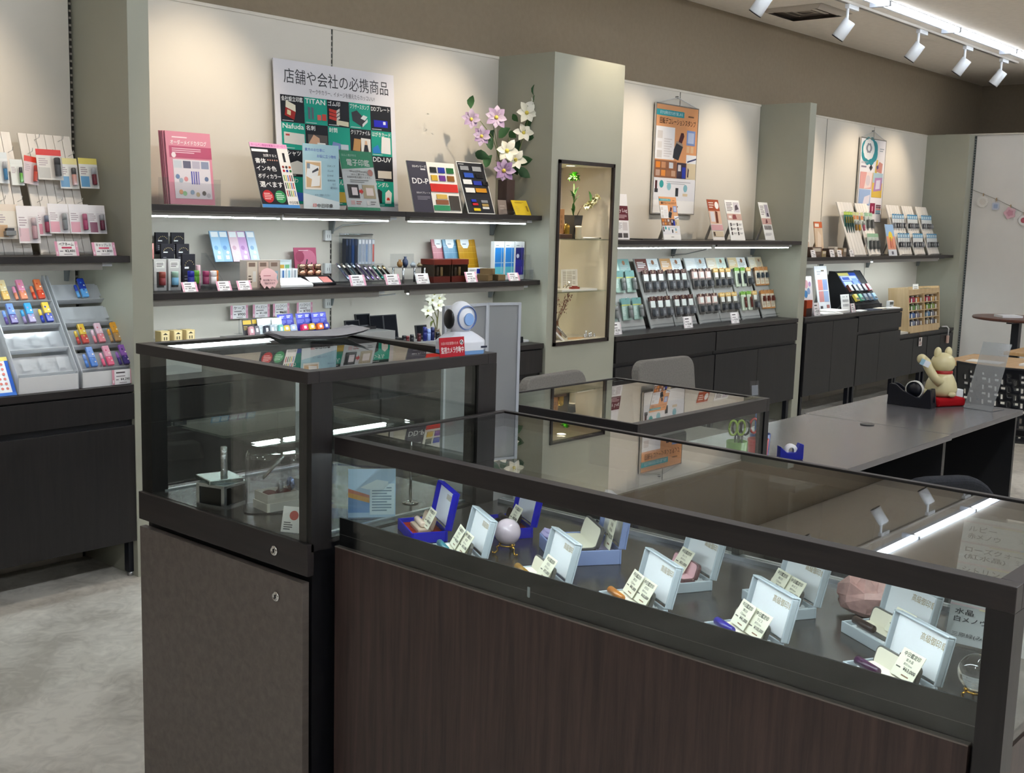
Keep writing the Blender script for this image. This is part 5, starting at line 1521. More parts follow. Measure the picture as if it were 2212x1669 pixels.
for k, x in enumerate((2.845, 2.918)):
    carton('cap_case', x, x + 0.062, 4.60, 0.05, Z2 + 0.0005, 0.14, [('r', 0, 0.0, 1, 1, 'cfcac6'), ('r', 0.15, 0.72, 0.85, 0.92, 'eae6e0'), ('l', 0.2, 0.75, 0.8, 0.9, 3, '6a6560'), ('r', 0.2, 0.1, 0.8, 0.6, '3a3836')], 'white and dark cap case, %s of two at the shelf end' % ('left', 'right')[k], 'c6c2be', 'box', 'white cap cases')
for x, y, c, cp, lb in ((2.855, 4.55, '7a2a2e', '8a4038', 'dark red cap stamp at the left shelf end'), (2.920, 4.55, '6fa6c9', '8fb0a0', 'sky blue patterned cap stamp at the left shelf end'), (3.012, 4.565, '151a7c', '1d2390', 'navy blue cap stamp above a price card'), (3.062, 4.60, '4f8a22', '5f9a2c', 'leaf green cap stamp beside the navy one'), (3.080, 4.548, '7a2a4c', '8f2f58', 'plum cap stamp left of the white one'), (3.118, 4.545, 'd9d4d6', 'e6e2e4', 'white patterned cap stamp'), (3.148, 4.575, 'c4601a', 'd26c1c', 'orange cap stamp at the right of the row')):
    stamp_tube(x, y, Z2, c, lb, cap=cp, clear=0.028, r=0.0155)
stamp_tube(3.100, 4.64, Z2, 'd9a0b0', 'tall pale pink cap stamp behind the plum one', r=0.011, h=0.11, cap='e6bcc6')
stamp_tube(2.875, 4.68, Z2, 'c97a72', 'salmon cap stamp on the back of the left shelf end', r=0.018, h=0.21, cap='d98c86')
for x, nm, pr, lb in ((2.958, '', '¥3,300', 'under the navy cap stamp'), (3.140, '', '¥1,800', 'left of the clear character rack'), (3.252, '', '¥2,400', 'before the clear character rack')):
    price_tag(x, 4.485, Z2, 'pink edged price card %s' % lb, nm, pr, 0.078)

ar = thing('acrylic_rack', 'clear sloping acrylic rack holding pastel pen packs', 'rack', (3.225, 4.58, Z2))
B().prism([(0.0, 0.0), (0.22, 0.0), (0.22, 0.16), (0.18, 0.16), (0.03, 0.02)], 0, 0.003, 'x').make('side_plate', 'acrylic', ar)
B().prism([(0.0, 0.0), (0.22, 0.0), (0.22, 0.16), (0.18, 0.16), (0.03, 0.02)], 0.292, 0.295, 'x').make('side_plate', 'acrylic', ar)
B().box(0.003, 0.292, 0.0, 0.22, 0, 0.003).make('floor_plate', 'acrylic', ar)
B().quad([(0.003, 0.03, 0.02), (0.292, 0.03, 0.02), (0.292, 0.19, 0.15), (0.003, 0.19, 0.15)]).make('slope', 'acrylic', ar)
for k, (c, c2) in enumerate((('9cc3e0', '6a9fcc'), ('86b4dc', '5c8ac4'), ('dcc3ce', 'c79aae'), ('c59ac9', 'a673b0'), ('b3cbe4', '7fa5d0'))):
    x = 3.245 + 0.052 * k
    it = [('r', 0, 0, 1, 1, c), ('r', 0.1, 0.80, 0.9, 0.97, 'eef2f6'), ('c', 0.4, 0.45, 0.22, c2), ('c', 0.62, 0.30, 0.16, 'eadfe6'), ('r', 0.3, 0.08, 0.7, 0.2, 'f3f3f3')]
    sheet('pen_pack', 'pastel stamp pack number %s from the left in the clear rack' % ('one', 'two', 'three', 'four', 'five')[k], 'stamp pack', x, 4.71 + 0.004 * (k % 2), Z2 + 0.12, 0.05, 0.155, 20, it, c, 0.006, group='pastel packs in the clear rack', mat='gloss')
it = [('r', 0, 0, 1, 1, 'b3a69c')]
for k, c in enumerate(('e3d6c6', 'd8c0b4', 'c9bcb2')):
    it += [('r', 0.03 + 0.325 * k, 0.05, 0.32 + 0.325 * k, 0.95, c), ('r', 0.07 + 0.325 * k, 0.78, 0.26 + 0.325 * k, 0.92, '8a7468'), ('r', 0.19 + 0.325 * k, 0.25, 0.28 + 0.325 * k, 0.62, ('e9e6e0', 'd98a6a', '9fc2cf')[k]), ('l', 0.06 + 0.325 * k, 0.1, 0.17 + 0.325 * k, 0.5, 4, '6b5c52')]
carton('gift_set_box', 3.285, 3.482, 4.524, 0.050, Z2, 0.135, it, 'beige three window stamp set box before the pastel packs', 'c4b8ae', mat='gloss')
o = B('dcb2b4').prism([(0.0, 0.02), (0.015, 0.0), (0.03, 0.012), (0.045, -0.002), (0.06, 0.010), (0.075, 0.002), (0.088, 0.018), (0.100, 0.030), (0.094, 0.050), (0.102, 0.068), (0.086, 0.084), (0.070, 0.094), (0.050, 0.100), (0.030, 0.094), (0.012, 0.086), (0.002, 0.066), (0.006, 0.045), (-0.004, 0.032)], 0, 0.003, 'y').make('speech_bubble_sign', 'paper', None, (3.352, 4.492, Z2 + 0.0025), (-R(14), 0, 0))
tag(o, 'dusty pink cloud shaped sign before the beige set box', 'sign')
prints(B(), [('l', 0.2, 0.58, 0.8, 0.68, 1, 'b47a80'), ('T', '特注印面フォーム', 0.14, 0.36, 0.86, 0.46, '55393e'), ('T', '同封できます', 0.2, 0.20, 0.8, 0.30, '55393e')], 0.098, 0.098, y=-0.0005).make('print', 'paper', o)
tr = thing('white_tray', 'white sloping plastic tray on the second shelf', 'tray', (3.485, 4.52, Z2))
B('eceef0').prism([(0.0, 0.0), (0.11, 0.0), (0.11, 0.040), (0.10, 0.042), (0.01, 0.020), (0.0, 0.014)], 0, 0.20, 'x').make('tray_body', 'plastic', tr, bev=0.003)
B('f6f6f6').quad([(0.01, 0.012, 0.0215), (0.19, 0.012, 0.0215), (0.19, 0.095, 0.0418), (0.01, 0.095, 0.0418)]).make('paper_insert', 'paper', tr)
for k, c in enumerate(('e9e2d4', 'dfe6ea', 'e4e8ea', 'e6e6e8')):
    carton('slim_carton', 3.548 + 0.037 * k, 3.582 + 0.037 * k, 4.655, 0.03, Z2, 0.085, [('r', 0.35, 0.08, 0.65, 0.9, ('d9c25a', '3f74b4', '8fc0cf', '9aa4ac')[k]), ('r', 0, 0.9, 1, 1, 'f6f6f6')], 'slim white pen carton with a %s stripe' % ('yellow', 'blue', 'aqua', 'grey')[k], c, group='slim pen cartons')
carton('picture_carton', 3.60, 3.725, 4.745, 0.02, Z2, 0.125, [('r', 0.08, 0.35, 0.92, 0.9, 'dfe9ec'), ('r', 0.14, 0.45, 0.36, 0.8, '5fa8d9'), ('r', 0.4, 0.45, 0.62, 0.8, 'd9b04a'), ('r', 0.66, 0.45, 0.88, 0.8, '7fbf8a')], 'white carton with coloured squares behind the slim cartons', 'c8d3d6')
sheet('pink_leaflet', 'rose pink cosmetics stamp leaflet on the back of the second shelf', 'leaflet', 3.775, 4.775, Z2 + 0.02, 0.145, 0.165, 6, [('r', 0, 0, 1, 1, 'b0496a'), ('c', 0.62, 0.62, 0.36, 'c9708c'), ('c', 0.25, 0.72, 0.20, '9a3858'), ('p', [(0.42, 0.3), (0.47, 0.3), (0.6, 0.62), (0.55, 0.64)], '2a2024'), ('p', [(0.60, 0.3), (0.65, 0.3), (0.8, 0.52), (0.76, 0.54)], '2a2024'), ('l', 0.2, 0.89, 0.8, 0.93, 1, 'ecd0d8')], 'a8486a', 0.004, mat='gloss')
bs = thing('black_stand', 'low black sloping stand with a printed plate', 'display stand', (3.715, 4.60, Z2))
B('17171b').prism([(0.0, 0.0), (0.13, 0.0), (0.13, 0.046), (0.06, 0.046), (0.0, 0.012)], 0, 0.185, 'x').make('stand_body', 'gloss', bs, bev=0.003)
B('e8e4e2').quad([(0.02, 0.004, 0.0155), (0.10, 0.004, 0.0155), (0.10, 0.05, 0.0415), (0.02, 0.05, 0.0415)]).quad([(0.105, 0.004, 0.0155), (0.165, 0.004, 0.0155), (0.165, 0.05, 0.0415), (0.105, 0.05, 0.0415)], 'd98a84').make('printed_plate', 'paper', bs)
for k in range(3):
    t = thing('rose_gold_stamp', 'rose gold lipstick stamp, %s on the black stand' % ('left', 'middle', 'right')[k], 'stamp', (3.752 + 0.052 * k, 4.70, Z2 + 0.0462), 0, 'rose gold lipstick stamps')
    B('b98a72').lathe([(0.020, 0), (0.021, 0.002), (0.021, 0.030)], 18).make('base', 'metal', t)
    B('d6b49c').lathe([(0.020, 0.030), (0.020, 0.056), (0.018, 0.058)], 18).make('cap', 'metal', t)

pr_ = thing('peg_rack', 'clear plastic peg rack hung with slim pen packs', 'rack', (4.09, 4.80, Z2))
B('e3e8ea').box(0.0, 0.235, 0.0, 0.006, 0.0, 0.262).make('back_plate', 'acrylic', pr_)
B('cfd6da').tube([(0.0, -0.003, 0.255), (0.235, -0.003, 0.255)], 0.003, 6).make('top_rod', 'metal', pr_)
for k in range(4):
    carton('slim_pen_pack', 4.093 + 0.021 * k, 4.111 + 0.021 * k, 4.752, 0.03, Z2 + 0.09, 0.142, [('r', 0.2, 0.05, 0.8, 0.7, ('18202e', '20283c', '1f3a66', '2a2c38')[k]), ('r', 0.1, 0.75, 0.9, 0.97, '3a4660')], 'navy slim pen pack, hook %s on the peg rack' % ('one', 'two', 'three', 'four')[k], ('1b2434', '26303f', '234070', '2e3442')[k], 'pen pack', 'slim pen packs on the peg rack', mat='gloss')
for k in range(5):
    carton('slim_pen_pack', 4.182 + 0.024 * k, 4.203 + 0.024 * k, 4.752, 0.03, Z2 + 0.095, 0.135, [('r', 0.2, 0.1, 0.8, 0.8, ('8b96a6', '9aa3b4', '7f93b4', 'b0b6be', 'c4655a')[k]), ('r', 0.1, 0.82, 0.9, 0.97, 'e9ebee')], 'clear slim pen pack, hook %s on the peg rack' % ('five', 'six', 'seven', 'eight', 'nine')[k], 'b9c0ca', 'pen pack', 'slim pen packs on the peg rack', mat='gloss')

pd = thing('pen_slope', 'wide clear sloping stand of metallic pens', 'display stand', (3.945, 4.56, Z2))
B().prism([(0.0, 0.0), (0.15, 0.0), (0.15, 0.10), (0.147, 0.10), (0.02, 0.012), (0.0, 0.012)], 0.0, 0.375, 'x').make('clear_slope', 'acrylic', pd)
for k, (c, c2) in enumerate((('9fb4d6', 'd7deea'), ('3e4250', 'e6e2d2'), ('b3d4dc', 'dfe9ec'), ('2f3442', 'b4c4dc'), ('a99cc9', 'd9d2e8'), ('8f79b8', 'c9bfe0'), ('c39ac4', 'e0c9e0'), ('3f8f84', '9fc9c0'), ('4a4440', 'd9c9a4'), ('5a4c3a', 'c9b48a'))):
    t = thing('metallic_pen', 'slim metallic pen number %s from the left on the clear slope' % ('one', 'two', 'three', 'four', 'five', 'six', 'seven', 'eight', 'nine', 'ten')[k], 'pen', (3.965 + 0.034 * k, 4.575, Z2 + 0.024), 0, 'metallic pens on the clear slope', -R(52))
    hh = 0.128 if k < 5 else 0.105
    B(c).lathe([(0.004, 0), (0.0065, 0.012), (0.0065, hh * 0.72)], 12).make('barrel', 'metal', t)
    B(c2).lathe([(0.0067, hh * 0.72), (0.0067, hh), (0.005, hh + 0.003)], 12).make('cap', 'metal', t)
price_tag(3.965, 4.50, Z2, 'pink edged price card at the left of the pen slope', '', '¥1,925', 0.105, 0.058, 22)
price_tag(4.200, 4.49, Z2, 'pink edged price card at the right of the pen slope', '', '¥2,200', 0.105, 0.058, 22)

ac = thing('clear_riser', 'clear acrylic riser left of the red brown seal boxes', 'display stand', (4.305, 4.53, Z2))
B().box(0, 0.20, 0, 0.12, 0.082, 0.086).make('top_plate', 'acrylic', ac)
for x, y in ((0.02, 0.02), (0.18, 0.02), (0.02, 0.10), (0.18, 0.10)):
    B('cfd4d6').cyl((x, y, 0), 0.006, 0.082, 10).make('post', 'metal', ac)
B().box(0.012, 0.188, 0.114, 0.117, 0.086, 0.155).make('back_plate', 'acrylic', ac)
for x, y, c, h_, lb in ((4.345, 4.60, 'a37843', 0.040, 'round amber trinket on the clear riser'), (4.395, 4.61, '3a4a6c', 0.055, 'dark blue bow figure on the clear riser'), (4.435, 4.59, 'b9c2c8', 0.028, 'silver trinket on the clear riser'), (4.475, 4.58, '8a7a5c', 0.022, 'brown bead trinket on the clear riser')):
    b = B(c).lathe([(0.010, 0), (0.016, h_ * 0.25), (0.015, h_ * 0.6), (0.006, h_ * 0.85), (0.009, h_)], 14)
    tag(b.make('trinket', 'plastic', None, (x, y, Z2 + 0.0862)), lb, 'trinket', 'trinkets on the clear riser')
price_tag(4.415, 4.485, Z2, 'white price card before the clear riser', '', '¥3,300', 0.098, 0.058, 20, 'dfe4e6')


def brown_box(x, label):
    t = thing('seal_display_box', label, 'seal box', (x, 4.52, Z2), 0, 'red brown seal display boxes')
    B('5a2018').box(0, 0.128, 0, 0.10, 0, 0.034).make('lower_drawer', 'gloss', t, bev=0.001)
    B('6a261b').box(-0.003, 0.131, -0.003, 0.103, 0.098, 0.128).make('top_tray', 'gloss', t, bev=0.001)
    B().box(0.002, 0.126, 0.0, 0.002, 0.034, 0.098).make('front_pane', 'acrylic', t)
    B('4a3a2c').box(0.002, 0.126, 0.098, 0.10, 0.034, 0.098).make('back_panel', 'paper', t)
    for xa in (0.0, 0.125):
        B('3f3428').box(xa, xa + 0.003, 0.0, 0.10, 0.034, 0.098).make('side_panel', 'paper', t)
    return t


brown_box(4.528, 'red brown seal display box with a glass front, left of the pair')
brown_box(4.672, 'red brown seal display box with a glass front, right of the pair')
for bx_, wd in ((4.528, 'left'), (4.672, 'right')):
    for k in range(3):
        b = B(('8a6a44', '5c4a38', 'b8935c')[k]).lathe([(0.008, 0), (0.009, 0.002), (0.009, 0.046), (0.007, 0.05)], 12)
        tag(b.make('seal_blank', 'gloss', None, (bx_ + 0.032 + 0.033 * k, 4.56, Z2 + 0.0345)), '%s seal blank inside the %s red brown box' % (('tan', 'dark brown', 'honey')[k], wd), 'seal', 'seal blanks in the red brown boxes')
for x, y, w_, c, c2, tl, lb in ((4.770, 4.735, 0.110, 'b8707c', 'd9a0a8', 14, 'rose pink notebook folder'), (4.850, 4.722, 0.112, '6b9cbc', '9cc3d6', 14, 'sky blue notebook folder'), (4.885, 4.742, 0.112, '4f7c9c', '6f9ab4', 14, 'darker blue notebook folder behind the sky blue one'), (4.955, 4.705, 0.120, 'c2911f', 'd9b04a', 14, 'golden yellow notebook folder in front'), (4.995, 4.722, 0.120, 'b5861c', 'cda23c', 14, 'golden yellow notebook folder, second'), (5.030, 4.740, 0.115, 'a87a1a', 'c29734', 14, 'golden yellow notebook folder, rearmost')):
    it = [('r', 0, 0, 1, 1, c)]
    for q in range(6):
        it += [('r', 0, 0.06 + 0.15 * q, 1, 0.07 + 0.15 * q, c2)]
    it += [('r', 0.30 + 0.0, 0.05, 0.31, 0.9, c2), ('r', 0.6, 0.05, 0.61, 0.9, c2), ('p', [(0.2, 1.0), (0.2, 0.88), (0.35, 0.78), (0.65, 0.78), (0.8, 0.88), (0.8, 1.0)], 'e6edf0'), ('l', 0.32, 0.86, 0.68, 0.91, 1, '6c7c88')]
    sheet('notebook_folder', lb, 'notebook', x, y, Z2 + 0.002, w_, 0.235, tl, it, c, 0.006, group='notebook folders', mat='gloss')
carton('brush_carton', 4.895, 5.06, 4.60, 0.05, Z2, 0.036, [('r', 0, 0, 0.5, 1, 'd9dde0'), ('r', 0.5, 0, 1, 1, '4f8f94')], 'flat white and teal carton, lower of the stack', 'e8e8e6')
carton('brush_carton', 4.885, 5.05, 4.60, 0.05, Z2 + 0.0365, 0.034, [('r', 0.45, 0.1, 0.85, 0.9, '1f35a8'), ('l', 0.08, 0.5, 0.4, 0.8, 2, '9aa0a4')], 'flat white and blue carton, upper of the stack', 'f0efec')
for k, (x, z, rz) in enumerate(((4.965, 0, 12), (5.055, 0, -8), (5.00, 0.0355, 24))):
    carton('kraft_carton', x, x + 0.055, 4.515, 0.075, Z2 + z, 0.035, [('r', 0.05, 0.1, 0.95, 0.9, '7a6444')], 'brown kraft pen carton, %s of three' % ('left', 'right', 'top')[k], '6d583b', rz=R(rz), group='brown kraft cartons')
price_tag(4.798, 4.482, Z2, 'pink edged price card before the white and blue cartons', '', '¥3,300', 0.094, 0.060, 20)
price_tag(5.158, 4.476, Z2, 'pink edged price card before the tall blue boxes', '', '¥1,980', 0.100, 0.050, 24)
for k, (x, c, c2, lb) in enumerate(((5.083, '2c86d6', '5fc0d0', 'tall white glass pen box with a blue sea picture, left'), (5.176, '2c86d6', '5fc0d0', 'tall white glass pen box with a blue sea picture, middle'), (5.268, '1a1f6c', '3a2a9a', 'tall white glass pen box with a night blue picture'))):
    it = [('r', 0.06, 0.12, 0.94, 0.84, c), ('r', 0.06, 0.12, 0.94, 0.34, c2), ('r', 0.06, 0.44, 0.94, 0.455, 'cfe6ef'), ('p', [(0.68, 0.18), (0.74, 0.18), (0.73, 0.84), (0.70, 0.93), (0.69, 0.84)], 'bcd6ea' if k < 2 else '6a5ad0'), ('l', 0.12, 0.88, 0.55, 0.92, 1, '9aa6ae')]
    if k == 2:
        it += [('c', 0.28, 0.62, 0.15, 'dfe6f4'), ('r', 0.06, 0.34, 0.94, 0.52, '2a28a0')]
    carton('glass_pen_box', x, x + 0.086, 4.575, 0.03, Z2, 0.226, it, lb, 'eef1f2', group='tall glass pen boxes', mat='gloss')
bh_ = thing('brochure_pocket', 'empty clear brochure pocket at the right end of the second shelf', 'leaflet holder', (5.285, 4.50, Z2))
B().box(0, 0.07, 0, 0.002, 0, 0.06).box(0, 0.07, 0.03, 0.032, 0, 0.15).box(0, 0.002, 0.002, 0.03, 0, 0.06).box(0.068, 0.07, 0.002, 0.03, 0, 0.06).make('pocket', 'acrylic', bh_)

# ================================================================ poster bay, worktop (seen over the tall case)
ZW = 0.8505
for x0, x1, h_, lb in ((2.84, 3.06, 0.145, 'under the small wooden seal boxes'), (3.30, 3.86, 0.135, 'under the blister stamp packs'), (4.00, 4.28, 0.125, 'under the black seal boxes'), (4.31, 4.70, 0.05, 'under the small vials')):
    tag(B('a9a8a6').box(x0, x1, 4.56, 4.76, ZW, ZW + h_).make('display_riser', 'plastic'), 'plain grey display riser ' + lb, 'riser', 'grey display risers on the worktop')
for k in range(3):
    carton('wooden_seal_box', 2.866 + 0.066 * k, 2.910 + 0.066 * k, 4.585, 0.05, ZW + 0.1455, 0.050, [('r', 0.12, 0.1, 0.88, 0.9, 'd8c598'), ('p', [(0.2, 0.68), (0.8, 0.68), (0.5, 0.85)], '2a241c'), ('r', 0.3, 0.2, 0.42, 0.48, '4a4032'), ('r', 0.58, 0.2, 0.7, 0.48, '4a4032')], 'small pale wooden seal box, %s of three' % ('left', 'middle', 'right')[k], 'c4ad7c', group='small wooden seal boxes')
    tag(B().box(0, 0.05, 0, 0.002, 0, 0.05).make('clear_plate', 'acrylic', None, (2.862 + 0.066 * k, 4.66, ZW + 0.1455)), 'clear plate behind the %s wooden seal box' % ('left', 'middle', 'right')[k], 'plate', 'clear plates')
for k, (x, nm, pr) in enumerate(((3.444, 'ケース', '¥900'), (3.578, 'ディズニー', '¥1,100'), (3.703, 'ハンコベンリ', '¥600'), (3.856, 'ハンコベンリ', '¥700'))):
    o = price_tag(x, 4.802, 1.06, 'pink edged price card on the wall under the shelf, %s from the left' % ('first', 'second', 'third', 'fourth')[k], nm, pr, 0.104, 0.066, 0, holder=False)
    B().box(-0.003, 0.003, 0.0015, 0.003, -0.0745, 0.03).box(-0.02, 0.02, -0.01, 0.02, -0.0765, -0.0745).make('clear_post', 'acrylic', o)
for k, (x, c, top) in enumerate(((3.345, 'c9929a', '2a282c'), (3.385, '6f6a72', '3a383c'), (3.435, '2a2e3c', 'cfd6da'), (3.478, 'aab4bc', 'd9dee0'), (3.522, '6fb4ac', 'cfd8da'))):
    ms = pack_mesh(0.060, 0.088, [('r', 0, 0, 1, 1, top), ('r', 0.1, 0.72, 0.9, 0.95, 'b99a3a' if k < 2 else 'e9ecee'), ('l', 0.12, 0.4, 0.5, 0.65, 3, 'a8904a' if k < 2 else '9aa4aa')], (0.42, 0.04, 0.94, 0.66, 0.02), ('slab', c, 'f0f0f0'))
    hang_pack(ms, (x + 0.01, 4.62 + 0.012 * (k % 2), ZW + 0.1365 + 0.088), 12, 'seal holder blister pack in %s' % ('pink on black', 'grey on black', 'navy on white', 'silver on white', 'aqua on white')[k], 'blister packs over the tall case')
for k, (x, c) in enumerate(((3.575, 'd9b43a'), (3.625, 'a9b9d8'), (3.690, 'd02a5c'), (3.745, 'e0b030'), (3.790, 'd9641c'), (3.838, '1d2390'))):
    ms = pack_mesh(0.058, 0.102, [('r', 0, 0, 1, 1, '23278e'), ('r', 0.08, 0.74, 0.92, 0.94, '3a44b4'), ('l', 0.25, 0.78, 0.75, 0.92, 2, 'd7dcf4'), ('l', 0.1, 0.5, 0.9, 0.7, 3, '6f7ad0')], (0.25, 0.05, 0.90, 0.50, 0.026), ('slab', c, 'e6e6ea'))
    hang_pack(ms, (x, 4.635 + 0.012 * (k % 2), ZW + 0.1365 + 0.102), 14, 'blue carded stamp pack with a %s stamp' % ('black and yellow', 'pale blue', 'crimson', 'yellow', 'orange', 'dark blue')[k], 'blue carded stamp packs')


def black_case(x, y, z, w_, h_, label, pair=False):
    t = thing('black_seal_case', label, 'seal case', (x, y, z), 0, 'black seal cases')
    B('1b1b1e').box(0, w_, 0, 0.05, 0, 0.016).make('case_base', 'gloss', t)
    n = 2 if pair else 1
    for k in range(n):
        l_ = B('25262a').box(w_ * k / n, w_ * (k + 1) / n - 0.002, 0, 0.012, 0, h_).make('case_lid', 'gloss', t, (0, 0.04, 0.016), (-R(10), 0, 0))
        B('101116').box(w_ * k / n + 0.005, w_ * (k + 1) / n - 0.007, -0.0006, 0, 0.005, h_ - 0.005).make('velvet_lining', 'velvet', l_)
    return t


black_case(4.018, 4.62, ZW + 0.1255, 0.100, 0.042, 'small open black seal case in front of another')
black_case(4.145, 4.68, ZW + 0.1255, 0.105, 0.066, 'open black seal case behind the smaller one')
black_case(4.235, 4.66, ZW + 0.0505, 0.205, 0.130, 'wide open double black seal case', True)
black_case(4.560, 4.64, ZW + 0.0505, 0.088, 0.062, 'small open black seal case beside the white flowers')
for k, (x, c, h_) in enumerate(((4.37, '14161c', 0.040), (4.395, '6a1a20', 0.036), (4.43, '1a1f24', 0.042), (4.485, '4a1418', 0.044), (4.53, '141c6a', 0.078), (4.56, '8fa4d9', 0.066), (4.59, '10184c', 0.074), (4.63, '1a1c22', 0.045))):
    b = B(c).lathe([(0.011, 0), (0.012, 0.002), (0.012, h_ * 0.6), (0.011, h_ * 0.62), (0.012, h_ * 0.64), (0.011, h_)], 14)
    tag(b.make('seal_vial', 'gloss', None, (x, 4.585, ZW + 0.0503)), '%s capped seal cylinder, number %s in the row' % (('black', 'dark red', 'grey black', 'maroon', 'tall navy', 'pale blue', 'dark navy', 'black')[k], ('one', 'two', 'three', 'four', 'five', 'six', 'seven', 'eight')[k]), 'seal', 'seal cylinders on the worktop')
wf = thing('lily_spray', 'white artificial lily spray left of the milky screen', 'flowers', (4.74, 4.70, ZW))
rnd.seed(9)
for s_ in ([(0, 0, 0), (0, 0, .16), (-.05, 0, .25), (-.07, 0, .31)], [(0, 0, .1), (.01, 0, .2), (.0, -.01, .28)], [(0, 0, .08), (-.03, 0, .15), (-.08, -.01, .20)]):
    B('6b6a3c').tube(s_, 0.003, 6).make('stem', 'paper', wf)
B('6a5a4c').lathe([(0.025, 0), (0.03, 0.04), (0.016, 0.09), (0.018, 0.10)], 16).make('pot', 'plastic', wf)
for c in ((-.075, 0, .31), (-.035, -.01, .30), (-.005, -.02, .275), (-.06, -.02, .265), (-.085, -.01, .205), (-.02, -.03, .235), (.01, -.01, .30), (-.05, .0, .335)):
    flower(wf, c, 6, 0.040, 'e2e0cc', 'f0eee0', (-0.5, -0.75, 0.35), 'white_flower', 'c9c07a')
for p0, p1 in (((-.04, 0, .18), (-.09, 0, .16)), ((-.02, 0, .15), (-.05, 0, .11)), ((0, 0, .2), (.05, 0, .24)), ((-.06, 0, .24), (-.11, 0, .26))):
    B('76804a').leaf(p0, p1, 0.02).make('leaf', 'paper', wf)
carton('flat_folder_box', 5.02, 5.30, 4.52, 0.20, ZW, 0.034, [('r', 0, 0, 1, 1, '24262a')], 'flat dark file box on the worktop by the niche column', '26282c')
tag(B('eceff0').box(0, 0.05, 0, 0.2, 0, 0.012).make('paper_wad', 'paper', None, (5.305, 4.52, ZW)), 'white papers beside the flat dark file box', 'paper')


# ================================================================ far left bay
ZL = 1.3945
GL = 'white washed plank boards, left bay'
display_board(2.040, 4.565, ZL, 0.235, 0.52, 19, 'white washed plank board at the left picture edge', GL, 6, hooks=((0.83, (0.25, 0.6, 0.9)), (0.43, (0.25, 0.6, 0.9))))
display_board(2.307, 4.565, ZL, 0.228, 0.52, 19, 'white washed plank board beside the left column', GL, 6, hooks=((0.83, (0.12, 0.5, 0.9)), (0.43, (0.12, 0.5, 0.9)), (0.95, (0.3, 0.75))))


def left_pack(x, y, z, w_, h_, top, bg, item, words, bub=(0.5, 0.06, 0.92, 0.72, 0.022), ry=0.0, low=None, tl=10, txt=None):
    it = [('r', 0, 0, 1, 1, bg), ('r', 0, 0.80, 1, 1, top), ('l', 0.08, 0.45, 0.46, 0.72, 4, 'b7a7ae')]
    if low:
        it.append(('r', 0.04, 0.05, 0.5, 0.4, low))
    if txt:
        it.append(('t', txt, 0.12, 0.84, 0.88, 0.95, 'f6f2f0' if bg != top else '5a4a50'))
    hang_pack(pack_mesh(w_, h_, it, bub, item), (x, y, z), tl, words, 'stamp packs in the far left bay', ry=ry)


left_pack(2.190, 4.655, 1.80, 0.060, 0.125, 'dfe6ea', 'e9edf0', ('cyl', '2f7fb4', 'c9ccd0'), 'pale pack with a bright blue stamp at the left edge, upper row')
left_pack(2.255, 4.650, 1.775, 0.052, 0.105, 'dfe3e0', 'e6e9e6', ('cyl', '62b52a', '4a4a50'), 'pale pack with a lime green stamp, upper row')
left_pack(2.322, 4.650, 1.79, 0.064, 0.115, 'd93a24', 'd9c8cc', ('cyl', 'd9421c', 'c23018'), 'pack with an orange red stamp behind the red header pack', ry=R(8))
left_pack(2.385, 4.635, 1.822, 0.108, 0.125, 'd62a1e', 'e6e2dc', ('cyl', '3a3e44', '2c2f36'), 'large silver pack with a red header, upper row', (0.55, 0.05, 0.95, 0.78, 0.028), low='c4c2bc')
left_pack(2.475, 4.65, 1.792, 0.084, 0.128, 'f0e6a0', 'f2f2ee', ('cyl', 'd99a8a', '4a4a4c'), 'white blue and yellow pack with a pink stamp, upper row', low='6fa8d4')
left_pack(2.560, 4.64, 1.796, 0.084, 0.128, 'f0e07a', 'f2f2ee', ('cyl', '7a2434', 'c9ccd0'), 'white blue and yellow pack with a wine stamp, upper row', low='6fa8d4')
left_pack(2.165, 4.565, 1.595, 0.098, 0.138, 'e8d9c8', 'ede6da', ('box', '8a8f90', '2a2c34'), 'beige large pack with a grey stand at the left edge, lower row', (0.05, 0.02, 0.95, 0.35, 0.03), low='d9b48a')
left_pack(2.245, 4.553, 1.590, 0.088, 0.150, 'f4eff0', 'f3eeef', ('cyl', 'e0b4bc', 'e9d4d8'), 'long white pack with a pale pink stamp, lower row', low='e8c4cc')
left_pack(2.312, 4.570, 1.590, 0.070, 0.120, 'f4eff0', 'f1e9ec', ('cyl', 'a83a5c', '8a93a8'), 'white pack with a rose red stamp, lower row', low='d98aa0')
left_pack(2.380, 4.56, 1.602, 0.088, 0.122, 'f6f2f4', 'f4f0f2', ('cyl', '8f989c', 'b4babc'), 'white pink print pack with a grey stamp, lower row', low='e6a4b4', txt='ペアネーム')
left_pack(2.468, 4.556, 1.602, 0.088, 0.122, 'f6f2f4', 'f4f0f2', ('cyl', 'c44a7c', 'd9789c'), 'white pink print pack with a magenta stamp, lower row', low='e6a4b4', txt='ペアネーム')
left_pack(2.548, 4.56, 1.600, 0.080, 0.120, 'f3eef0', 'f0ecee', ('cyl', '6a2440', 'b4b4b8'), 'white pack with a dark wine stamp, lower row', low='8a4a64')
price_tag(2.360, 4.445, ZL, 'pink edged price card under the grey stamp pack, left bay', 'ペアネーム', '¥2,400', 0.098, 0.060, 18, strike=True)
price_tag(2.523, 4.445, ZL, 'pink edged price card under the wine stamp pack, left bay', 'キャップレス', '¥1,800', 0.104, 0.056, 18, strike=True)

SL = R(35.4)


def slope_pt(x, s, out):
    """Point on the sloping racks: s metres up the slope, out in front of it."""
    return (x, 4.434 + s * math.sin(SL) - out * math.cos(SL), 0.912 + s * math.cos(SL) + out * math.sin(SL))


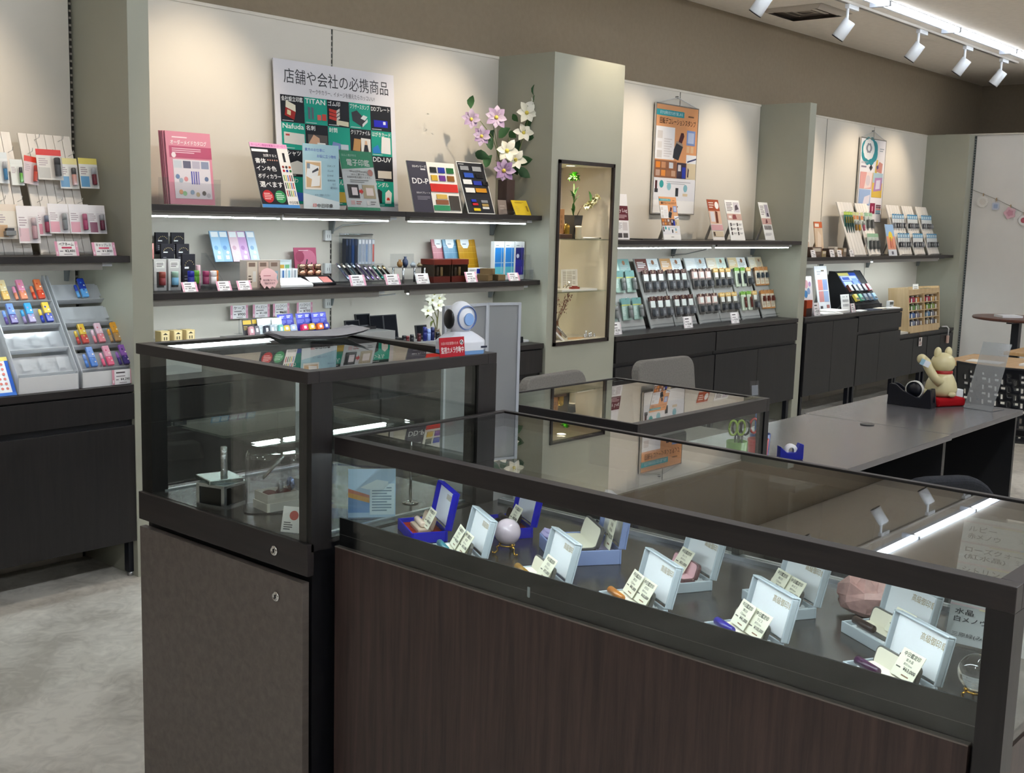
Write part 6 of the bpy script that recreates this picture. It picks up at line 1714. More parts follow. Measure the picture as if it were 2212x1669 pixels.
for x0, lb in ((2.127, 'frosted acrylic four row stamp rack, left of the pair'), (2.397, 'frosted acrylic four row stamp rack beside the left column')):
    t = thing('stamp_rack', lb, 'rack', (x0, 0, 0), 0, 'frosted four row stamp racks')
    for xa in (0.0, 0.253):
        B('e6ecf2').prism([(4.43, 0.851), (4.74, 0.851), (4.715, 1.30), (4.70, 1.30), (4.43, 0.922)], xa, xa + 0.004, 'x').make('side_panel', 'frost', t)
    B('eef2f6').box(0.004, 0.253, 4.430, 4.434, 0.851, 0.915).make('front_panel', 'white', t)
    B('eef2f6').box(0.004, 0.253, 4.434, 4.71, 0.851, 0.855).make('floor_panel', 'frost', t)
    for k in range(4):
        s0, s1 = 0.112 * k + 0.006, 0.112 * (k + 1) - 0.004
        y0_, z0_ = 4.434 + s0 * math.sin(SL), 0.912 + s0 * math.cos(SL)
        y1_, z1_ = 4.434 + s1 * math.sin(SL), 0.912 + s1 * math.cos(SL)
        b = B('dfe6ec')
        b.prism([(y0_, z0_ + 0.012), (y0_ + 0.020, z0_ - 0.006), (y1_ + 0.016, z1_ - 0.014), (y1_ + 0.014, z1_ - 0.017), (y0_ + 0.019, z0_ - 0.010), (y0_ - 0.003, z0_ + 0.010)], 0.004, 0.253, 'x')
        row = b.make('tray_row', 'frost', t)
        for q in range(3):
            xq = 0.055 + 0.075 * q
            e0, e1 = slope_pt(xq - 0.016, s0 + 0.03, -0.004), slope_pt(xq + 0.016, s0 + 0.085, -0.004)
            B('cfd8e0').quad([slope_pt(xq - 0.016, s0 + 0.03, -0.007), slope_pt(xq + 0.016, s0 + 0.03, -0.007), slope_pt(xq + 0.016, s0 + 0.085, -0.007), slope_pt(xq - 0.016, s0 + 0.085, -0.007)]).make('recess', 'frost', row)


def rack_item(rack, row, slot, c1, c2, words):
    x0 = (2.127, 2.397)[rack]
    s = 0.112 * (3 - row) + 0.020
    x = x0 + 0.062 + 0.075 * slot
    px, py, pz = slope_pt(x, s, 0.006)
    b = B(c1).prism([(-0.014, 0.0), (0.014, 0.0), (0.014, 0.04), (-0.014, 0.04)], -0.014, 0, 'y', c1).prism([(-0.014, 0.04), (0.014, 0.04), (0.014, 0.092), (-0.014, 0.092)], -0.0145, -0.0005, 'y', c2)
    o = b.make('seal_case_stick', 'gloss', None, (px, py, pz), (-SL, 0, 0), bev=0.003)
    tag(o, words + ' patterned seal case in the frosted rack', 'seal case', 'patterned seal cases in the frosted racks')
    it = [('c', 0.3, 0.75, 0.16, c1), ('c', 0.7, 0.6, 0.14, 'f0e6d8'), ('c', 0.4, 0.35, 0.15, c2), ('c', 0.7, 0.2, 0.12, 'f0e6d8')]
    prints(B(), it, 0.026, 0.09, y=-0.0150, step=0.0001).xf(Matrix.Translation((-0.013, 0, 0.001))).make('pattern', 'gloss', o)
    px, py, pz = slope_pt(x - 0.031, s, 0.006)
    b = B(c1).lathe([(0.0065, 0), (0.0065, 0.030)], 12, (0, -0.007, 0), c1).lathe([(0.0065, 0.030), (0.0065, 0.058), (0.005, 0.060)], 12, (0, -0.007, 0), c2)
    tag(b.make('name_seal', 'gloss', None, (px, py, pz), (-SL, 0, 0)), words + ' slim name seal in the frosted rack', 'seal', 'slim name seals in the frosted racks')


for a in ((0, 0, 0, 'd9b06a', 'e3cfa0', 'gold, top row of the left rack,'), (0, 0, 1, 'd98a6a', 'd98aa8', 'pink and gold, top row of the left rack,'), (0, 0, 2, 'c4442c', 'd9764a', 'orange red, top row of the left rack,'),
          (0, 1, 0, '5a4a88', '6f8fd0', 'violet blue, second row of the left rack,'), (0, 1, 1, '8a7aa0', '3f9ad0', 'sky blue, second row of the left rack,'), (0, 1, 2, '2438a0', 'd9b84a', 'yellow and navy, second row of the left rack,'),
          (1, 0, 1, '5fa0d9', '2440a8', 'blue and white, top row of the right rack,'), (1, 2, 0, 'b0403a', 'c9a83c', 'red and gold, third row of the right rack,'), (1, 2, 1, 'd07a84', 'd9b8c4', 'rose, third row of the right rack,'), (1, 2, 2, 'b08a5a', 'd9982a', 'amber, third row of the right rack,'),
          (1, 3, 0, '4a7ac4', '6f8fcc', 'cornflower, lowest row of the right rack,'), (1, 3, 1, 'd05a7a', 'e0a0b4', 'coral pink, lowest row of the right rack,'), (1, 3, 2, '3a2c6c', '8a5aa8', 'purple, lowest row of the right rack,')):
    rack_item(*a)
o = price_tag(2.578, 4.424, 0.853, 'pink price card stuck on the frosted rack front', '', '¥4,290', 0.096, 0.062, 3, 'e0a0b0', holder=False)
it = [('r', 0, 0, 1, 1, 'eef1f6'), ('r', 0.86, 0, 1, 1, '2f62c4'), ('r', 0, 0, 1, 0.08, '3f74cc'), ('r', 0.6, 0.9, 1, 1, 'e6d67a')]
for r_ in range(6):
    for c_ in range(4):
        it.append(('c', 0.14 + 0.19 * c_, 0.18 + 0.125 * r_, 0.055, 'd98078'))
sheet('seal_sample_sheet', 'white sheet of red seal imprints leaning at the left edge', 'sheet', 2.015, 4.425, 0.851, 0.105, 0.165, 30, it, 'e9edf4', 0.002)

# ================================================================ the lit niche
NZ_A, NZ_B, NZ_C = 1.4762, 1.1542, 0.8502
nv = thing('niche_vase', 'dark square niche vase with a paler panel', 'vase', (5.745, 4.515, NZ_A))
b = B('3a3836')
rr = []
for z, k in ((0, 0.030), (0.145, 0.042)):
    rr.append(len(b.v))
    b.v += [(-k, -k, z), (k, -k, z), (k, k, z), (-k, k, z)]
for i in range(4):
    b.face([rr[0] + i, rr[0] + (i + 1) % 4, rr[1] + (i + 1) % 4, rr[1] + i])
b.face([rr[0] + i for i in range(4)])
b.make('vase_body', 'gloss', nv)
B('8a847c').quad([(0.033, -0.031, 0.002), (0.033, 0.031, 0.002), (0.043, 0.041, 0.143), (0.043, -0.041, 0.143)]).make('pale_panel', 'gloss', nv)
nb = thing('niche_bouquet', 'green pompom flower with cream blossoms in the niche vase', 'flowers', (5.745, 4.515, NZ_A + 0.10))
rnd.seed(4)
B('4c6a32').tube([(0, 0, 0), (0.0, 0, 0.10), (-0.005, 0, 0.24)], 0.004, 6).make('stem', 'paper', nb)
B('5a4a34').tube([(0.01, 0, 0), (0.05, -0.02, 0.10), (0.11, -0.05, 0.125), (0.17, -0.06, 0.16)], 0.003, 6).make('stem', 'paper', nb)
b = B('4f9a26')
for k in range(70):
    q, t_ = rnd.uniform(0, 6.28), math.acos(rnd.uniform(-0.7, 1))
    d = Vector((math.sin(t_) * math.cos(q), math.sin(t_) * math.sin(q), math.cos(t_)))
    c = Vector((-0.005, 0, 0.275))
    b.leaf(c + d * 0.012, c + d * rnd.uniform(0.034, 0.046), 0.018, ('4f9a26', '6ab436', '3f8420')[k % 3], 0.2)
b.make('pompom_flower', 'paper', nb)
for cx_, cz_ in ((0.10, 0.115), (0.135, 0.135), (0.17, 0.158), (0.075, 0.10)):
    b = B('e6dda8')
    for k in range(26):
        q, t_ = rnd.uniform(0, 6.28), math.acos(rnd.uniform(-1, 1))
        d = Vector((math.sin(t_) * math.cos(q), math.sin(t_) * math.sin(q), math.cos(t_)))
        c = Vector((cx_, -0.05, cz_))
        b.leaf(c, c + d * 0.027, 0.022, ('e6dda8', 'f0eac4', 'd9cd90')[k % 3], 0.3)
    b.make('cream_blossom', 'paper', nb)
for p0, p1, wd in (((0, 0, .12), (-.045, 0, .20), .022), ((0, 0, .15), (-.04, 0, .165), .018), ((0, 0, .14), (.045, 0, .22), .02), ((0, 0, .05), (-.03, -.02, .12), .02), ((0, 0, .03), (.03, -.02, .17), .026), ((0, 0, .06), (-.035, 0, .085), .018), ((.1, -.05, .125), (.08, -.05, .20), .02)):
    B('3f6a34').leaf(p0, p1, wd).make('leaf', 'paper', nb)
wt = sheet('wooden_tablet', 'upright pale wooden seal tablet in the niche', 'tablet', 5.578, 4.50, NZ_A + 0.030, 0.058, 0.150, 0, [('t', '印', 0.35, 0.62, 0.65, 0.75, '6a4a2c'), ('t', '章', 0.35, 0.42, 0.65, 0.55, '6a4a2c'), ('t', '堂', 0.35, 0.22, 0.65, 0.35, '6a4a2c')], 'a5774c', 0.02)
tag(B('4a3428').box(0, 0.12, 0, 0.06, 0, 0.028).make('tablet_base', 'gloss', None, (5.570, 4.475, NZ_A), None, bev=0.003), 'dark wooden plinth under the seal tablet', 'plinth')
b = B('b99a4a').prism([(-0.022, 0.0), (0.022, 0.0), (0.022, 0.045), (0.016, 0.058), (0.0, 0.064), (-0.016, 0.058), (-0.022, 0.045)], -0.012, 0.012, 'y', None, True)
tag(b.make('gold_arch_clock', 'metal', None, (5.655, 4.50, NZ_A + 0.0285)), 'small golden arch ornament on the niche plinth', 'ornament')
tag(B('d9cdae').lathe([(0.018, 0), (0.019, 0.002), (0.019, 0.062), (0.021, 0.066), (0.021, 0.078), (0.018, 0.08)], 16).make('cream_jar', 'plastic', None, (5.723, 4.455, NZ_A)), 'small cream lidded jar beside the niche vase', 'jar')
tag(B('e9e0cf').tube([(5.74, 4.435, NZ_A + 0.006), (5.93, 4.45, NZ_A + 0.006)], 0.0055, 10).make('white_brush', 'plastic'), 'white brush lying on the upper niche shelf', 'brush')
tag(B('4a4036').tube([(5.80, 4.452, NZ_A + 0.005), (5.965, 4.462, NZ_A + 0.005)], 0.0042, 8).make('dark_brush', 'plastic'), 'thin dark brush lying on the upper niche shelf', 'brush')
o = sheet('carved_panel', 'white carved lattice panel on the middle niche shelf', 'panel', 5.655, 4.52, NZ_B + 0.012, 0.165, 0.118, 4, [('r', 0.05, 0.05, 0.95, 0.95, 'e6dec9')] + [('l', 0.1, 0.1, 0.9, 0.9, 9, 'b8ad92')] + [('r', 0.3, 0.05, 0.33, 0.95, 'f2ecda'), ('r', 0.65, 0.05, 0.68, 0.95, 'f2ecda')], 'efe8d6', 0.01)
tag(B('f1ede2').box(0, 0.36, 0, 0.10, 0, 0.010).make('white_base_slab', 'paper', None, (5.575, 4.45, NZ_B)), 'white slab lying on the middle niche shelf', 'slab')
tag(B('8a3a30').box(0, 0.07, 0, 0.03, 0, 0.012).box(0.02, 0.055, 0.005, 0.025, 0.012, 0.018).make('red_ink_case', 'gloss', None, (5.70, 4.465, NZ_B + 0.0102)), 'small dark red ink case before the carved panel', 'ink case')
b = B('b8a888').tube([(0.0, 0, 0.012), (0.015, -0.01, 0.03), (0.03, 0, 0.012), (0.05, -0.01, 0.034), (0.07, 0, 0.012)], 0.003, 6)
b.ball((0.045, -0.008, 0.040), 0.012, 10, 8, 'e9e4d8')
tag(b.make('wire_ornament', 'metal', None, (5.59, 4.455, NZ_B + 0.0102)), 'small wire and pearl ornament on the middle niche shelf', 'ornament')
dv = thing('dried_flower_vase', 'brown glass vase of dried pinkish sprigs in the niche', 'vase', (5.63, 4.53, NZ_C))
B('7a5236').lathe([(0.028, 0), (0.036, 0.02), (0.034, 0.05), (0.014, 0.085), (0.012, 0.11), (0.016, 0.115)], 18).make('vase_body', 'gloss', dv)
for k in range(9):
    q = rnd.uniform(-1, 1)
    tip = (0.085 * q + 0.01, rnd.uniform(-0.03, 0.02), 0.18 + rnd.uniform(0.0, 0.09))
    s_ = B('6f5040').tube([(0, 0, 0.10), (tip[0] * 0.4, tip[1] * 0.4, 0.15), tip], 0.0012, 5).make('sprig', 'paper', dv)
    b = B('a5796c')
    for j in range(14):
        p = Vector(tip) + Vector((rnd.uniform(-0.022, 0.022), rnd.uniform(-0.016, 0.016), rnd.uniform(-0.035, 0.02)))
        b.leaf(p, p + Vector((rnd.uniform(-0.01, 0.01), rnd.uniform(-0.01, 0.01), 0.012)), 0.008, ('a5796c', 'b98d7c', '8a6256')[j % 3])
    b.make('dried_florets', 'paper', s_)
tag(B('c9a578').prism([(0.0, 0.0), (0.06, -0.02), (0.17, 0.0), (0.14, 0.03), (0.05, 0.04)], 0, 0.006, 'z').make('wood_slice', 'paper', None, (5.66, 4.46, NZ_C)), 'thin pale wood slice on the niche floor', 'wood slice')
wb_ = tag(B('eee9e0').box(0, 0.115, 0, 0.055, 0, 0.012).make('white_tray_box', 'paper', None, (5.50, 4.43, NZ_C + 0.052), (0, R(35), 0)), 'white leaning case at the niche lower corner', 'case')
tag(B('b8b4ae').tube([(5.52, 4.435, NZ_C + 0.090), (5.61, 4.435, NZ_C + 0.022)], 0.008, 10).make('silver_tube', 'metal'), 'silver tube lying on the white leaning case', 'tube')
tag(B('d9d2c6').box(0.0, 0.11, 0.02, 0.05, 0, 0.006).make('white_plinth', 'paper', None, (5.49, 4.42, NZ_C)), 'low white plinth under the leaning case', 'plinth')
for k, (x, h_) in enumerate(((5.845, 0.024), (5.870, 0.046), (5.895, 0.030), (5.922, 0.034), (5.948, 0.022))):
    b = B('dfe0e0').lathe([(0.010, 0), (0.012, h_ * 0.3), (0.006, h_ * 0.6), (0.009, h_ * 0.85), (0.003, h_)], 10)
    tag(b.make('crystal_figure', 'metal', None, (x, 4.47 + 0.01 * (k % 2), NZ_C)), 'tiny silver figure on the niche floor, %s from the left' % ('first', 'second and tallest', 'third', 'fourth', 'fifth')[k], 'figure', 'tiny silver niche figures')


# ================================================================ middle bay
ZM = 1.4705


def banner(x0, x1, z0, z1, items, label, hook_z, frame='c9c6c4'):
    t = thing('hanging_banner', label, 'banner', (x0, 4.815, z0))
    w_, h_ = x1 - x0, z1 - z0
    pn = B('efeeec').box(0.008, w_ - 0.008, 0, 0.008, 0.008, h_ - 0.008).make('banner_sheet', 'paper', t)
    prints(B(), items, w_ - 0.016, h_ - 0.016).xf(Matrix.Translation((0.008, 0, 0.008))).make('print', 'gloss', pn)
    for a in ((0, w_, 0, 0.008), (0, w_, h_ - 0.008, h_), (0, 0.008, 0.008, h_ - 0.008), (w_ - 0.008, w_, 0.008, h_ - 0.008)):
        B(frame).box(a[0], a[1], -0.002, 0.012, a[2], a[3]).make('frame_bar', 'metal', t)
    for u in (0.006, w_ - 0.006):
        B('d9d8d6').tube([(u, 0.006, h_ - 0.002), (w_ / 2, 0.006, hook_z - z0)], 0.0035, 6).make('hanging_cord', 'plastic', t)
    B('8d8d8d').box(w_ / 2 - 0.006, w_ / 2 + 0.006, 0.004, 0.024, hook_z - z0 - 0.006, hook_z - z0 + 0.01).make('hook', 'metal', t)
    return t


OR = 'd99a6a'


def rotating_items(small=False):
    it = [('r', 0, 0.33, 1, 1, OR), ('r', 0, 0.90, 0.66, 0.955, '2f9aa4'), ('t', '好きな柄を好きな色で楽しめる', 0.08, 0.912, 0.62, 0.945, 'e6f4f4'), ('l', 0.76, 0.905, 0.95, 0.935, 1, '7a5a44'), ('T', '回転デコレーションスタンプ', 0.08, 0.825, 0.95, 0.885, '4a2c1c'), ('r', 0, 0.50, 0.45, 0.80, 'ecebee'), ('r', 0.04, 0.69, 0.16, 0.76, 'd8d2cf'), ('r', 0.05, 0.60, 0.15, 0.66, 'e0dcda'), ('r', 0.04, 0.51, 0.16, 0.58, 'd4d0ce'), ('l', 0.2, 0.52, 0.4, 0.70, 8, 'd6d2d4'),
          ('p', [(0.52, 0.63), (0.62, 0.65), (0.68, 0.73), (0.66, 0.76), (0.60, 0.76), (0.56, 0.70)], '4a2028'), ('p', [(0.42, 0.52), (0.56, 0.50), (0.66, 0.63), (0.50, 0.66), (0.44, 0.60)], '2c3038'), ('p', [(0.44, 0.60), (0.50, 0.66), (0.66, 0.63), (0.64, 0.66), (0.50, 0.68)], '9a8a7c'), ('r', 0.74, 0.65, 0.95, 0.79, '7b93c9'), ('r', 0.77, 0.67, 0.92, 0.77, 'b4c0dc'), ('r', 0.75, 0.58, 0.82, 0.64, 'd9b48c'), ('r', 0.85, 0.58, 0.92, 0.64, 'd9b48c'), ('r', 0.75, 0.48, 1, 0.56, 'e9eaee'), ('p', [(0.78, 0.485), (1, 0.52), (1, 0.535), (0.78, 0.50)], '2a3560'),
          ('r', 0, 0.33, 0.52, 0.49, '8a5a40'), ('r', 0.53, 0.33, 0.76, 0.48, '3a2c3c'), ('r', 0.77, 0.33, 1, 0.48, 'd2c3a4')]
    for k, (u, v, c) in enumerate(((.03, .42, 'd9822c'), (.16, .42, 'c08a64'), (.34, .42, 'c9cdd4'), (.03, .345, 'b99a8a'), (.16, .345, 'd98a3c'), (.28, .345, '9a6a4a'), (.40, .345, 'c09a80'))):
        it.append(('r', u, v, u + 0.10, v + 0.055, c))
    it += [('r', 0.56, 0.40, 0.63, 0.46, 'd8d2d4'), ('r', 0.66, 0.335, 0.75, 0.44, '2338a8'), ('p', [(0.79, 0.35), (0.82, 0.345), (0.83, 0.42), (0.80, 0.44)], '3a1c20'), ('r', 0, 0.0, 1, 0.325, 'e4e4ea'), ('r', 0, 0.0, 1, 0.12, 'f2f1f1'), ('r', 0.03, 0.22, 0.08, 0.30, '4a1c24'), ('r', 0.02, 0.19, 0.10, 0.225, '2a2a30'), ('c', 0.18, 0.27, 0.05, '2f9a9a'), ('l', 0.3, 0.27, 0.92, 0.305, 2, 'b4b4bc'), ('c', 0.36, 0.25, 0.05, '86b8c4'), ('r', 0.52, 0.16, 0.59, 0.24, '20242c'), ('c', 0.76, 0.24, 0.05, '86b8c4'), ('r', 0.70, 0.165, 0.82, 0.19, 'd9c4a4'), ('l', 0.44, 0.05, 0.66, 0.075, 1, '55504c')]
    return it


banner(7.04, 7.606, 1.652, 2.442, rotating_items(), 'hanging orange banner for rotating decoration stamps', 2.498)
sheet('type_leaflet', 'white and maroon leaflet peeking out behind the niche column', 'leaflet', 6.290, 4.60, ZM, 0.19, 0.306, 8, [('r', 0, 0, 1, 1, 'ece9ea'), ('r', 0, 0.42, 1, 0.74, '5c1c26'), ('t', 'by Log', 0.40, 0.58, 0.95, 0.68, 'f2e8e8'), ('l', 0.3, 0.46, 0.95, 0.55, 3, 'c9a8ac'), ('l', 0.2, 0.22, 0.6, 0.38, 5, 'b8b4b6'), ('r', 0.62, 0.2, 0.9, 0.38, 'cfc8c8'), ('r', 0.3, 0.04, 0.55, 0.14, '4a4446'), ('r', 0.62, 0.04, 0.9, 0.14, '55504f')], 'eceaea', 0.003, stand=True)
sheet('rotating_stamp_card', 'orange rotating stamp card under the hanging orange banner', 'card', 6.893, 4.60, ZM, 0.220, 0.307, 11.5, rotating_items(True), 'ecebe9', 0.003, stand=True)
sheet('brown_leaflet', 'red brown handbag stamp leaflet right of the orange banner', 'leaflet', 7.558, 4.60, ZM, 0.165, 0.311, 15, [('r', 0, 0.72, 1, 1, 'a04a2c'), ('r', 0, 0.40, 1, 0.72, 'd9b49c'), ('c', 0.78, 0.86, 0.17, 'f2efec'), ('l', 0.1, 0.78, 0.55, 0.95, 3, 'e6cfc4'), ('r', 0.1, 0.45, 0.45, 0.70, 'd9d4d8'), ('p', [(0.5, 0.42), (0.7, 0.42), (0.75, 0.70), (0.55, 0.72)], '6a3420'), ('r', 0, 0.24, 1, 0.38, 'd0a0a4'), ('r', 0.05, 0.08, 0.95, 0.22, 'c9b9a0'), ('r', 0.1, 0.1, 0.25, 0.20, '4a3a30')], 'eae4de', 0.003, stand=True)
it = [('l', 0.08, 0.72, 0.5, 0.95, 6, '7a7276'), ('r', 0.55, 0.70, 0.95, 0.95, 'cfc9d0'), ('p', [(0.62, 0.74), (0.9, 0.78), (0.8, 0.9), (0.66, 0.86)], '5a5058'), ('r', 0, 0.50, 1, 0.66, 'c9a89c'), ('p', [(0.35, 0.52), (0.65, 0.53), (0.6, 0.64), (0.4, 0.64)], '8a4a4c'), ('r', 0.1, 0.55, 0.3, 0.61, 'efe6e2')]
for r_ in range(3):
    for c_ in range(2):
        it += [('r', 0.12 + 0.44 * c_, 0.13 + 0.11 * r_, 0.20 + 0.44 * c_, 0.21 + 0.11 * r_, '4a4244'), ('l', 0.25 + 0.44 * c_, 0.15 + 0.11 * r_, 0.5 + 0.44 * c_, 0.20 + 0.11 * r_, 2, 'b4aeb0')]
sheet('product_leaflet', 'white leaflet with six small stamps, second from the right', 'leaflet', 7.781, 4.58, ZM, 0.215, 0.314, 15, it, 'f1f0ee', 0.003, stand=True)
it = [('l', 0.08, 0.66, 0.5, 0.92, 6, '8a8488'), ('r', 0.55, 0.62, 0.92, 0.94, 'b4aebc'), ('r', 0.7, 0.63, 0.85, 0.72, '3a3440'), ('r', 0, 0.42, 1, 0.58, 'c9a49c'), ('p', [(0.35, 0.44), (0.6, 0.46), (0.55, 0.56), (0.45, 0.55)], '6a3a40'), ('l', 0.1, 0.12, 0.8, 0.2, 3, 'c4c0c2')]
for k in range(6):
    it.append(('r', 0.12 + 0.13 * k, 0.28, 0.19 + 0.13 * k, 0.39, '5a5458'))
sheet('pen_stamp_leaflet', 'narrow white leaflet near the thin column in the middle bay', 'leaflet', 8.354, 4.60, ZM, 0.150, 0.315, 17, it, 'f0efed', 0.003, stand=True)
tag(B('3b3a3c').box(0, 0.24, 0, 0.16, 0, 0.008).make('grey_clip_folder', 'plastic', None, (6.49, 4.50, ZM), (0, 0, R(6))), 'thin dark folder lying on the middle bay shelf', 'folder')
tag(B('8c8a88').box(0, 0.20, 0, 0.12, 0, 0.005).make('flat_papers', 'paper', None, (8.10, 4.45, ZM), (0, 0, R(-5))), 'thin flat papers at the right end of the middle shelf', 'paper')

# racks of hanging stamps on the middle worktop
RX = (6.095, 6.395, 6.745, 7.055, 7.385, 7.690, 8.005, 8.330)
RW = (0.285, 0.285, 0.295, 0.290, 0.295, 0.285, 0.285, 0.225)
ZR, YR, TR_, HR = 0.8505, 4.570, 20.5, 0.515
RN = ('behind the niche column', 'second from the niche column', 'third from the niche column', 'fourth from the niche column', 'fourth from the thin column', 'third from the thin column', 'second from the thin column', 'next to the thin column')
HEAD = (('b8d2cf', '8fb4b0'), ('b9d4cc', '7aa4a0'), ('6a3a34', 'd9e2e6'), ('cfa06a', 'dfe9ee'), ('dfe6e8', 'c9d4d8'), ('ddd2ba', 'cfe0d4'), ('d9c49a', 'e9ecec'), ('e9e2cc', 'd9c9a8'))


def stamp_type(k):
    if k == 'T':
        return pack_mesh(0.105, 0.150, [('r', 0, 0, 1, 1, 'a9c4b8'), ('r', 0, 0.72, 1, 1, '6f9c98'), ('r', 0, 0.66, 1, 0.70, 'd6d24a'), ('l', 0.06, 0.2, 0.4, 0.6, 6, 'dfe9e2')], (0.42, 0.02, 0.98, 0.72, 0.034), ('cyl', '8f918f', 'a9aba8'))
    if k == 'B':
        return pack_mesh(0.072, 0.155, [('r', 0, 0, 1, 1, '5a5654'), ('r', 0, 0.80, 1, 1, '4a221f'), ('c', 0.5, 0.92, 0.14, 'c9b49a'), ('c', 0.5, 0.92, 0.09, '4a221f'), ('r', 0.12, 0.50, 0.9, 0.80, 'eaf0ec')], (0.15, 0.02, 0.95, 0.50, 0.03), ('slab', '6a6c70', '9a9ca0'))
    if k == 'P':
        return pack_mesh(0.076, 0.150, [('r', 0, 0, 1, 1, '6a6662'), ('r', 0, 0.86, 1, 1, '54302a'), ('c', 0.5, 0.94, 0.13, 'c9b49a'), ('r', 0.0, 0.50, 1, 0.86, 'd9b9b0'), ('r', 0.3, 0.55, 0.92, 0.82, 'eef0ea')], (0.12, 0.02, 0.95, 0.48, 0.032), ('slab', '55585c', '7a7c80'))
    if k == 'Y':
        return pack_mesh(0.072, 0.150, [('r', 0, 0, 1, 1, '7a766c'), ('r', 0, 0.78, 1, 1, 'd9ab5c'), ('r', 0.1, 0.84, 0.9, 0.95, 'e9cf94'), ('r', 0.25, 0.52, 0.9, 0.78, 'eeefe8')], (0.12, 0.02, 0.95, 0.50, 0.03), ('slab', '4c4f54', '74777c'))
    if k == 'G':
        return pack_mesh(0.066, 0.150, [('r', 0, 0, 1, 1, 'd9e4cc'), ('r', 0, 0.82, 1, 1, '7fb44a'), ('l', 0.1, 0.6, 0.4, 0.78, 3, 'a9b89a')], (0.38, 0.10, 0.85, 0.72, 0.026), ('cyl', '2c3038', '3c4048'))
    if k == 'g':
        return pack_mesh(0.066, 0.150, [('r', 0, 0, 1, 1, 'd9e4cc'), ('r', 0, 0.82, 1, 1, '7fb44a'), ('l', 0.1, 0.6, 0.4, 0.78, 3, 'a9b89a')], (0.38, 0.10, 0.85, 0.72, 0.026), ('cyl', '6a2c20', '7c3828'))
    c = '3a4650' if k == 'O' else '6a2a20'
    return pack_mesh(0.068, 0.150, [('r', 0, 0, 1, 1, 'e9e0cc'), ('r', 0, 0.80, 1, 1, 'c98a4c'), ('r', 0, 0, 1, 0.07, 'c98a4c'), ('r', 0, 0, 0.06, 1, 'c98a4c'), ('r', 0.94, 0, 1, 1, 'c98a4c'), ('l', 0.15, 0.12, 0.85, 0.28, 3, 'b4a07c')], (0.28, 0.36, 0.78, 0.72, 0.022), ('box', c, c))


ST = {k: stamp_type(k) for k in 'TBPYGgOo'}
CNAME = {'T': 'teal carded grey stamp pack', 'B': 'maroon carded grey stamp pack', 'P': 'pink and maroon carded stamp pack', 'Y': 'orange topped grey stamp pack', 'G': 'green topped black stamp pack', 'g': 'green topped brown stamp pack', 'O': 'orange edged dark square stamp pack', 'o': 'orange edged brown square stamp pack'}
US = {2: (0.28, 0.74), 3: (0.18, 0.50, 0.82), 1: (0.7,)}
HN = {2: ('left hook', 'right hook'), 3: ('left hook', 'middle hook', 'right hook'), 1: ('only hook',)}
for i, (x, w_) in enumerate(zip(RX, RW)):
    kinds = ('T', 'T', 'B', 'B', 'P', 'Y', 'G', 'O')[i]
    n = (2, 2, 3, 3, 3, 3, 3, 3)[i]
    us = US[n]
    t = display_board(x, YR, ZR, w_, HR, TR_, 'grey acrylic stamp rack %s' % RN[i], 'stamp racks on the middle worktop', hooks=((0.80, us), (0.42, us)), col='a9a9a6', mat='plastic')
    hb, hc = HEAD[i]
    prints(B(), [('r', 0.0, 0.0, 1, 1, hb), ('r', 0.5, 0.0, 1, 1, hc), ('l', 0.06, 0.3, 0.44, 0.8, 4, 'f2f2ee'), ('l', 0.58, 0.2, 0.94, 0.7, 4, 'a9b0b0'), ('c', 0.75, 0.72, 0.06, '9a6a4a')], w_ - 0.012, 0.095).xf(Matrix.Translation((0.006, -0.002, HR - 0.1))).make('header_print', 'gloss', t)
    B().box(0.0, w_, -0.04, -0.002, 0.02, 0.022).make('clear_shelf', 'acrylic', t)
    for row, v in enumerate((0.80, 0.42)):
        for q, u in enumerate(us):
            kd = kinds
            if i == 6:
                kd = ('G', 'G', 'O')[q] if row == 0 else ('g', 'g', 'o')[q]
                if q == 2:
                    kd = 'Y'
            elif kinds == 'O' and row == 1:
                kd = 'o'
            p = on_board(x, YR, ZR, TR_, u, v + 0.012, w_, HR, 0.036)
            hang_pack(ST[kd], p, 12, '%s, %s row %s, rack %s' % (CNAME[kd], ('upper', 'lower')[row], HN[n][q].split()[0], RN[i].replace(' the', '')), 'hanging stamp packs in the middle bay')
            for d in (1,):
                pb = on_board(x, YR, ZR, TR_, u, v + 0.012, w_, HR, 0.018)
                hang_pack(ST[kd][:2], (pb[0] + 0.006, pb[1], pb[2]), 14, '%s hung second, %s row %s, rack %s' % (CNAME[kd].replace(' carded', '').replace(' topped', '').replace(' edged', ''), ('upper', 'lower')[row], HN[n][q].split()[0], RN[i].replace(' the', '')), 'second stamp packs on the hooks in the middle bay')
for x, y, lb in ((6.185, 4.46, 'white price card by the niche column on the middle worktop'), (7.040, 4.45, 'white price card before the maroon packs on the middle worktop'), (7.700, 4.455, 'white price card before the orange topped packs on the middle worktop')):
    price_tag(x, y, 0.8505, lb, '', '¥3,300', 0.115, 0.082, 14, 'd9d4d6')


